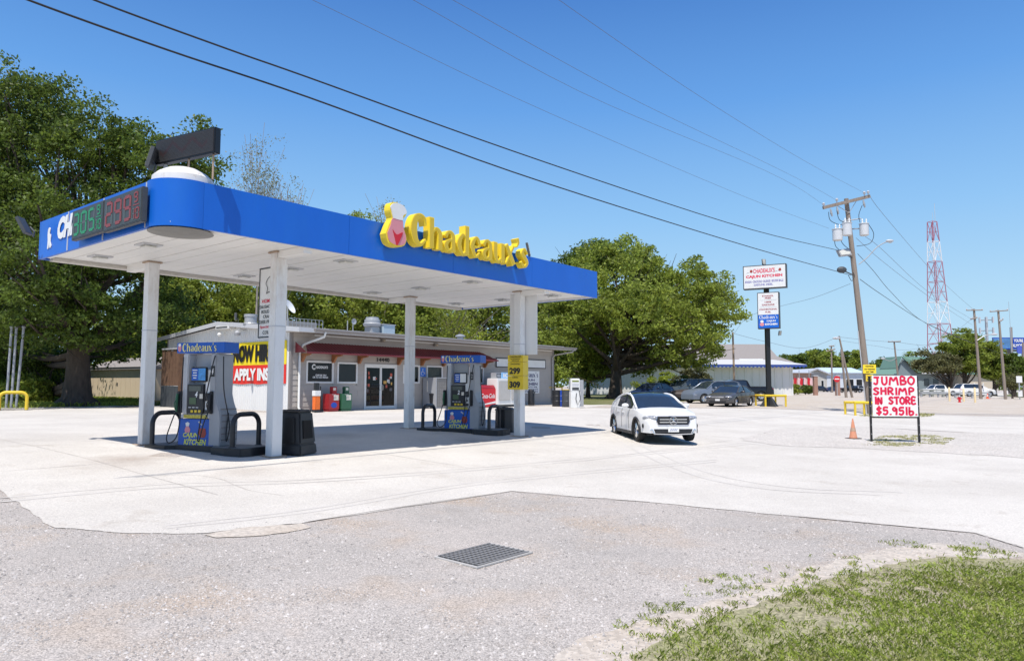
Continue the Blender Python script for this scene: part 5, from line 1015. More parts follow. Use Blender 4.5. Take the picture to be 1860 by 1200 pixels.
# ------------------------------------------------------------------ vehicles
def lerp(tab, s): return float(np.interp(s, [a for a, _ in tab], [b for _, b in tab]))
def smooth_tab(tab, s, w=.12): return sum(lerp(tab, s+o) for o in (-w, -w/2, 0, w/2, w))/5
def make_wheel(t, x, y, r, w, rimm='chrome', tag_=None):
    sgn = 1 if y > 0 else -1
    wh = bpy.data.objects.new('wheel', None); wh.empty_display_size = .1; link(wh, t); wh.location = (x, y, r); wh.rotation_euler = (0, 0, 0 if sgn > 0 else pi); OFF[wh.name] = (0, 0, 0)
    key = (r, w, rimm)
    if key not in WH:
        b = MB(); b.lathe([(r*.62, -w), (r*.9, -w), (r*.98, -w*.85), (r, -w*.6), (r, -w*.2), (r*.98, -w*.03), (r*.9, 0), (r*.68, .0), (r*.62, -.03)], axis='y', n=28, cap=False); ty = b.build('tyre', 'tyre', wh, smooth=50)
        b = MB(); b.lathe([(r*.67, -.012), (r*.64, -.04), (r*.55, -.09), (.0, -.10)], axis='y', n=28, cap=False)
        for k in range(5):
            a = 2*pi*k/5
            for da in (-.16, .16):
                c_, s_ = cos(a+da*.6), sin(a+da*.6); b.tube([(r*.12*cos(a), -.015, r*.12*sin(a)), (r*.65*cos(a+da), -.02, r*.65*sin(a+da))], r*.055, 5)
        b.lathe([(.0, .0), (r*.13, -.01), (r*.15, -.05)], axis='y', n=14, cap=False); ri = b.build('rim', rimm, wh, smooth=40); WH[key] = (ty.data, ri.data)
    else:
        for nm, d in zip(('tyre', 'rim'), WH[key]): link(bpy.data.objects.new(nm, d), wh)
    return wh
WH = {}
def car(name, label, cat, X, Y, head, L, Wd, deck, roof, wb, wr, paint, group=None, low=.22, glass='carglass', s=1., front=None, roofm=None, cladding=None, bpillar=.5, tail=True, rimm='chrome', glass_from=.16, glass_to=.14, zoff=0., hfac=1., side_glass=True, nose=.62):
    """x runs forward, s_ is measured from the front bumper; deck = shoulder/hood line, roof = roof line"""
    t = thing(name, label, cat, (X, Y, float(gz_at(X, Y))+.006+zoff), head, group); t.scale = (s, s, s*hfac)
    hw0 = Wd/2; sw = [wb[0], wb[1]]; ra_ = wr*1.16
    def hw(q): return hw0*(1-.20*max(0, 1-q/.85)**2.2-.13*max(0, 1-(L-q)/.8)**2.2)
    def zb(q):
        z = low+(.06 if q < .5 or q > L-.5 else 0)
        for w_ in sw:
            d = abs(q-w_)
            if d < ra_: z = max(z, wr+sqrt(ra_*ra_-d*d)*.97)
        return z
    qs = sorted(set([0, .03, .09, .18]+[round(v, 3) for v in np.linspace(.28, L-.28, 44)]+[L-.18, L-.09, L-.03, L]+[w_+d for w_ in sw for d in (-ra_, -ra_+.02, ra_-.02, ra_)]))
    def deckz(q): return smooth_tab(deck, q, .08)
    NS = 7; sec = []
    for q in qs:
        zs = deckz(q)-.035; z0 = min(zb(q), zs-.04); h = hw(q); row = []
        for k in range(NS):
            z = z0+(zs-z0)*k/(NS-1); tz = (z-.25)/(zs-.25+1e-6); f = 1-.05*max(0, tz-.62)**2*7-.05*max(0, .3-tz)**1*.8; row.append((h*f, z))
        for fy, dz in ((.93, .028), (.78, .045), (.45, .062), (0, .068)): row.append((row[NS-1][0]*fy, zs+dz if q > .1 else zs+dz*.5))
        full = [(-y, z) for y, z in row]+[(y, z) for y, z in row[-2::-1]]; sec.append([(L/2-q, -y, z) for y, z in full])
    m_ = len(sec[0]); vs = [p for r in sec for p in r]; n = len(qs); fs = []
    for i in range(n-1):
        for k in range(m_-1): fs.append((i*m_+k, i*m_+k+1, (i+1)*m_+k+1, (i+1)*m_+k))
    fs.append(tuple(range(m_))); fs.append(tuple((n-1)*m_+k for k in range(m_)))
    b = MB(); b.add(vs, fs); body = b.build('body', paint, t, smooth=38)
    b = MB(); b.box(-L/2+.25, -hw0*.80, low-.02, L/2-.25, hw0*.80, .55); b.build('underbody', 'blackp', t)
    # greenhouse
    sa, sb = roof[0][0], roof[-1][0]; zm = max(z for _, z in roof); gs = [round(v, 3) for v in np.linspace(sa, sb, 33)]; G_ = []
    for q in gs:
        zr = smooth_tab(roof, q, .05) if sa+.1 < q < sb-.1 else lerp(roof, q); be = deckz(q)-.01; zr = max(zr, be+.012); f = (zr-be)/(zm-be+1e-6); hb = hw(q)*.905; ht = hb*(1-.19*min(1, f)); G_.append((q, hb, be, ht, max(be+.004, zr-.055*min(1, f*2)), zr, f))
    Rf, Sg, Wn, Bw, Pl = MB(), [], MB(), MB(), MB()
    fullq = [q for q, *_, f in G_ if f > .93]; q1, q2 = min(fullq), max(fullq)
    side = {1: MB(), -1: MB()}; sidebody = MB()
    for a, c in zip(G_[:-1], G_[1:]):
        qa, qc = a[0], c[0]; xm = (qa+qc)/2
        for sg_ in (1, -1):
            P = lambda g_, j: [(L/2-g_[0], sg_*g_[1], g_[2]), (L/2-g_[0], sg_*g_[3], g_[4]), (L/2-g_[0], sg_*g_[3]*.62, g_[4]+(g_[5]-g_[4])*.75), (L/2-g_[0], 0, g_[5])][j]
            isg = side_glass and (sa+glass_from*(sb-sa) < xm < sb-glass_to*(sb-sa)); (side[sg_] if isg else sidebody).add([P(a, 0), P(c, 0), P(c, 1), P(a, 1)], [(0, 1, 2, 3)])
            tgt = Wn if xm < q1 else (Bw if xm > q2 else Rf)
            tgt.add([P(a, 1), P(c, 1), P(c, 2), P(a, 2)], [(0, 1, 2, 3)]); tgt.add([P(a, 2), P(c, 2), P(c, 3), P(a, 3)], [(0, 1, 2, 3)])
    Rf.build('roof', roofm or paint, t, smooth=60)
    if Wn.v: Wn.build('windscreen', glass, t, smooth=60)
    if Bw.v: Bw.build('rear_window', glass, t, smooth=60)
    for sg_ in (1, -1):
        if side[sg_].v: side[sg_].build('side_window', glass, t, smooth=60)
    if sidebody.v: sidebody.build('window_surround', paint, t, smooth=60)
    for sg_ in (1, -1):
        b = MB(); b.tube([(L/2-g_[0], sg_*g_[3], g_[4]+.005) for g_ in G_], [.032]+[.035]*(len(G_)-2)+[.032], 6); b.build('roof_rail', paint, t, smooth=60)
        if side_glass:
            for fb in (bpillar,):
                g_ = G_[int(fb*32)]; b = MB(); b.tube([(L/2-g_[0], sg_*(g_[1]+.004), g_[2]), (L/2-g_[0], sg_*(g_[3]+.004), g_[4])], .028, 5); b.build('pillar', 'blackp', t)
        # door seams and handles
        for fb in (glass_from+.04, bpillar, 1-glass_to-.04):
            q = sa+fb*(sb-sa); b = MB(); pts = []
            for z in np.linspace(max(low+.12, zb(q)+.02), deckz(q)-.05, 6):
                zs = deckz(q)-.035; tz = (z-.25)/(zs-.25); f = 1-.05*max(0, tz-.62)**2*7-.05*max(0, .3-tz)*.8; pts.append((L/2-q, sg_*(hw(q)*f+.001), z))
            b.tube(pts, .007, 4); b.build('door_seam', 'blackp', t)
        for fb in (bpillar-.06, 1-glass_to-.12):
            q = sa+fb*(sb-sa); z = deckz(q)-.16; b = MB(); b.tube([(L/2-q+.08, sg_*(hw(q)*.985), z), (L/2-q, sg_*(hw(q)*.985+.03), z), (L/2-q-.08, sg_*(hw(q)*.985), z)], .016, 5); b.build('door_handle', paint, t)
        q = sa+.20*(sb-sa); b = MB(); b.ell((L/2-q, sg_*(hw0+.10), deckz(q)+.07), (.08, .12, .075)); mr = b.build('mirror', paint, t, smooth=True); b = MB(); b.tube([(L/2-q, sg_*hw0*.9, deckz(q)), (L/2-q, sg_*(hw0+.06), deckz(q)+.03)], .03, 5); b.build('mirror_stalk', 'blackp', mr)
    if cladding:
        for w_ in sw:
            for sg_ in (1, -1):
                pts = [(L/2-(w_-(ra_+.02)*cos(a)), sg_*(hw(w_)-.01), max(low, wr+(ra_+.02)*sin(a)*.97)) for a in np.linspace(-.15, pi+.15, 16)]; b = MB(); b.tube(pts, .035, 5); b.build('arch_trim', cladding, t, smooth=60)
        for sg_ in (1, -1): b = MB(); b.box(L/2-(sw[0]+ra_), sg_*(hw0-.05), low-.05, L/2-(sw[1]-ra_), sg_*(hw0-.005), low+.06); b.build('sill_trim', cladding, t, bevel=.01)
    for w_ in sw:
        for sg_ in (1, -1): make_wheel(t, L/2-w_, sg_*(hw(w_)-.015), wr, .22, rimm)
        b = MB(); b.tube([(L/2-w_, -hw0*.7, wr), (L/2-w_, hw0*.7, wr)], .05, 6); b.build('axle', 'blackp', t)
    f = front or {}; xf_ = L/2
    zh = f.get('zh', nose)
    for sg_ in (1, -1):
        yl = hw(.18)*.80; b = MB(); b.ell((0, 0, 0), f.get('lr', (.20, .17, .075)), 14, 8); b.xf(Matrix.Translation((xf_-.20, sg_*yl, zh)) @ Matrix.Rotation(-sg_*.75, 4, 'Z') @ Matrix.Rotation(-sg_*0.0, 4, 'X')); b.build('headlight', mat('headlight lens', (.30, .31, .34), .1, var=.7, scale=16, spec=.9), t, smooth=True)
        if tail: b = MB(); b.ell((-xf_+.10, sg_*hw(L-.15)*.83, deckz(L-.1)-.14), (.10, .14, .10), 10, 6); b.build('tail_light', mat('tail red', (.4, .01, .015), .2), t, smooth=True)
    t['_hw'] = 0; del t['_hw']; return t, hw, deckz
def heading(px0, px1): a = np.array(G(*px0)); b = np.array(G(*px1)); d = a-b; return atan2(d[1], d[0])

whitep = mat('white car paint', (.80, .80, .80), .18, var=.01, spec=.6); greyp = mat('grey car paint', (.11, .105, .105), .25, metal=.4, var=.03)
silvp = mat('blue silver paint', (.20, .235, .29), .28, metal=.3, var=.03); blackcp = mat('black car paint', (.012, .012, .014), .15, var=.03); greenp = mat('grey green paint', (.10, .12, .13), .25, metal=.3, var=.03); bluecp = mat('dark blue paint', (.02, .04, .10), .2, var=.03)
deckS = [(0, .62), (.06, .77), (.25, .87), (.9, .98), (1.15, 1.01), (1.6, 1.0), (3.6, 1.03), (4.1, 1.05), (4.30, .98), (4.42, .80)]
roofS = [(1.02, 1.0), (1.85, 1.38), (2.15, 1.46), (2.6, 1.495), (3.15, 1.45), (3.6, 1.35), (4.2, 1.05)]
# white hatchback, front towards us
P1_ = np.array(G(1160, 803)); P2_ = np.array(G(1252, 804)); fa = (P1_+P2_)/2; hd = atan2(-.993, .115)
scG = .95; Lg = 4.42; cx0 = fa-np.array((cos(hd), sin(hd)))*(Lg/2-.86)*scG
t, hw, dz = car('parked_car', 'white compact crossover standing with its front towards us beside the canopy', 'car', cx0[0], cx0[1], hd, Lg, 1.80, deckS, roofS, (.86, 3.56), .335, whitep, None, .24, s=scG, roofm=M['glass'], cladding='black', front=dict(zh=.74, lr=(.27, .14, .085)), nose=.75, glass_to=.27, tail=False, bpillar=.47)
car_front = t; x0 = Lg/2
def hexf(vsb, vst): b = MB(); b.hexa(vsb, vst); return b
gq = [(-.52, .66), (-.46, .54), (.46, .54), (.52, .66), (.48, .80), (-.48, .80)]
b = MB(); b.prism([(p[0], p[1]) for p in gq], x0-.10, x0+.012, 'x'); gr = b.build('grille', 'black', t, bevel=.01)
for z in (.622, .705): b = MB(); b.box(x0+.010, -.42, z-.017, x0+.03, .42, z+.017); b.build('slat', 'chrome', gr, bevel=.006)
b = MB(); b.tube([(x0+.012, p[0], p[1]) for p in gq+[gq[0]]], .010, 5); b.build('surround', 'chrome', gr)
b = MB(); b.tube([(x0+.038, .115*cos(a), .665+.115*sin(a)) for a in np.linspace(0, 2*pi, 25)], .011, 6, cap=False); em = b.build('round_emblem', 'chrome', gr)
for k in range(3): a = pi/2+2*pi*k/3; b = MB(); b.tube([(x0+.038, 0, .665), (x0+.038, .095*cos(a), .665+.095*sin(a))], [.018, .005], 5); b.build('star_arm', 'chrome', gr)
b = MB(); b.prism([(-.55, .30), (.55, .30), (.60, .42), (-.60, .42)], x0-.08, x0+.016, 'x'); lg = b.build('lower_grille', 'black', t, bevel=.01)
b = MB(); b.tube([(x0-.04, -.66, .44), (x0+.01, -.58, .28), (x0+.02, 0, .26), (x0+.01, .58, .28), (x0-.04, .66, .44)], .025, 6); b.build('bumper_trim', 'chrome', lg)
b = MB(); b.box(x0+.02, -.165, .33, x0+.04, .165, .50); npl_ = b.build('number_plate', 'white', t, bevel=.004)
b = MB(); b.tube([(x0+.043, -.11+.02*i, .40+.03*((i*7) % 3-1)) for i in range(12)], .006, 4); b.build('plate_print', mat('plate print', (.12, .15, .35), .5), npl_)
for sg_ in (1, -1):
    b = MB(); b.lathe([(.05, -.03), (.05, .0), (.03, .004)], (x0+.002, sg_*.66, .37), axis='x', n=12); b.build('fog_light', 'chrome', t)
    b = MB(); b.ell((x0-.30, sg_*.84, .50), (.05, .03, .07)); b.build('side_vent', 'black', t)
b = MB(); b.tube([(x0-1.25, .5, 1.02), (x0-1.3, .0, 1.06), (x0-1.25, -.5, 1.02)], .01, 5); b.build('wiper', 'black', t)
# grey saloon
deckD = [(0, .50), (.06, .66), (.25, .74), (1.0, .90), (1.3, .95), (3.6, .99), (3.9, 1.02), (4.65, .98), (4.78, .72)]
roofD = [(1.22, .94), (2.05, 1.40), (2.5, 1.47), (3.1, 1.46), (3.5, 1.38), (4.15, 1.03)]
P1_ = np.array(G(1334, 738)); P2_ = np.array(G(1292, 738)); fa = (P1_+P2_)/2; rw = np.array(G(1359.6, 737)); hd = atan2(-.79, -.60)
sg2 = 1.0; c_ = fa-np.array((cos(hd), sin(hd)))*(2.4-.9)
t, hw, dz = car('parked_car', 'dark grey saloon parked in the open beside the sign pole, front towards us', 'car', c_[0], c_[1], hd, 4.8, 1.82, deckD, roofD, (.92, 3.66), .32, greyp, None, .2, s=sg2, hfac=.94, front=dict(zh=.66, lr=(.24, .2, .08)))
b = MB(); b.prism([(-.38, .60), (.38, .60), (.42, .70), (-.42, .70)], 2.36, 2.415, 'x'); b.build('grille', 'chrome', t, bevel=.01); b = MB(); b.box(2.35, -.55, .30, 2.41, .55, .40); b.build('lower_grille', 'black', t, bevel=.01); b = MB(); b.box(2.40, -.15, .40, 2.42, .15, .52); b.build('number_plate', 'white', t)
# others in the shade: they face left
deckU = [(0, .62), (.06, .82), (.25, .95), (1.0, 1.05), (1.25, 1.08), (4.2, 1.12), (4.5, 1.10), (4.6, .9)]
roofU = [(1.12, 1.06), (1.85, 1.58), (2.2, 1.66), (3.9, 1.67), (4.25, 1.58), (4.55, 1.12)]
def placeY(px, py, Y): a, b, c = ray(px, py); return a/b*Y, Y
def Hc_(px, ybase): return G(px, ybase)
X, Y = G(1298, 732.5); car('parked_car', 'blue silver small crossover parked behind the dark grey saloon, facing left', 'car', X, Y+.6, pi+.42, 4.6, 1.82, deckU, roofU, (.85, 3.55), .35, silvp, None, .25)
X, Y = G(1283, 727.5); car('parked_car', 'dark grey green crossover in the shade behind the blue silver one', 'car', X-1.2, Y+1.0, pi+.30, 4.7, 1.85, deckU, roofU, (.9, 3.6), .36, greenp, None, .25, hfac=1.12)
X, Y = G(1185, 727); car('parked_car', 'dark blue car under the oak, only its roof showing over the white crossover', 'car', X, Y, pi+.75, 4.7, 1.80, deckD, roofD, (.9, 3.6), .32, bluecp, None, .2)
X, Y = G(1236, 728); car('parked_car', 'dark car in the deep shade between the oak and the parked crossovers', 'car', X+.6, Y+3, pi+1.2, 4.5, 1.8, deckD, roofD, (.9, 3.5), .32, mat('dull brown paint', (.06, .045, .04), .5), None, .2)
def pickup(lab, X, Y, head, paint, rimm='chrome', s=1., group=None, hf=1.):
    dk = [(0, .75), (.06, .95), (.25, 1.05), (1.2, 1.12), (1.5, 1.14), (3.55, 1.16), (3.62, 1.16), (5.7, 1.18), (5.8, 1.1)]
    rf_ = [(1.42, 1.12), (2.0, 1.72), (2.3, 1.80), (3.3, 1.80), (3.5, 1.72), (3.68, 1.18)]
    t, hw, dz = car('pickup_truck', lab, 'pickup truck', X, Y, head, 5.8, 1.98, dk, rf_, (1.0, 4.6), .40, paint, group, .38, s=s, front=dict(zh=.88), rimm=rimm, hfac=hf)
    b = MB(); b.box(-2.75, -.82, 1.17, -.85, .82, 1.235); b.build('bed_cover' if rimm != 'chrome' else 'load_bed', 'blackp', t)
    b = MB(); b.box(-2.93, -.9, .45, -2.86, .9, .62); b.build('rear_bumper', 'chrome', t, bevel=.01); return t
X, Y = G(1347, 728); pickup('black pickup truck parked under the tall sign, tail to the right', X-.2, Y+.5, pi+.12, blackcp)

# right hand middle and far vehicles
def span_car(px0, px1, py, fn, **k): a = np.array(G(px0, py)); b = np.array(G(px1, py)); return (a+b)/2, float(np.linalg.norm(b-a))
for (px0, px1, py, h_, kind, lab, pt) in (
    (1672, 1738, 712.5, pi+.05, 'p', 'white pickup truck behind the grey rail fence at the far right, facing left', whitep),
    (1733, 1808, 718, .02, 'u', 'white estate car behind the guard rail and the cream posts, facing right', whitep),
    (1528, 1562, 713, .1, 'p', 'black pickup truck beyond the dirt lot, by the leaning poles', blackcp),
    (1543, 1574, 710, .3, 'p', 'silver pickup truck behind the black one, beyond the leaning poles', mat('silver paint', (.5, .51, .53), .3, metal=.3)),
    (1500, 1527, 709, .2, 'd', 'dark blue saloon left of the black pickup truck beyond the dirt lot', bluecp),
    (1478, 1503, 706, .15, 'u', 'dark van like car in the row in front of the far grey gabled house', mat('dark van paint', (.03, .035, .05), .25)),
    (1466, 1482, 706, .5, 'd', 'small pale blue car at the right side of the round dark bush', silvp),
    (1440, 1456, 712, 1.2, 'd', 'silver car half hidden between the white metal building and the dark bush', silvp),
    (1640, 1672, 707, pi, 'd', 'pale car parked before the green roofed hall, left of the white pickup truck', mat('pale gold paint', (.45, .42, .36), .3))):
    q = np.array(G((px0+px1)/2, py)); Yd = min(q[1], 150 if px0 < 1600 else 107); X_ = at((px0+px1)/2, py, Yd)[0]; lpx = (px1-px0)*Yd/F
    base = {'p': 5.8, 'u': 4.6, 'd': 4.8}[kind]; s = min(1.15, max(.75, lpx/base/max(abs(cos(h_)), .5)))
    z_ = at((px0+px1)/2, py, Yd)[2]-float(gnd(X_, Yd))
    if kind == 'p': t = pickup(lab, X_, Yd, h_, pt, s=s)
    elif kind == 'u': t = car('parked_car', lab, 'car', X_, Yd, h_, 4.6, 1.82, deckU, roofU, (.85, 3.55), .35, pt, None, .25, s=s)[0]
    else: t = car('parked_car', lab, 'car', X_, Yd, h_, 4.8, 1.82, deckD, roofD, (.92, 3.66), .32, pt, None, .2, s=s)[0]
    print(lab[:30], Yd, round(s, 2), round(z_, 2))

# ------------------------------------------------------------------ tall sign, guard tables, utility pole, boards
Xs, Ys = G(1397, 738); zg = float(gz_at(Xs, Ys)); rzs = radians(-29)
t = thing('sign_pole', 'tall black pole carrying two white sign cabinets, standing in a yellow guard frame', 'sign pole', (Xs, Ys, zg))
ztop = at(1392, 522, Ys)[2]-zg; b = MB(); b.box(-.14, -.14, 0, .14, .14, ztop); b.build('pole', 'blackp', t)
b = MB(); 
for a in range(4): b = MB(); b.prism([(.14, .0), (.75, 0), (.14, .75)], -.02, .02); b.xf(Matrix.Rotation(a*pi/2+.3, 4, 'Z')); b.build('gusset', 'dgrey', t)
XU = at(1352.5, 600, Ys)[0]
def cabinet(x0, y0, x1, y1, px_r, lab, rows, dep=.45):
    # front face from px (x0..x1), side to px_r
    zt = at((x0+x1)/2, y0, Ys)[2]; zb = at((x0+x1)/2, y1, Ys)[2]; X0 = at(x0, 600, Ys)[0]; r1_ = ray(x1, 600); r1_ = r1_[0]/r1_[1]; w = (r1_*Ys-X0)/(cos(rzs)-r1_*sin(rzs))
    t2 = thing('sign_cabinet', lab, 'sign', (X0, Ys+.1+(X0-XU)*math.tan(rzs), zb), rzs); h = zt-zb
    b = MB(); b.box(0, 0, 0, w, dep, h); b.build('cabinet', 'dgrey', t2, bevel=.01)
    return t2, w, h
t2, w, h = cabinet(1352.5, 483.5, 1432, 526, 1436, 'upper white sign cabinet with red and blue lettering on the tall black pole', 0)
b = MB(); b.box(.06, -.01, .06, w-.06, -.001, h-.06); fc = b.build('face', 'white', t2)
bl = mat('blue purple print', (.10, .08, .38), .5)
txt("CHADEAUX'S", w*.49, h*.76, w*.50, h*.19, -.014, M['redtext'], fc, .025); txt('CAJUN KITCHEN', w*.49, h*.515, w*.84, h*.15, -.014, M['redtext'], fc, .045)
txt('BOUDIN \u2022 CRACKLINS \u2022 SAUSAGE \u2022 BOUDIN BALLS', w*.49, h*.31, w*.88, h*.10, -.014, bl, fc, .02); txt('GASOLINE, DIESEL', w*.47, h*.165, w*.44, h*.10, -.014, bl, fc, .02)
for xk in (.16, .82): b = MB(); b.prism([(w*xk, h*.72), (w*xk+.12, h*.69), (w*xk+.2, h*.74), (w*xk+.16, h*.82), (w*xk+.05, h*.82)], -.016, -.011); b.build('print_pot', mat('pot red', (.35, .05, .03)), fc); b = MB(); b.tube([(w*xk-.2, -.014, h*.70), (w*xk-.05, -.014, h*.72)], .014, 4); b.build('print_spoon', 'lgrey', fc)
b = MB(); b.box(w*.45, .15, h+.001, w*.47, .2, h+.12); b.build('bracket', 'blackp', t2)
floodlight('grey floodlight on top of the tall sign', (Xs-.15, Ys-.1, at(1389, 483, Ys)[2]+.08), .1, -.15, 1.0)
t2, w, h = cabinet(1373.5, 533, 1413, 598, 1418, 'lower sign cabinet, white above and blue below, on the tall black pole', 0)
b = MB(); b.box(.05, -.01, h*.385, w-.05, -.001, h-.05); fc = b.build('face', 'white', t2); dr_ = mat('maroon print', (.35, .03, .05), .5)
for s_, z, ww in (('ETHANOL', .90, .52), ('FREE', .84, .28), ('100%', .73, .3), ('GASOLINE', .655, .58), ('CONVENTIONAL', .53, .82), ('FUEL', .455, .26)): txt(s_, w*.5, h*z, w*ww, h*.045, -.014, dr_, fc, .03)
for z in (.785, .595): b = MB(); b.box(w*.12, -.014, h*z-.01, w*.88, -.011, h*z+.01); b.build('divider', 'lgrey', fc)
b = MB(); b.box(.05, -.012, .05, w-.05, -.001, h*.38); fb = b.build('blue_face', 'blue', t2); word("Chadeaux's", w*.08, h*.27, w*.92, h*.095, -.014, M['white'], fb, .003)
txt('CAJUN', w*.62, h*.205, w*.42, h*.05, -.016, M['white'], fb, .06); txt('KITCHEN', w*.62, h*.12, w*.56, h*.055, -.016, M['white'], fb, .06)
b = MB(); b.ell((w*.2, -.014, h*.12), (.14, .006, .12)); b.build('emblem', 'pink', fb); b = MB(); b.ell((w*.2, -.016, h*.20), (.11, .006, .09)); b.build('emblem_hat', 'white', fb)
floodlight('grey floodlight hanging below the lower sign cabinet', (Xs+.75, Ys-.2, at(1408, 609, Ys)[2]), .2, .3, .8)
def guard_table(px, py, w, d, h, lab, rz=0.):
    X, Y = G(px, py); z = float(gz_at(X, Y)); t = thing('guard_barrier', lab, 'barrier', (X, Y, z), rz, 'yellow pipe guard frames'); r = .065
    for x in (-w/2, w/2):
        for y in (-d/2, d/2): b = MB(); b.tube([(x, y, 0), (x, y, h)], r, 8); b.build('leg', 'yelp', t)
    b = MB(); b.tube([(-w/2-.05, -d/2, h), (w/2+.05, -d/2, h)], r*1.2, 8); b.build('rail', 'yelp', t)
    b = MB(); b.tube([(-w/2-.05, d/2, h), (w/2+.05, d/2, h)], r*1.2, 8); b.build('rail', 'yelp', t)
    for x in (-w/2, w/2): b = MB(); b.tube([(x, -d/2+.08, h), (x, d/2-.08, h)], r, 8); b.build('rail', 'yelp', t)
    return t
guard_table(1400, 737.5, 1.45, 1.35, .72, 'yellow pipe guard frame round the foot of the tall sign pole', .15)
guard_table(1562, 754, 1.15, 1.0, .72, 'yellow pipe guard frame left of the leaning utility pole', .1)

Xp, Yp = G(1582, 752); zp = float(gz_at(Xp, Yp)); T = at(1537, 361, Yp); t = thing('utility_pole', 'leaning wooden utility pole with crossarm, transformers and street lamp', 'utility pole', (Xp, Yp, zp), 0, None, (0, 0, 0)); OFF[t.name] = (Xp, Yp, zp)
Bp = np.array((Xp, Yp, zp)); Tp = np.array(T); b = MB(); b.tube([tuple(Bp-np.array((0, 0, .2))), tuple(Bp*.5+Tp*.5), tuple(Tp)], [.205, .165, .125], 12); b.build('pole', 'pole', t, smooth=60)
def on(px, py, dy=0): return at(px, py, Yp+dy)
a_ = np.array(on(1495, 377.5, -.35)); c_ = np.array(on(1580, 356.5, -.2)); b = MB(); ax = (c_-a_)/np.linalg.norm(c_-a_); up = np.array((0, 0, 1.)); up -= ax*ax.dot(up); up /= np.linalg.norm(up); dd = np.cross(ax, up)
hx_ = [a_+dd*s1*.07+up*s2*.09 for s1, s2 in ((-1, -1), (1, -1), (1, 1), (-1, 1))]; hy_ = [p+(c_-a_) for p in hx_]; b.hexa(hx_, hy_); ca = b.build('crossarm', 'pole', t)
for k, px_, py_ in ((0, 1496, 373), (1, 1520, 365), (2, 1570, 352.5), (3, 1577, 351)):
    p = np.array(on(px_, py_, -.3)); b = MB(); b.lathe([(.03, -.12), (.03, 0), (.09, .02), (.05, .06), (.09, .10), (.04, .16), (.01, .17)], tuple(p), n=10); b.build('insulator', 'lgrey', ca, smooth=50)
for px_, py_ in ((1510, 387), (1521.5, 383), (1569.5, 371)):
    p = on(px_, py_, -.35); b = MB(); b.tube([(p[0]-.04, p[1], p[2]+.25), (p[0], p[1], p[2]), (p[0]+.05, p[1], p[2]-.2)], [.04, .07, .04], 7); b.build('fuse_cutout', 'galv', ca)
for s_ in (-1, 1):
    q = a_*.5+c_*.5+ax*s_*.7; b = MB(); b.tube([tuple(q), tuple(Tp*.93+Bp*.07+np.array((0, -.15, 0)))], .02, 5); b.build('brace', 'galv', ca)
for k, (x0, y0, x1, y1, dy) in enumerate(((1512.5, 415, 1530.5, 437, -.55), (1530.6, 403.6, 1547.4, 428, -.75), (1561.6, 405, 1578.4, 428, -.3))):
    p = np.array(on((x0+x1)/2, y1, dy)); h_ = on((x0+x1)/2, y0, dy)[2]-p[2]; r = (x1-x0)/2/F*Yp; b = MB(); b.lathe([(r*.8, 0), (r*.95, .03), (r*.95, h_*.9), (r*1.05, h_*.91), (r*1.05, h_*.95), (r*.5, h_)], tuple(p), n=16); tr_ = b.build('transformer', mat('transformer grey', (.62, .63, .64), .5, var=.05), t, smooth=40)
    for dx in (-.12, .12): b = MB(); b.lathe([(.05, 0), (.03, .08), (.05, .12), (.02, .25)], (p[0]+dx, p[1]-.05, p[2]+h_), n=8); b.build('bushing', 'white', tr_)
    b = MB(); b.tube([(p[0], p[1]+.1, p[2]+h_*.6), tuple(Bp+(Tp-Bp)*((p[2]+h_*.6-Bp[2])/(Tp[2]-Bp[2])))], .04, 5); b.build('bracket', 'galv', tr_)
p0_, p1_ = on(1530, 402, -.3), on(1564, 397, -.3); b = MB(); b.tube([p0_, p1_], .035, 6); b.build('equipment_bar', 'galv', t)
for pts in ([(1505, 385), (1508, 400), (1524, 408), (1534, 407)], [(1520, 383), (1524, 398), (1533, 404)], [(1566, 373), (1560, 390), (1562, 404)], [(1578, 408), (1587, 425), (1580, 442), (1556, 447)], [(1516, 437), (1520, 450), (1545, 468)], [(1528, 420), (1529, 440), (1545, 455)], [(1541, 500), (1547, 510), (1552, 502), (1550, 495)]):
    b = MB(); b.tube([tuple(q) for q in smooth_path([on(x, y, -.4) for x, y in pts], 5)], .018, 5); b.build('jumper_wire', 'cable', t)
lampP = [on(x, y, -.2) for x, y in ((1560, 480), (1575, 468), (1592, 450), (1606, 441), (1614, 439))]; b = MB(); b.tube([tuple(q) for q in smooth_path(lampP, 5)], .03, 7); la = b.build('lamp_arm', 'grey', t, smooth=60); p = on(1616, 437.5, -.2); b = MB(); b.ell(p, (.24, .13, .09)); b.build('lamp_head', 'lgrey', la, smooth=True); b = MB(); b.ell((p[0]+.03, p[1], p[2]-.07), (.12, .1, .06)); b.build('lamp_glass', 'lgrey', la, smooth=True)
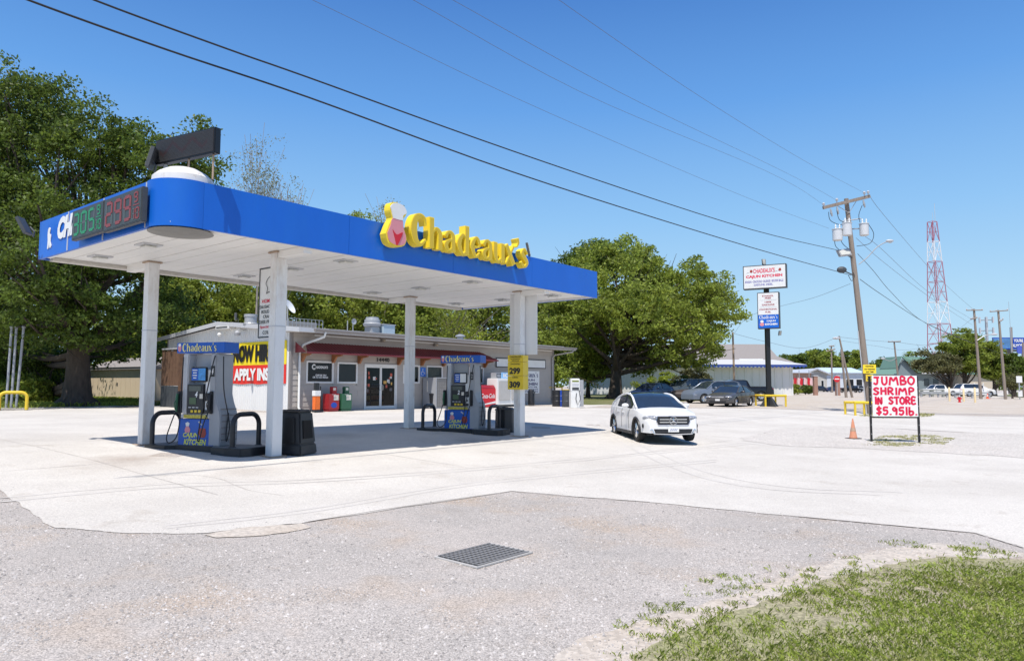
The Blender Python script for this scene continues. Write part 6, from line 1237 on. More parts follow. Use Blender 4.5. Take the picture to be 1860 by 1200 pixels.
for (px_, py_, sx, lab) in ((1533, 458, .38, 0), (1529, 490, .34, 1)):
    p = np.array(on(px_, py_, -.4)); b = MB()
    if lab == 0: b.hexa([tuple(p+np.array(v)) for v in ((-.3, -.25, -.28), (.35, -.25, -.2), (.38, .1, -.2), (-.27, .1, -.28))], [tuple(p+np.array(v)) for v in ((-.4, -.1, .12), (.28, -.1, .22), (.28, .2, .22), (-.4, .2, .12))])
    else: b.ell(tuple(p), (.30, .18, .20)); 
    fl_ = b.build('flood_lamp', 'grey' if lab == 0 else 'dgrey', t)
    if lab == 0: b = MB(); b.hexa([tuple(p+np.array(v)) for v in ((-.26, -.262, -.22), (.28, -.262, -.15), (.28, -.256, -.15), (-.26, -.256, -.22))], [tuple(p+np.array(v)) for v in ((-.33, -.14, .06), (.2, -.14, .14), (.2, -.13, .14), (-.33, -.13, .06))]); b.build('lens', mat('led panel lens', (.55, .55, .5)), fl_)
    q = Bp+(Tp-Bp)*((p[2]-.3-Bp[2])/(Tp[2]-Bp[2])); b = MB(); b.tube([tuple(p+np.array((.2, 0, -.1))), tuple(q)], .035, 6); b.build('bracket', 'dgrey', fl_)
b = MB(); b.tube([tuple(Bp+np.array((-.27, -.05, -.1))), tuple(Bp*.62+Tp*.38+np.array((-.22, -.05, 0)))], .03, 6); b.build('ground_conduit', 'lgrey', t)

# notices on the pole
p = at(1579, 683, Yp); qh = lambda y0, y1: (y1-y0)/F*Yp
for k, (x0, y0, x1, y1, lab, m_) in enumerate(((1568, 662, 1591, 678, 'bright yellow notice with black stripes near the foot of the utility pole', 'yellow'), (1573, 680, 1586, 692, 'small dull yellow notice below the bright one on the utility pole', 'yelp'))):
    a_ = at(x0, y1, Yp-.3); c_ = at(x1, y0, Yp-.3); t = thing('pole_notice', lab, 'notice', (a_[0], a_[1], a_[2])); w = c_[0]-a_[0]; h = c_[2]-a_[2]; b = MB(); b.box(0, 0, 0, w, .02, h); b.build('plate', m_, t)
    if k == 0: txt('NOTICE', w*.5, h*.80, w*.62, h*.16, -.004, M['blackp'], t, .06); txt('NO PARKING', w*.5, h*.48, w*.8, h*.16, -.004, M['blackp'], t, .05); txt('ANY TIME', w*.5, h*.18, w*.6, h*.16, -.004, M['blackp'], t, .05)
    else: txt('TOW', w*.5, h*.66, w*.6, h*.24, -.004, M['blackp'], t, .05); txt('AWAY', w*.5, h*.28, w*.7, h*.24, -.004, M['blackp'], t, .05)

# handwritten board
A = np.array(G(1583, 802)); B = np.array(G(1670, 804)); dv = B-A; LB = float(np.linalg.norm(dv)); rz = atan2(dv[1], dv[0]); z = float(gz_at(*A)); t = thing('handwritten_board', 'white board with hand painted pink red lettering on two thin black posts', 'sign', (float(A[0]), float(A[1]), z), rz)
hp = at(1583, 682, A[1])[2]-z; hb = at(1583, 755, A[1])[2]-z; kk = .06
for x in (0, LB): b = MB(); b.box(x-.03, -.03, -.05, x+.03, .03, hp*.985); p_ = b.build('post', 'blackp', t); [MB().lathe([(.012, -.034), (.012, -.031)], (x, 0, .25+.3*j), axis='y', n=6).build('post_hole', 'lgrey', p_) for j in range(6)]
b = MB(); b.box(.031, -.02, hb-.06, LB-.031, .02, hb-.02); b.build('cross_bar', 'blackp', t)
b = MB(); b.box(.06, -.045, hb-.01, LB-.02, -.032, hp); bd = b.build('board', mat('bright board', (.82, .82, .80), .5, var=.02), t); wB = LB-.08; hB = hp-hb
HG = {'J': [[(.15, .95), (.8, .95)], [(.6, .95), (.6, .3), (.4, .05), (.1, .2)]], 'U': [[(.15, 1), (.15, .3), (.45, .0), (.8, .3), (.8, 1)]], 'M': [[(.05, 0), (.18, .95), (.48, .5), (.78, .98), (.95, .0)]], 'B': [[(.15, 0), (.15, 1), (.7, .9), (.6, .58), (.2, .52)], [(.2, .52), (.85, .4), (.75, .08), (.15, 0)]], 'O': [[(.5, 1), (.12, .75), (.1, .3), (.5, 0), (.88, .3), (.88, .75), (.5, 1)]],
 'S': [[(.85, .85), (.5, 1), (.15, .78), (.45, .53), (.85, .3), (.5, .0), (.1, .12)]], 'H': [[(.15, 0), (.15, 1)], [(.15, .5), (.82, .53)], [(.85, 0), (.85, 1)]], 'R': [[(.15, 0), (.15, 1), (.75, .9), (.75, .6), (.2, .48)], [(.35, .5), (.88, 0)]], 'I': [[(.5, 0), (.5, 1)]], 'P': [[(.2, 0), (.2, 1), (.8, .92), (.8, .6), (.22, .45)]], 'N': [[(.12, 0), (.15, 1), (.8, .03), (.85, 1)]], 'T': [[(.05, .95), (.95, 1)], [(.5, .97), (.5, 0)]], 'E': [[(.85, .97), (.2, 1), (.18, .0), (.88, .03)], [(.2, .5), (.75, .53)]],
 '$': [[(.85, .8), (.5, .92), (.18, .73), (.5, .5), (.82, .3), (.5, .1), (.12, .2)], [(.5, 1.08), (.5, -.06)]], '5': [[(.85, .97), (.25, .95), (.2, .55), (.7, .58), (.82, .25), (.5, .0), (.12, .1)]], '9': [[(.8, .75), (.4, .95), (.15, .7), (.45, .48), (.8, .7), (.75, 0)]], '.': [[(.5, .03), (.52, .0)]], 'l': [[(.5, 0), (.5, 1)]], 'b': [[(.2, 1), (.2, 0), (.8, .1), (.75, .45), (.2, .45)]]}
def hand(s, x0, x1, z0, h, widths=None):
    ws = [{'I': .45, '.': .35, 'l': .4, 'M': 1.15}.get(c, .85) for c in s]; tot = sum(ws); x = x0; b = MB()
    for c, w_ in zip(s, ws):
        w = w_/tot*(x1-x0)
        if c != ' ':
            zz = z0+RNG.normal(0, .006)
            for k, st in enumerate(HG[c]):
                pts = smooth_path([(q[0], q[1]) for q in st], 4) if len(st) > 2 else [np.array(q) for q in st]; P = [np.array((x+q[0]*w*.86, zz+q[1]*h)) for q in pts]; vs = []
                for i, q in enumerate(P):
                    d = P[min(i+1, len(P)-1)]-P[max(i-1, 0)]; d = d/(np.linalg.norm(d)+1e-9); nn = np.array((-d[1], d[0]))*.033; 
                    if i == 0: q = q-d*.02
                    if i == len(P)-1: q = q+d*.02
                    vs += [(q[0]+nn[0], -.048-.0012*k, q[1]+nn[1]), (q[0]-nn[0], -.048-.0012*k, q[1]-nn[1])]
                b.add(vs, [(2*i, 2*i+2, 2*i+3, 2*i+1) for i in range(len(P)-1)])
        x += w
    return b.build('handwriting', 'redtext', bd)
hand('JUMBO', .10, wB+.02, hb+hB*.775, hB*.19); hand('SHRIMP', .09, wB-.0, hb+hB*.535, hB*.16); hand('IN STORE', .12, wB+.03, hb+hB*.30, hB*.165); hand('$5.95lb.', .16, wB+.05, hb+hB*.04, hB*.18)

def cone(px, py, pt, lab, faded=True):
    X, Y = G(px, py); z = float(gz_at(X, Y)); h = at(px, pt, Y)[2]-z; t = thing('traffic_cone', lab, 'traffic cone', (X, Y, z+.006), .4); m_ = 'orange' if faded else mat('vivid orange', (.9, .12, .03), .5)
    b = MB(); b.box(-h*.28, -h*.28, 0, h*.28, h*.28, h*.045); b.build('base', 'black' if faded else m_, t, bevel=.01); b = MB(); b.lathe([(h*.2, h*.046), (h*.18, h*.09), (h*.03, h*.97), (h*.02, h)], n=16); b.build('body', m_, t, smooth=40)
    b = MB(); b.lathe([(h*.137, h*.38), (h*.104, h*.55)], n=16, cap=False); b.build('band', mat('dirty band', (.42, .28, .2), .7, var=.2) if faded else M['white'], t); return t
cone(1550, 797, 760, 'faded orange traffic cone with dark base left of the handwritten board'); cone(1794, 724, 711.5, 'vivid orange traffic cone by the guard rail at the far right', False)
# hydrant and cream posts
X, Y = G(1743, 730.5); z = float(gz_at(X, Y)); t = thing('fire_hydrant', 'red fire hydrant with silver cap between the cream posts', 'fire hydrant', (X, Y, z)); b = MB(); b.lathe([(.17, 0), (.17, .04), (.11, .05), (.12, .5), (.15, .52), (.15, .56)], n=14); b.build('barrel', 'red', t, smooth=40); b = MB(); b.lathe([(.13, .561), (.12, .64), (.05, .72), (.03, .78)], n=14); b.build('bonnet', 'galv', t, smooth=40)
for s_ in (-1, 1): b = MB(); b.lathe([(.07, 0), (.07, .12)], (s_*.12 if s_ > 0 else -.24, 0, .40), axis='x', n=10); b.build('outlet', 'red', t)
for i, (px_, pb, pt, lab) in enumerate(((1725, 729, 703, 'leftmost of the three cream guard posts near the hydrant'), (1751, 730, 705, 'middle cream guard post just right of the hydrant'), (1771.5, 732, 703.5, 'rightmost of the three cream guard posts near the hydrant'))):
    X, Y = G(px_, pb); z = float(gz_at(X, Y)); h = at(px_, pt, Y)[2]-z; t = thing('guard_post', lab, 'bollard', (X, Y, z), 0, 'cream guard posts by the hydrant'); b = MB(); b.lathe([(.095, -.05), (.095, h*.97), (.06, h)], n=12); b.build('post', 'cream', t, smooth=40); b = MB(); b.lathe([(.16, 0), (.14, .04)], n=10); b.build('footing', 'concrete_k', t)
# guard rail and grey rail fence
q = 95.; a_ = at(1674, 712, q); c_ = at(1826, 712.5, q-3); t = thing('guard_rail', 'long grey steel guard rail in front of the far white vehicles', 'guard rail', (a_[0], a_[1], float(gnd(a_[0], a_[1])))); dz_ = .35; w = c_[0]-a_[0]; b = MB(); b.prism([(-.03, .45), (.03, .5), (-.03, .55), (.03, .60), (-.03, .65), (-.06, .65), (-.06, .45)], 0, w, 'x'); b.build('rail', 'galv', t)
for i in range(9): b = MB(); b.box(w*i/8-.08, .05, -.1, w*i/8+.08, .2, .66); b.build('post', 'grey', t)
q = 98.; a_ = at(1655, 716, q); t = thing('rail_fence', 'weathered grey rail fence with thick posts left of the white estate car', 'fence', (a_[0], a_[1], float(gnd(a_[0], a_[1])))); w = at(1713, 716, q)[0]-a_[0]
for i in range(4): b = MB(); b.box(w*i/3-.14, -.12, -.1, w*i/3+.14, .12, 1.0); b.build('post', mat('weathered grey wood', (.30, .31, .28), .9, var=.2), t)
for z in (.3, .6, .88): b = MB(); b.box(-1.5, -.16, z-.09, w, -.121, z+.09); b.build('rail', mat('weathered grey wood', (.30, .31, .28)), t)

# ------------------------------------------------------------------ far buildings
def fg(X, Y): return float(gnd(X, Y))
# long white metal building with blue edged canopy and shingle roofs
Yb = 95.; A0 = at(1055, 690, Yb); A1 = at(1438, 690, Yb); z0 = .35; t = thing('metal_building', 'long white metal clad building with blue edged roof behind the parked cars', 'building', (A0[0], Yb, z0)); OFF[t.name] = (0, 0, 0)
Lw = A1[0]-A0[0]; zw = at(1350, 666, Yb)[2]-z0; n = int(Lw/.95)
for i in range(n):
    b = MB(); x = i*Lw/n; w = Lw/n; b.add([(x+.01, 0, 0), (x+w*.72, 0, 0), (x+w*.78, -.05, 0), (x+w*.95, -.05, 0), (x+w-.005, 0, 0), (x+.01, 0, zw), (x+w*.72, 0, zw), (x+w*.78, -.05, zw), (x+w*.95, -.05, zw), (x+w-.005, 0, zw)], [(0, 1, 6, 5), (1, 2, 7, 6), (2, 3, 8, 7), (3, 4, 9, 8)]); b.build('metal_panel', 'metalw', t)
b = MB(); b.box(-.05, .01, -.1, Lw+.05, 20, zw); b.build('wall', 'metalw', t); b = MB(); b.box(Lw-.02, -.07, 0, Lw+.14, .009, zw); b.build('corner_trim', 'white', t)
xr = at(1458, 660, Yb)[0]-A0[0]; zs0 = at(1350, 666, Yb)[2]-z0; zs1 = at(1350, 656.5, Yb)[2]-z0; b = MB(); b.hexa([(-1, -1.2, zs0+.0), (xr, -1.2, zs0+.0), (xr-2, 5, zs1+.25), (-1, 5, zs1+.25)], [(-1, -1.2, zs0+.3), (xr, -1.2, zs0+.3), (xr-2, 5, zs1+.45), (-1, 5, zs1+.45)]); b.build('low_roof', mat('pale metal roof', (.60, .59, .57), .5, var=.08), t)
b = MB(); b.box(-1, -1.26, zs0+.0, xr+.05, -1.21, zs0+.26); fa_ = b.build('blue_edge', 'blueroof', t)
for i in range(60): b = MB(); x = i*(xr+1)/60-1; b.box(x, -1.29, zs0-.12, x+(xr+1)/120, -1.262, zs0+.1); b.build('edge_flap', 'blueroof', fa_)
x0 = at(1262, 655, Yb+5)[0]-A0[0]; x1 = at(1420, 655, Yb+5)[0]-A0[0]; x2 = at(1403, 626, Yb+8)[0]-A0[0]; x3 = at(1285, 626, Yb+8)[0]-A0[0]; zr0 = at(1340, 656, Yb+5)[2]-z0; zr1 = at(1340, 624.5, Yb+10)[2]-z0
b = MB(); b.hexa([(x0-8, 5, zr0), (x1, 5, zr0), (x1, 20, zr0), (x0-8, 20, zr0)], [(x3-5, 10.5, zr1), (x2, 10.5, zr1), (x2, 11, zr1), (x3-5, 11, zr1)]); b.build('shingle_roof', 'shingle', t)
b = MB(); b.box(x0-8, 4.9, zr0-.45, x1-.2, 5.1, zr0-.02); b.build('fascia_board', 'trim', t); b = MB(); xa = at(1342, 655, Yb+5)[0]-A0[0]; xb = at(1385, 655, Yb+5)[0]-A0[0]; b.box(xa, 4.7, zr0-.5, xb, 4.89, zr0+.35); b.build('white_panel', 'white', t)
x4 = at(1438, 655, Yb+9)[0]-A0[0]; zq = at(1425, 644.5, Yb+10)[2]-z0; b = MB(); b.hexa([(x1-2, 8, zr0), (x4, 8, zr0), (x4, 20, zr0), (x1-2, 20, zr0)], [(x1-3, 12, zq), (x4-1.2, 12, zq), (x4-1.2, 12.5, zq), (x1-3, 12.5, zq)]); b.build('shingle_roof', 'shingle', t)
def boxhouse(lab, px0, px1, ybase, ywall, yroof, Y, wm, rm, cat='building', gable=None, windows=(), name='far_building', depth=12, ridge_in=.1, doors=()):
    a_ = at(px0, 690, Y); c_ = at(px1, 690, Y); zb = fg(a_[0], Y)-.3; zb2 = min(at((px0+px1)/2, ybase, Y)[2], zb+3); w = c_[0]-a_[0]; zw = at((px0+px1)/2, ywall, Y)[2]-zb; zr = at((px0+px1)/2, yroof, Y)[2]-zb
    t = thing(name, lab, cat, (a_[0], Y, zb)); b = MB(); b.box(0, 0, 0, w, depth, zw); b.build('wall', wm, t)
    if gable == 'front': b = MB(); b.prism([(-.4, zw), (w+.4, zw), (w/2, zr)], .0, depth+.5); b.build('gable', wm, t); b = MB(); b.prism([(-.8, zw-.15), (w/2, zr+.05), (w+.8, zw-.15), (w+.8, zw+.1), (w/2, zr+.35), (-.8, zw+.1)], -.6, depth+.8); b.build('roof', rm, t)
    else: b = MB(); b.hexa([(-.5, -.6, zw), (w+.5, -.6, zw), (w+.5, depth+.6, zw), (-.5, depth+.6, zw)], [(w*ridge_in-.5, depth*.45, zr), (w*(1-ridge_in)+.5, depth*.45, zr), (w*(1-ridge_in)+.5, depth*.55, zr), (w*ridge_in-.5, depth*.55, zr)]); b.build('roof', rm, t)
    for (fa_, fb_, za_, zb_) in windows: b = MB(); b.box(w*fa_, -.05, zw*za_, w*fb_, -.001, zw*zb_); f_ = b.build('window', 'wframe', t); b = MB(); b.box(w*fa_+.12, -.07, zw*za_+.12, w*fb_-.12, -.051, zw*zb_-.12); b.build('pane', 'glass', f_)
    for (fa_, fb_) in doors: b = MB(); b.box(w*fa_, -.05, 0, w*fb_, -.001, zw*.7); b.build('door', 'dgrey', t)
    return t, w, zw, zr
boxhouse('pink brown low shop building right of the white metal building', 1438, 1474, 704, 677, 673.5, 150, 'pinkwall', 'lgrey', doors=((.3, .36),), windows=((.5, .7, .35, .75),))
boxhouse('pale grey gabled house beyond the row of far cars', 1464, 1502, 704, 680, 671.5, 158, mat('pale wall', (.5, .48, .44), .7), 'lgrey', gable='front', windows=((.12, .28, .3, .7), (.7, .86, .3, .7)))
boxhouse('white building with pale blue roof and blue window bands behind the leaning poles', 1502, 1570, 706, 677, 666.5, 165, mat('blue white wall', (.62, .66, .72), .6), mat('pale blue roof', (.55, .65, .75), .4), windows=((.5, .72, .25, .7), (.77, .95, .25, .7), (.1, .3, .25, .7)))
boxhouse('low hall with green roof left of the gabled green roofed hall', 1585, 1648, 706, 680, 666, 170, mat('pale wall', (.5, .48, .44)), 'greenroof', windows=((.2, .35, .3, .7), (.55, .7, .3, .7)), ridge_in=.12)
# green gabled hall: gable towards the left front
Yh = 140.; a_ = at(1633, 700, Yh); zb = fg(a_[0], Yh)-.3; px = lambda x, Y=Yh: at(x, 690, Y)[0]-a_[0]; pz = lambda y, Y=Yh: at(1660, y, Y)[2]-zb
t = thing('green_hall', 'grey hall with steep green gabled roof below the lattice tower', 'building', (a_[0], Yh, zb)); wg = px(1664); b = MB(); b.prism([(0, 0), (wg, 0), (wg, pz(676)), (wg*.25, pz(651)), (0, pz(668))], 0, .3); b.build('gable_wall', mat('blue grey wall', (.20, .25, .27), .7), t)
b = MB(); b.box(wg, .02, 0, px(1700), 8, pz(677)); b.build('wall', mat('blue grey wall', (.20, .25, .27)), t)
b = MB(); b.hexa([(wg, -.6, pz(678)), (px(1760), -.6, pz(681)), (px(1764), 6, pz(650)), (wg*.25-.5, -.6, pz(649))], [(wg, -.6, pz(676.5)), (px(1760), -.6, pz(679.5)), (px(1764), 6, pz(648)), (wg*.25-.5, -.6, pz(647))]); b.build('roof', 'greenroof', t)
b = MB(); b.hexa([(-.6, -.7, pz(670)), (wg*.25-.5, -.7, pz(649)), (wg*.25-.5, 6, pz(649)), (-.6, 6, pz(670))], [(-.6, -.7, pz(668)), (wg*.25-.5, -.7, pz(647)), (wg*.25-.5, 6, pz(647)), (-.6, 6, pz(668))]); b.build('roof', 'greenroof', t)
b = MB(); b.hexa([(wg-.3, -2.6, pz(679)), (px(1722), -2.6, pz(680)), (px(1730), -.7, pz(662)), (wg+3, -.7, pz(664))], [(wg-.3, -2.6, pz(677.5)), (px(1722), -2.6, pz(678.5)), (px(1730), -.7, pz(660)), (wg+3, -.7, pz(662))]); b.build('porch_roof', mat('pale metal roof', (.60, .59, .57)), t)
for k in range(3): b = MB(); x = wg+1.5+k*1.8; b.box(x, -.05, pz(700), x+1.0, .019, pz(688)); b.build('window', 'glass', t)
b = MB(); b.lathe([(.35, 0), (.35, 1.1), (.1, 1.4)], (wg*.8, 2, pz(661)), n=10); b.build('roof_vent', 'dgrey', t)
boxhouse('beige wall building with green roof at the far right behind the trees', 1752, 1806, 712, 680, 662, 138, mat('beige wall', (.55, .48, .38), .8), 'greenroof', windows=((.3, .34, .2, .6), (.6, .64, .2, .6)))
# billboard
Y = 150.; a_ = at(1805, 634, Y); c_ = at(1905, 613, Y); t = thing('billboard', 'blue roadside billboard with white lettering at the right edge', 'billboard', (a_[0], Y, a_[2])); w = c_[0]-a_[0]; h = c_[2]-a_[2]; b = MB(); b.box(0, 0, 0, w, .4, h); b.build('panel', 'teal', t); b = MB(); b.box(0, -.01, h*.08, w*.32, -.001, h*.92); b.build('picture', mat('billboard picture', (.1, .25, .5), .5, var=.5, scale=.6), t)
b = MB(); b.box(0, -.3, -.5, w, 0, -.1); b.build('walkway', 'dgrey', t)
for x in (w*.3, w*.8): b = MB(); b.box(x-.3, .41, -12, x+.3, .9, h*.8); b.build('support', 'trim', t)
txt("YOU'RE", w*.45, h*.74, w*.17, h*.28, -.02, M['white'], t, .05); txt('ALMOST THERE', w*.53, h*.32, w*.40, h*.30, -.02, M['white'], t, .05)
t = thing('hanging_sign', 'small violet blue sign panel below the billboard', 'sign', at(1848, 642, 148)); b = MB(); b.box(0, 0, 0, 2.4, .2, 1.6); b.build('panel', mat('violet sign', (.08, .12, .5), .5), t); b = MB(); b.box(1.1, .21, -9, 1.3, .4, 1.6); b.build('post', 'trim', t)

# ------------------------------------------------------------------ lattice tower, far poles, wires
Yt = 230.; cx_ = at(1704, 500, Yt)[0]; zt = at(1697, 403, Yt)[2]; zb = .6; t = thing('lattice_tower', 'tall red and white lattice mast rising behind the green roofed hall', 'tower', (cx_, Yt, zb)); OFF[t.name] = (0, 0, 0); Ht = zt-zb
lv = [0, .155, .275, .39, .52, .64, .76, .88, 1.0]; ctr = lambda f: (at(1704.5-7.5*f, 500, Yt)[0]-cx_, 0); hf = lambda f: (51-35*f)/2/F*Yt*.68
redm = mat('tower red', (.40, .12, .16), .6); whm = mat('tower white', (.75, .75, .75), .6)
band = [1, 1, 0, 1, 1, 0, 1, 1]; band = [0, 1, 1, 0, 1, 1, 0, 1]
for k in range(8):
    f0, f1 = lv[k], lv[k+1]; m_ = (whm, redm, redm, whm, redm, redm, whm, redm)[k]; R0, R1 = hf(f0), hf(f1); (c0x, _), (c1x, _) = ctr(f0), ctr(f1); rot = .35
    cn0 = [(c0x+R0*1.41*cos(rot+pi/4+j*pi/2), R0*1.41*sin(rot+pi/4+j*pi/2), f0*Ht) for j in range(4)]; cn1 = [(c1x+R1*1.41*cos(rot+pi/4+j*pi/2), R1*1.41*sin(rot+pi/4+j*pi/2), f1*Ht) for j in range(4)]
    sect = None
    for j in range(4):
        b = MB(); b.tube([cn0[j], cn1[j]], .13, 5); b.build('leg', m_, t)
        n2 = (j+1) % 4; b = MB(); b.tube([cn1[j], cn1[n2]], .075, 4); b.build('strut', m_, t)
        b = MB(); b.tube([cn0[j], cn1[n2]], .06, 4); b.build('brace', m_, t); b = MB(); b.tube([cn0[n2], cn1[j]], .06, 4); b.build('brace', m_, t)
        mj = tuple((np.array(cn0[j])+np.array(cn1[j]))/2); mn = tuple((np.array(cn0[n2])+np.array(cn1[n2]))/2); b = MB(); b.tube([mj, mn], .05, 4); b.build('strut', m_, t)
b = MB(); c1x = ctr(1)[0]; b.tube([(c1x+1, 0, Ht), (c1x+1, 0, Ht+6)], .06, 5); b.build('antenna', 'lgrey', t); b = MB(); b.tube([(c1x+.2, 0, Ht), (c1x+.2, 0, Ht+3)], .05, 5); b.build('antenna', 'lgrey', t)
Y = 260; p = at(1794, 640, Y); h = at(1794, 576, Y)[2]-p[2]; t = thing('cell_mast', 'distant slim cell mast with ring of antennas behind the right trees', 'mast', p); b = MB(); b.tube([(0, 0, -8), (0, 0, h)], .45, 8); b.build('mast', 'grey', t)
for z in (h*.92, h*.62):
    for k in range(6): a = k*pi/3; b = MB(); b.box(2.3*cos(a)-.2, 2.3*sin(a)-.2, z-1, 2.3*cos(a)+.2, 2.3*sin(a)+.2, z+1); b.build('antenna_panel', 'lgrey', t); b = MB(); b.tube([(0, 0, z), (2.2*cos(a), 2.2*sin(a), z)], .1, 4); b.build('arm', 'grey', t)
def far_pole(lab, tx, ty, bx, by, Y, r=.16, arm=None, arm2=None, extra=None, m='pole', lamp=None):
    Bq = np.array(at(bx, by, Y)); Bq[2] = fg(Bq[0], Y)-.1; Tq = np.array(at(tx, ty, Y)); t = thing('utility_pole', lab, 'utility pole', tuple(Bq), 0, None); OFF[t.name] = tuple(Bq); b = MB(); b.tube([tuple(Bq), tuple(Tq)], [r, r*.65], 8); b.build('pole', m, t, smooth=60)
    for ar in (arm, arm2):
        if ar: a_ = at(ar[0], ar[1], Y-.2); c_ = at(ar[2], ar[3], Y-.2); b = MB(); b.tube([a_, c_], .09*Y/100*.8, 4); cr = b.build('crossarm', m, t); 
        if ar: [MB().lathe([(.05, 0), (.09, .12), (.03, .3)], tuple(np.array(a_)*(1-f)+np.array(c_)*f), n=6).build('insulator', 'lgrey', cr) for f in (.03, .35, .97)]
    if lamp: P = [at(x, y, Y-.2) for x, y in lamp]; b = MB(); b.tube([tuple(q) for q in smooth_path(P, 4)], .06, 5); l_ = b.build('lamp_arm', 'galv', t); b = MB(); b.ell(P[-1], (.45, .2, .15)); b.build('lamp_head', 'lgrey', l_)
    return t
far_pole('tall far utility pole with two crossarms, left one before the right hand trees', 1769, 561, 1781, 704, 95, .2, (1755, 563.5, 1785, 563), (1763, 580, 1775, 577), lamp=((1775, 618), (1790, 609), (1806, 607)))
far_pole('tall far utility pole with one long crossarm, second from the right edge', 1813, 563, 1826, 712, 98, .2, (1798, 566, 1831, 563.5), (1816, 584, 1822, 580))
far_pole('thin far pole with long antenna before the billboard', 1837, 594, 1839, 700, 120, .22)
far_pole('far pole at the right edge of the view', 1858, 622, 1859, 700, 120, .2)
far_pole('small far utility pole with a single crossarm above the green roofs', 1624, 620, 1634, 700, 130, .2, (1613, 620.5, 1636, 620), lamp=((1628, 650), (1617, 655), (1604, 651)))
far_pole('slim dark leaning pole with lamp head left of the utility pole', 1524, 610, 1548, 714, 85, .15, lamp=((1525, 613), (1521, 612), (1519, 614)))
far_pole('upright weathered pole crossing the slim leaning one', 1528, 634, 1537, 713, 84, .17)
far_pole('far thin pole with crossarm above the treeline, right of the white metal building', 1510, 627, 1511, 692, 140, .2, (1501, 638, 1517, 634), (1506, 629, 1515, 628))
far_pole('bare brown post standing in front of the white metal building', 1331, 603, 1334, 692, 70, .13, m='rust')
t = thing('flag_pole', 'thin antenna pole with a long whip at the right side', 'antenna', at(1836, 610, 118)); b = MB(); b.tube([(0, 0, -8), (0, 0, 1.4)], .12, 6); b.build('mast', 'grey', t); b = MB(); b.tube([(0, 0, 1.41), (-.1, 0, at(1836, 548, 118)[2]-at(1836, 610, 118)[2])], .03, 4); b.build('whip', 'grey', t)
for i, (x, y) in enumerate(((1004.5, 510), (1018.5, 510))):    # two thin rods above the canopy's right end
    pass
X, Y = at(1434, 700, 92)[:2]
# do-not-enter disc, brick posts, small white roadside sign
Y = 96.; p = at(1520, 688, Y); t = thing('round_sign', 'small red round no entry sign by the far dark cars', 'sign', (p[0], Y, fg(p[0], Y))); h = p[2]-fg(p[0], Y); b = MB(); b.box(-.05, 0, 0, .05, .05, h+.4); b.build('post', 'galv', t); b = MB(); b.lathe([(.42, -.03), (.42, 0)], (0, -.02, h), axis='y', n=18); d_ = b.build('disc', 'red', t); b = MB(); b.box(-.3, -.07, h-.07, .3, -.051, h+.07); b.build('white_bar', 'white', d_)
for i, (px_, lab) in enumerate(((1482.5, 'left of the two brick gate posts before the far dark cars'), (1523, 'right of the two brick gate posts, below the round red sign'))):
    Y = 98.; p = at(px_, 705, Y); t = thing('brick_post', lab, 'gate post', (p[0], Y, fg(p[0], Y))); h = at(px_, 683, Y)[2]-fg(p[0], Y); b = MB(); b.box(-.25, 0, 0, .25, .5, h); b.build('shaft', mat('post brick', (.35, .2, .15), .9, var=.25, scale=8), t); b = MB(); b.box(-.32, -.05, h+.001, .32, .55, h+.12); b.build('cap', 'lgrey', t)
Y = 100.; p = at(1851, 688, Y); t = thing('road_sign', 'small white sign on a post at the far right edge', 'sign', (p[0], Y, fg(p[0], Y))); h = p[2]-fg(p[0], Y); b = MB(); b.box(-.06, 0, 0, .06, .06, h); b.build('post', 'galv', t); b = MB(); b.box(-.4, -.04, h-.5, .4, -.001, h+.4); b.build('plate', 'white', t); b = MB(); b.box(-.28, -.15, .4, .28, -.05, 1.1); b.build('box', 'white', t)
for i, (px_, lab) in enumerate(((1452, 'left pair of red and white flags by the pink brown shop'), (1470, 'right bunch of red and white flags by the pink brown shop'))):
    Y = 120.; p = at(px_, 695, Y); t = thing('flag_bunch', lab, 'flags', (p[0], Y, fg(p[0], Y))); h = at(px_, 683, Y)[2]-fg(p[0], Y); b = MB(); b.tube([(0, 0, 0), (0, 0, h+1)], .06, 5); b.build('post', 'galv', t)
    for k in range(4): b = MB(); x = -.9+.5*k+.1*(k % 2); b.add([(x, -.1, h-.2), (x+.45, -.12, h-.4), (x+.4, -.05, h-1.6), (x-.05, -.12, h-1.3), (x+.0, -.08, h-.2)], [(0, 1, 2, 3)]); b.build('flag', 'red' if k % 2 == i % 2 else mat('pale pink flag', (.75, .5, .5), .6), t)
# wires
def wire(pts, Y0, Y1, r, lab, m='cable', grp='overhead wires'):
    P = smooth_path(pts, 6); n = len(P); cum = [0]
    for a, c in zip(P[:-1], P[1:]): cum.append(cum[-1]+float(np.hypot(*(c-a))))
    V = [at(float(p[0]), float(p[1]), 1/((1-s_/cum[-1])/Y0+(s_/cum[-1])/Y1)) for p, s_ in zip(P, cum)]
    b = MB(); b.tube(V, r, 5); o = b.build('power_line', m); tag(o, lab, 'wire', grp); return o
wire([(-90, -58), (50, 0), (301, 90), (560, 177), (930, 312), (1320, 436), (1546, 500)], 9, Yp-.3, .017, 'lower of the two thick black cables crossing the whole sky')
wire([(-60, -95), (170, 0), (415, 90), (560, 141), (930, 274), (1320, 404), (1524, 455)], 9, Yp-.3, .016, 'upper of the two thick black cables crossing the whole sky')
wire([(450, -50), (567, 0), (930, 175), (1320, 344), (1506, 415)], 16, Yp-.4, .006, 'faint wire starting above the middle left of the frame, lowest of the thin ones', 'cablel')
wire([(650, -50), (750, 0), (1050, 165), (1390, 310), (1496, 372)], 16, Yp-.3, .006, 'faint wire second from the left among the thin ones', 'cablel')
wire([(730, -50), (822, 0), (1120, 165), (1420, 310), (1520, 364)], 16, Yp-.3, .006, 'faint wire third from the left among the thin ones', 'cablel')
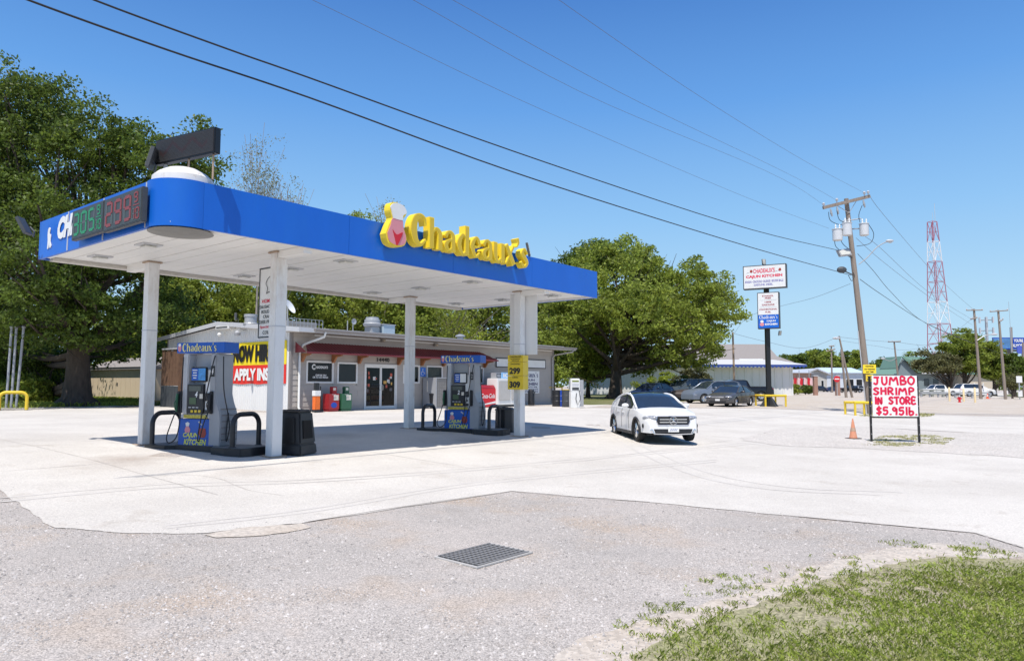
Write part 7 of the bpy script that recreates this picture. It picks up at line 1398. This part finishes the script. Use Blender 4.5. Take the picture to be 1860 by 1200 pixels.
wire([(950, -50), (1015, 0), (1240, 155), (1440, 280), (1571, 351)], 16, Yp-.3, .006, 'faint wire reaching the right end of the crossarm', 'cablel')
wire([(1578, 353), (1600, 384), (1682, 480), (1723, 522), (1768, 562)], Yp, 95, .012, 'thin wire falling from the crossarm to the far poles', 'cablel')
wire([(1572, 430), (1600, 451), (1681, 526), (1765, 580)], Yp, 95, .012, 'thin wire below the topmost one right of the utility pole', 'cablel')
wire([(1555, 432), (1600, 472), (1681, 534), (1766, 590)], Yp, 95, .012, 'thin wire from the transformers to the far poles', 'cablel')
wire([(1558, 461), (1585, 490), (1620, 532), (1682, 587), (1812, 640)], Yp, 98, .016, 'upper thick cable falling to the right of the utility pole')
wire([(1562, 507), (1600, 534), (1681, 586), (1765, 622)], Yp, 95, .018, 'lower thick cable falling to the right of the utility pole')
wire([(1545, 515), (1480, 540), (1418, 556), (1360, 575), (1334, 605)], Yp, 70, .010, 'service wire from the utility pole past the tall sign', 'cablel')
wire([(1331, 605), (1390, 620), (1460, 632), (1522, 612)], 70, 85, .015, 'slack wire between the brown post and the slim leaning pole', 'cablel')
wire([(1526, 612), (1580, 618), (1626, 621), (1700, 624), (1770, 575)], 85, 95, .015, 'slack wire over the green roofs', 'cablel')
wire([(1526, 618), (1590, 628), (1660, 634), (1772, 600)], 85, 95, .012, 'lower slack wire over the green roofs', 'cablel')

# ------------------------------------------------------------------ trees and shrubs
M['twig'] = mat('pale twigs', (.34, .30, .27), .9, var=.2)
def leaf_quads(C, size, flat=.0):
    n = len(C); a = RNG.normal(0, 1, (n, 3)); a /= np.linalg.norm(a, axis=1)[:, None]; r = RNG.normal(0, 1, (n, 3)); r[:, 2] *= .5
    b = np.cross(a, r); b /= np.linalg.norm(b, axis=1)[:, None]+1e-9; s = (size*RNG.uniform(.55, 1.35, n))[:, None]
    V = np.zeros((n, 4, 3)); V[:, 0] = C-a*s*.5; V[:, 1] = C+b*s*.26; V[:, 2] = C+a*s*.5; V[:, 3] = C-b*s*.26
    return V
def tree(name, label, X, Y, h, tr, blobs, nleaf, size, leafm='leafd', bark='bark', fork=.3, lean=(0, 0), nl=26, clump=.9, group=None, z=None, flare=1.6, sparse=False, cat='tree', fill=.35):
    """blobs: (dx, dy, z, rx, ry, rz) crown lobes, heights above the foot"""
    z0 = float(gnd(X, Y)) if z is None else z; t = thing(name, label, cat, (X, Y, z0-.02), 0, group)
    vol = np.array([b[3]*b[4]*b[5] for b in blobs])**.8; vol /= vol.sum(); nc = max(8, int(nleaf/ (110 if not sparse else 16))); CC = []
    for (dx, dy, zz, rx, ry, rz), f in zip(blobs, vol):
        k = max(2, int(nc*f)); d = RNG.normal(0, 1, (k, 3)); d /= np.linalg.norm(d, axis=1)[:, None]; rad = RNG.uniform(0, 1, k)**fill; d[:, 2] = np.where(d[:, 2] < -.3, d[:, 2]*.75, d[:, 2])
        wob = 1+.22*np.sin(d[:, 0]*5+dx)+.18*np.sin(d[:, 2]*7+d[:, 1]*4+dy)
        CC.append(np.stack([dx+d[:, 0]*rx*rad*wob, dy+d[:, 1]*ry*rad*wob, zz+d[:, 2]*rz*rad*wob], 1))
    CC = np.concatenate(CC); CC = CC[CC[:, 2] > .35]; per = int(nleaf/len(CC)); cs = clump*RNG.uniform(.45, 1.35, len(CC))
    P = np.repeat(CC, per, 0); s = np.repeat(cs, per)[:, None]; d = RNG.normal(0, 1, P.shape); d /= np.linalg.norm(d, axis=1)[:, None]; rr_ = RNG.uniform(0, 1, len(P))[:, None]**.5
    P = P+d*s*rr_*np.array((1, 1, .55)); V = leaf_quads(P, size)
    cr = quad_mesh('crown', V.reshape(-1, 3), leafm, t)
    b = MB(); top = h*.62; n = 7; pts = [(lean[0]*(i/n)**1.3*top, lean[1]*(i/n)*top, top*i/n) for i in range(n+1)]
    rs = [tr*(flare if i == 0 else 1.12 if i == 1 else 1)*(1-.62*i/n) for i in range(n+1)]; pts.insert(1, (0, 0, h*.03)); rs.insert(1, tr*1.22)
    b.tube(pts, rs, 12)
    if flare > 1.8:
        for k in range(6): a = k*1.05+.3; b.tube([(tr*1.9*cos(a), tr*1.9*sin(a), -.05), (tr*.95*cos(a), tr*.95*sin(a), .4), (tr*.55*cos(a), tr*.55*sin(a), 1.3)], [tr*.32, tr*.36, tr*.2], 6)
    tk = b.build('trunk', bark, t, smooth=60); b = MB(); sel = RNG.choice(len(CC), min(nl, len(CC)), replace=False)
    for j in sel:
        c = CC[j]; f = RNG.uniform(fork, .95); zs = min(top*f, c[2]*.8+.2); f = zs/top; p0 = np.array((lean[0]*f**1.3*top, lean[1]*f*top, zs)); r0 = tr*(1-.62*f)*.55
        m_ = p0*.5+c*.5+np.array((0, 0, -.06*np.linalg.norm(c-p0)))+RNG.normal(0, .04, 3)*np.linalg.norm(c-p0)
        pp = smooth_path([tuple(p0), tuple(m_), tuple(c)], 3); b.tube([tuple(q) for q in pp], list(np.linspace(r0*(.6 if sparse else 1), .012 if sparse else .025+.0008*h, len(pp))), 5)
        for q in range(2 if not sparse else 5):
            e = c+RNG.normal(0, .9, 3)*clump; k_ = RNG.integers(2, len(pp)-1); b.tube([tuple(pp[k_]), tuple(e)], [r0*.35, .015], 4)
    b.build('branches', bark, t, smooth=60); return t
def TP(px, py): return G(px, py)
def lob(px, py, w, hh, Y, X0, z0, dy=0, depth=None):
    """crown lobe from its centre and half sizes in the photograph at depth Y"""
    p = at(px, py, Y+dy); k = (Y+dy)/F; return (p[0]-X0, dy, p[2]-z0, w*k, (depth if depth else w*k), hh*k)
# big dark oaks at the left
X, Y = TP(139, 737); Y = float(Y); z0 = float(gnd(X, Y))
L1 = [lob(*a, Y, X, z0, dy=d) for a, d in (((70, 330, 110, 130), 0), ((190, 260, 90, 80), -1), ((250, 330, 110, 100), 1), ((330, 290, 75, 75), -2), ((130, 430, 120, 90), -3), ((260, 450, 100, 90), 1), ((190, 560, 110, 60), -1), ((60, 520, 90, 80), -4), ((355, 330, 60, 45), 0), ((50, 655, 70, 45), 4), ((230, 625, 70, 36), 3), ((150, 640, 90, 30), 5), ((130, 610, 60, 30), -2), ((90, 690, 50, 30), 6), ((300, 560, 60, 50), 2))]
tree('oak_tree', 'huge dark green oak with thick flared trunk behind the left end of the canopy', X, Y, 15.5, .58, L1, 84000, .20, 'leafd', nl=46, clump=.85, flare=2.1)
X, Y = TP(82, 739); X_, Y_ = X, Y+2; z0 = float(gnd(X_, Y_))
L2 = [lob(*a, Y_, X_, z0, dy=d) for a, d in (((30, 190, 80, 85), 0), ((-40, 260, 90, 100), 1), ((90, 240, 55, 60), 2), ((0, 400, 90, 90), -1), ((40, 600, 60, 50), -3), ((-60, 520, 90, 110), 0), ((120, 200, 45, 40), 3))]
tree('oak_tree', 'tall oak with straight dark trunk at the far left, left of the flared one', X_, Y_, 18, .28, L2, 46000, .20, 'leafd', nl=34, clump=1.0)
for i, (px_, Y, top, w, nm, lab, m_, n_) in enumerate((
    (-90, 40, 120, 110, 'oak_tree', 'dark tree at the very left margin, mostly outside the frame', 'leafd', 22000),
    (20, 50, 480, 90, 'broadleaf_tree', 'dark green tree filling the gap behind the conduit poles', 'leafd', 22000),
    (215, 66, 560, 60, 'broadleaf_tree', 'mid green tree behind the cream shed', 'leafm', 14000),
    (300, 60, 470, 75, 'broadleaf_tree', 'mid green tree left of the shop gable, seen under the canopy', 'leafm', 20000),
    (400, 62, 470, 80, 'broadleaf_tree', 'green tree behind the shop gable, seen under the canopy', 'leafm', 22000),
    (480, 68, 455, 80, 'broadleaf_tree', 'green tree behind the satellite dish', 'leafm', 22000),
    (560, 62, 455, 85, 'broadleaf_tree', 'bright green tree behind the wire cage on the shop roof', 'leafm', 26000),
    (640, 66, 392, 70, 'broadleaf_tree', 'tall green tree whose tip shows above the blue fascia', 'leafm', 24000),
    (725, 60, 470, 75, 'broadleaf_tree', 'green tree behind the silver roof fan', 'leafm', 22000),
    (860, 72, 480, 75, 'broadleaf_tree', 'green tree between the two right canopy posts', 'leafm', 22000))):
    X = at(px_, 700, Y)[0]; z0 = float(gnd(X, Y)); H_ = at(px_, top, Y)[2]-z0; k = Y/F; bl = [(0, 0, H_*.72, w*k*.9, w*k*.8, H_*.28), (-w*k*.5, .5, H_*.5, w*k*.7, w*k*.6, H_*.3), (w*k*.5, -.5, H_*.52, w*k*.75, w*k*.6, H_*.3), (0, 0, H_*.30, w*k*.8, w*k*.6, H_*.26)]
    tree(nm, lab, X, Y, H_, .22, bl, n_, .24 if Y < 55 else .30, m_, nl=22, clump=1.1, fork=.2)
X, Y = at(795, 700, 64)[0], 64.; z0 = .6; H_ = at(795, 540, Y)[2]-z0; tree('bare_tree', 'pale half bare tree with grey twigs behind the middle of the shop', X, Y, H_, .2, [(0, 0, H_*.7, 4.2, 3, H_*.32), (2.5, 0, H_*.5, 3, 3, H_*.3)], 9000, .22, 'leafy', 'barkl', nl=60, clump=1.3, sparse=True)
for px_, top, w, Y, lab in ((462, 250, 42, 55, 'sparse leafless looking tree left of centre above the rounded corner'), (515, 330, 30, 57, 'smaller sparse tree showing above the blue fascia'), (697, 365, 22, 60, 'sparse twiggy tree tip behind the raised emblem')):
    X = at(px_, 700, Y)[0]; z0 = float(gnd(X, Y)); H_ = at(px_, top, Y)[2]-z0; k = Y/F; tree('sparse_tree', lab, X, Y, H_, .12, [(0, 0, H_*.84, w*k, w*k, H_*.16), (-.3, 0, H_*.66, w*k*1.2, w*k, H_*.18)], 4200, .16, 'leafp', 'twig', nl=34, clump=.9, sparse=True, fork=.7)
# round oak in the middle right
X, Y = TP(1120, 722); Y = 66.; X = at(1118, 722, Y)[0]; z0 = float(gnd(X, Y))
L3 = [lob(*a, Y, X, z0, dy=d) for a, d in (((1130, 480, 75, 48), 0), ((1060, 540, 70, 60), -2), ((1200, 520, 80, 60), 0), ((1270, 560, 70, 65), -1), ((1150, 570, 100, 60), -4), ((1240, 610, 75, 40), -3), ((1300, 520, 32, 40), 2), ((1090, 600, 50, 40), 1), ((1200, 560, 110, 80), 4), ((1325, 570, 28, 30), 0), ((1225, 650, 60, 24), -2), ((1150, 640, 60, 30), 3), ((1290, 630, 40, 26), 0), ((1080, 640, 34, 30), 3), ((1060, 665, 40, 24), 5), ((1170, 660, 44, 24), 4), ((1260, 655, 40, 20), 3))]
tree('oak_tree', 'broad round mid green oak with thick leaning trunk right of the canopy', X, Y, 13.5, .55, L3, 88000, .30, 'leafm', nl=60, clump=1.0, lean=(.05, 0), flare=1.9, fork=.25)
X = at(1040, 700, 84)[0]; Y = 84.; z0 = .6; L4 = [lob(*a, Y, X, z0) for a in ((1060, 480, 55, 42), (1010, 530, 50, 50), (1100, 470, 45, 32), (1040, 590, 60, 50), (980, 560, 45, 60))]
tree('broadleaf_tree', 'darker tree rising behind the round oak on its left', X, Y, 17, .35, L4, 40000, .36, 'leafd', nl=30, clump=1.3)
for px_, Y, top, w, m_, n_, lab in ((1005, 62, 585, 42, 'leafm', 16000, 'young green tree just right of the shop corner'), (1068, 70, 600, 42, 'leafm', 14000, 'young green tree with dark stem left of the thick oak trunk'), (960, 75, 560, 50, 'leafm', 16000, 'green tree behind the right end of the shop')):
    X = at(px_, 700, Y)[0]; z0 = float(gnd(X, Y)); H_ = at(px_, top, Y)[2]-z0; k = Y/F; tree('young_tree', lab, X, Y, H_, .2, [(0, 0, H_*.66, w*k, w*k, H_*.36), (.4, 0, H_*.42, w*k*.8, w*k, H_*.22)], n_, .28, m_, nl=20, clump=.9)
def shrub(lab, px, pb, w, hh, n_, m_='leafd', Y=None, size=.22, cat='shrub', nm='shrub', group=None):
    q = G(px, pb) if Y is None else (at(px, 700, Y)[0], Y); X, Y = float(q[0]), float(q[1]); k = Y/F; H_ = hh*k*2; return tree(nm, lab, X, Y, H_, .06, [(0, 0, H_*.5, w*k, w*k*.8, H_*.5), (w*k*.4, 0, H_*.4, w*k*.6, w*k*.5, H_*.4)], n_, size, m_, nl=14, clump=.5, cat=cat, fork=.05, group=group)
shrub('bright green bush under the round oak behind the white crossover', 1195, 717, 38, 20, 9000, 'leafy'); shrub('grey green bush left of the metal wall behind the crossovers', 1262, 712, 28, 30, 7000, 'leafo', Y=78.); shrub('dark bush in the shade behind the parked cars', 1235, 715, 34, 18, 7000, 'leafd', Y=72.)
shrub('round dark bush before the pink brown shop', 1463, 710, 11, 8, 4000, 'leafd', Y=105., size=.3); shrub('small yellow green bush at the corner of the white metal building', 1443, 706, 7, 10, 2500, 'leafy', Y=104., size=.3)
for i, (px_, w, hh, Y, m_, lab) in enumerate(((28, 40, 26, 40, 'leafm', 'leafy undergrowth clump behind the yellow hoop'), (58, 26, 22, 39, 'leafm', 'leafy undergrowth clump left of the straight dark trunk'), (-10, 40, 50, 43, 'leafd', 'tall dark undergrowth at the left margin'), (105, 18, 26, 47, 'leafy', 'bright undergrowth seen between the two left trunks'), (60, 60, 50, 52, 'leafd', 'tall dark thicket behind the straight trunk'), (240, 40, 38, 64, 'leafd', 'dark thicket behind the cream shed'), (320, 30, 50, 56, 'leafd', 'dark thicket by the end of the shop'))):
    shrub(lab, px_, 740, w, hh, 8000, m_, Y=float(Y), size=.2)
# right hand trees
for px_, Y, lob_, n_, m_, nm, lab, sz, tr_ in (
    (1752, 118, ((1750, 625, 30, 22), (1735, 650, 26, 30), (1775, 640, 28, 28), (1762, 662, 30, 16)), 26000, 'leafm', 'broadleaf_tree', 'full green tree behind the white estate car', .40, .35),
    (1806, 119, ((1800, 640, 20, 18), (1822, 660, 22, 22), (1806, 675, 26, 18)), 16000, 'leafm', 'broadleaf_tree', 'green tree between the two tall far poles', .40, .3),
    (1842, 117, ((1840, 660, 18, 22), (1850, 680, 20, 16)), 9000, 'leafd', 'broadleaf_tree', 'darker tree below the billboard at the right edge', .40, .3),
    (1728, 116, ((1698, 660, 32, 20), (1722, 664, 22, 14)), 11000, 'leafo', 'willow_tree', 'olive coloured willow like tree before the green gabled hall', .38, .25),
    (1838, 104, ((1836, 692, 10, 12),), 3000, 'leafo', 'young_tree', 'reddish green young tree by the pavement at the far right', .3, .12)):
    X = at(px_, 700, Y)[0]; z0 = float(gnd(X, Y)); L_ = [lob(*a, float(Y), X, z0) for a in lob_]; H_ = max(l[2]+l[5] for l in L_); tree(nm, lab, X, float(Y), H_, tr_, L_, n_, sz, m_, nl=26, clump=1.0, fork=.15)
for i, (px_, top, w, Y) in enumerate(((1452, 640, 16, 210), (1472, 634, 18, 215), (1492, 631, 16, 220), (1512, 633, 15, 210), (1535, 638, 16, 220), (1556, 636, 12, 205), (1604, 645, 15, 200), (1440, 645, 14, 230), (1420, 650, 14, 230))):
    X = at(px_, 700, Y)[0]; z0 = .6; H_ = at(px_, top, Y)[2]-z0; k = Y/F; tree('treeline_tree', ('small', 'second', 'third', 'fourth', 'fifth', 'sixth', '', 'nearly hidden', 'lowest')[i]+' tree from the left in the distant low treeline beyond the pink brown shop' if i != 6 else 'distant dark tree behind the white and blue building', X, Y, H_, .3, [(0, 0, H_*.7, w*k, w*k, H_*.3), (w*k*.4, 0, H_*.45, w*k*.9, w*k, H_*.35)], 5000, .7, 'leafm' if i % 2 else 'leafd', nl=10, clump=1.6, group='distant treeline' if i != 6 else None)
for i, (px_, Y) in enumerate(((1650, 200), (1664, 205))):
    p = at(px_, 646, Y); X = p[0]; z0 = .6; t = thing('palm_tree', ('left' if i == 0 else 'right')+' one of two small distant palms behind the green gabled hall', 'palm tree', (X, Y, z0)); h = at(px_, 643, Y)[2]-z0; b = MB(); b.tube([(0, 0, 0), (0, 0, h)], .25, 6); b.build('trunk', 'bark', t)
    b = MB()
    for k in range(22):
        a = k*2.4; e = RNG.uniform(-.3, .9); L_ = 2.0; P = [(0, 0, h), (L_*.5*cos(a), L_*.5*sin(a), h+e*1.0), (L_*cos(a), L_*sin(a), h+e*1.0-.7)]; n_ = (-sin(a)*.28, cos(a)*.28, 0)
        b.add([P[0], (P[1][0]+n_[0], P[1][1]+n_[1], P[1][2]-.1), (P[1][0], P[1][1], P[1][2]), (P[1][0]-n_[0], P[1][1]-n_[1], P[1][2]-.1), P[2]], [(0, 1, 2), (0, 2, 3), (2, 1, 4), (2, 4, 3)])
    b.build('crown', 'leafd', t)
# a far off wood closes the horizon
n = 26000; th = RNG.uniform(-.85, .85, n); R = RNG.uniform(330, 420, n); x = np.sin(th)*R; y = np.cos(th)*R; hh = (9+4*np.sin(th*37)+3*np.sin(th*91+1))*RNG.uniform(0, 1, n)**.7
V = leaf_quads(np.stack([x, y, .6+hh], 1), 2.2); o = quad_mesh('far_woods', V.reshape(-1, 3), 'leafd'); tag(o, 'low distant woods along the horizon', None, None, 'stuff')
print('objects', len(bpy.data.objects), 'tris', sum(len(o.data.polygons) for o in bpy.data.objects if o.type == 'MESH'))
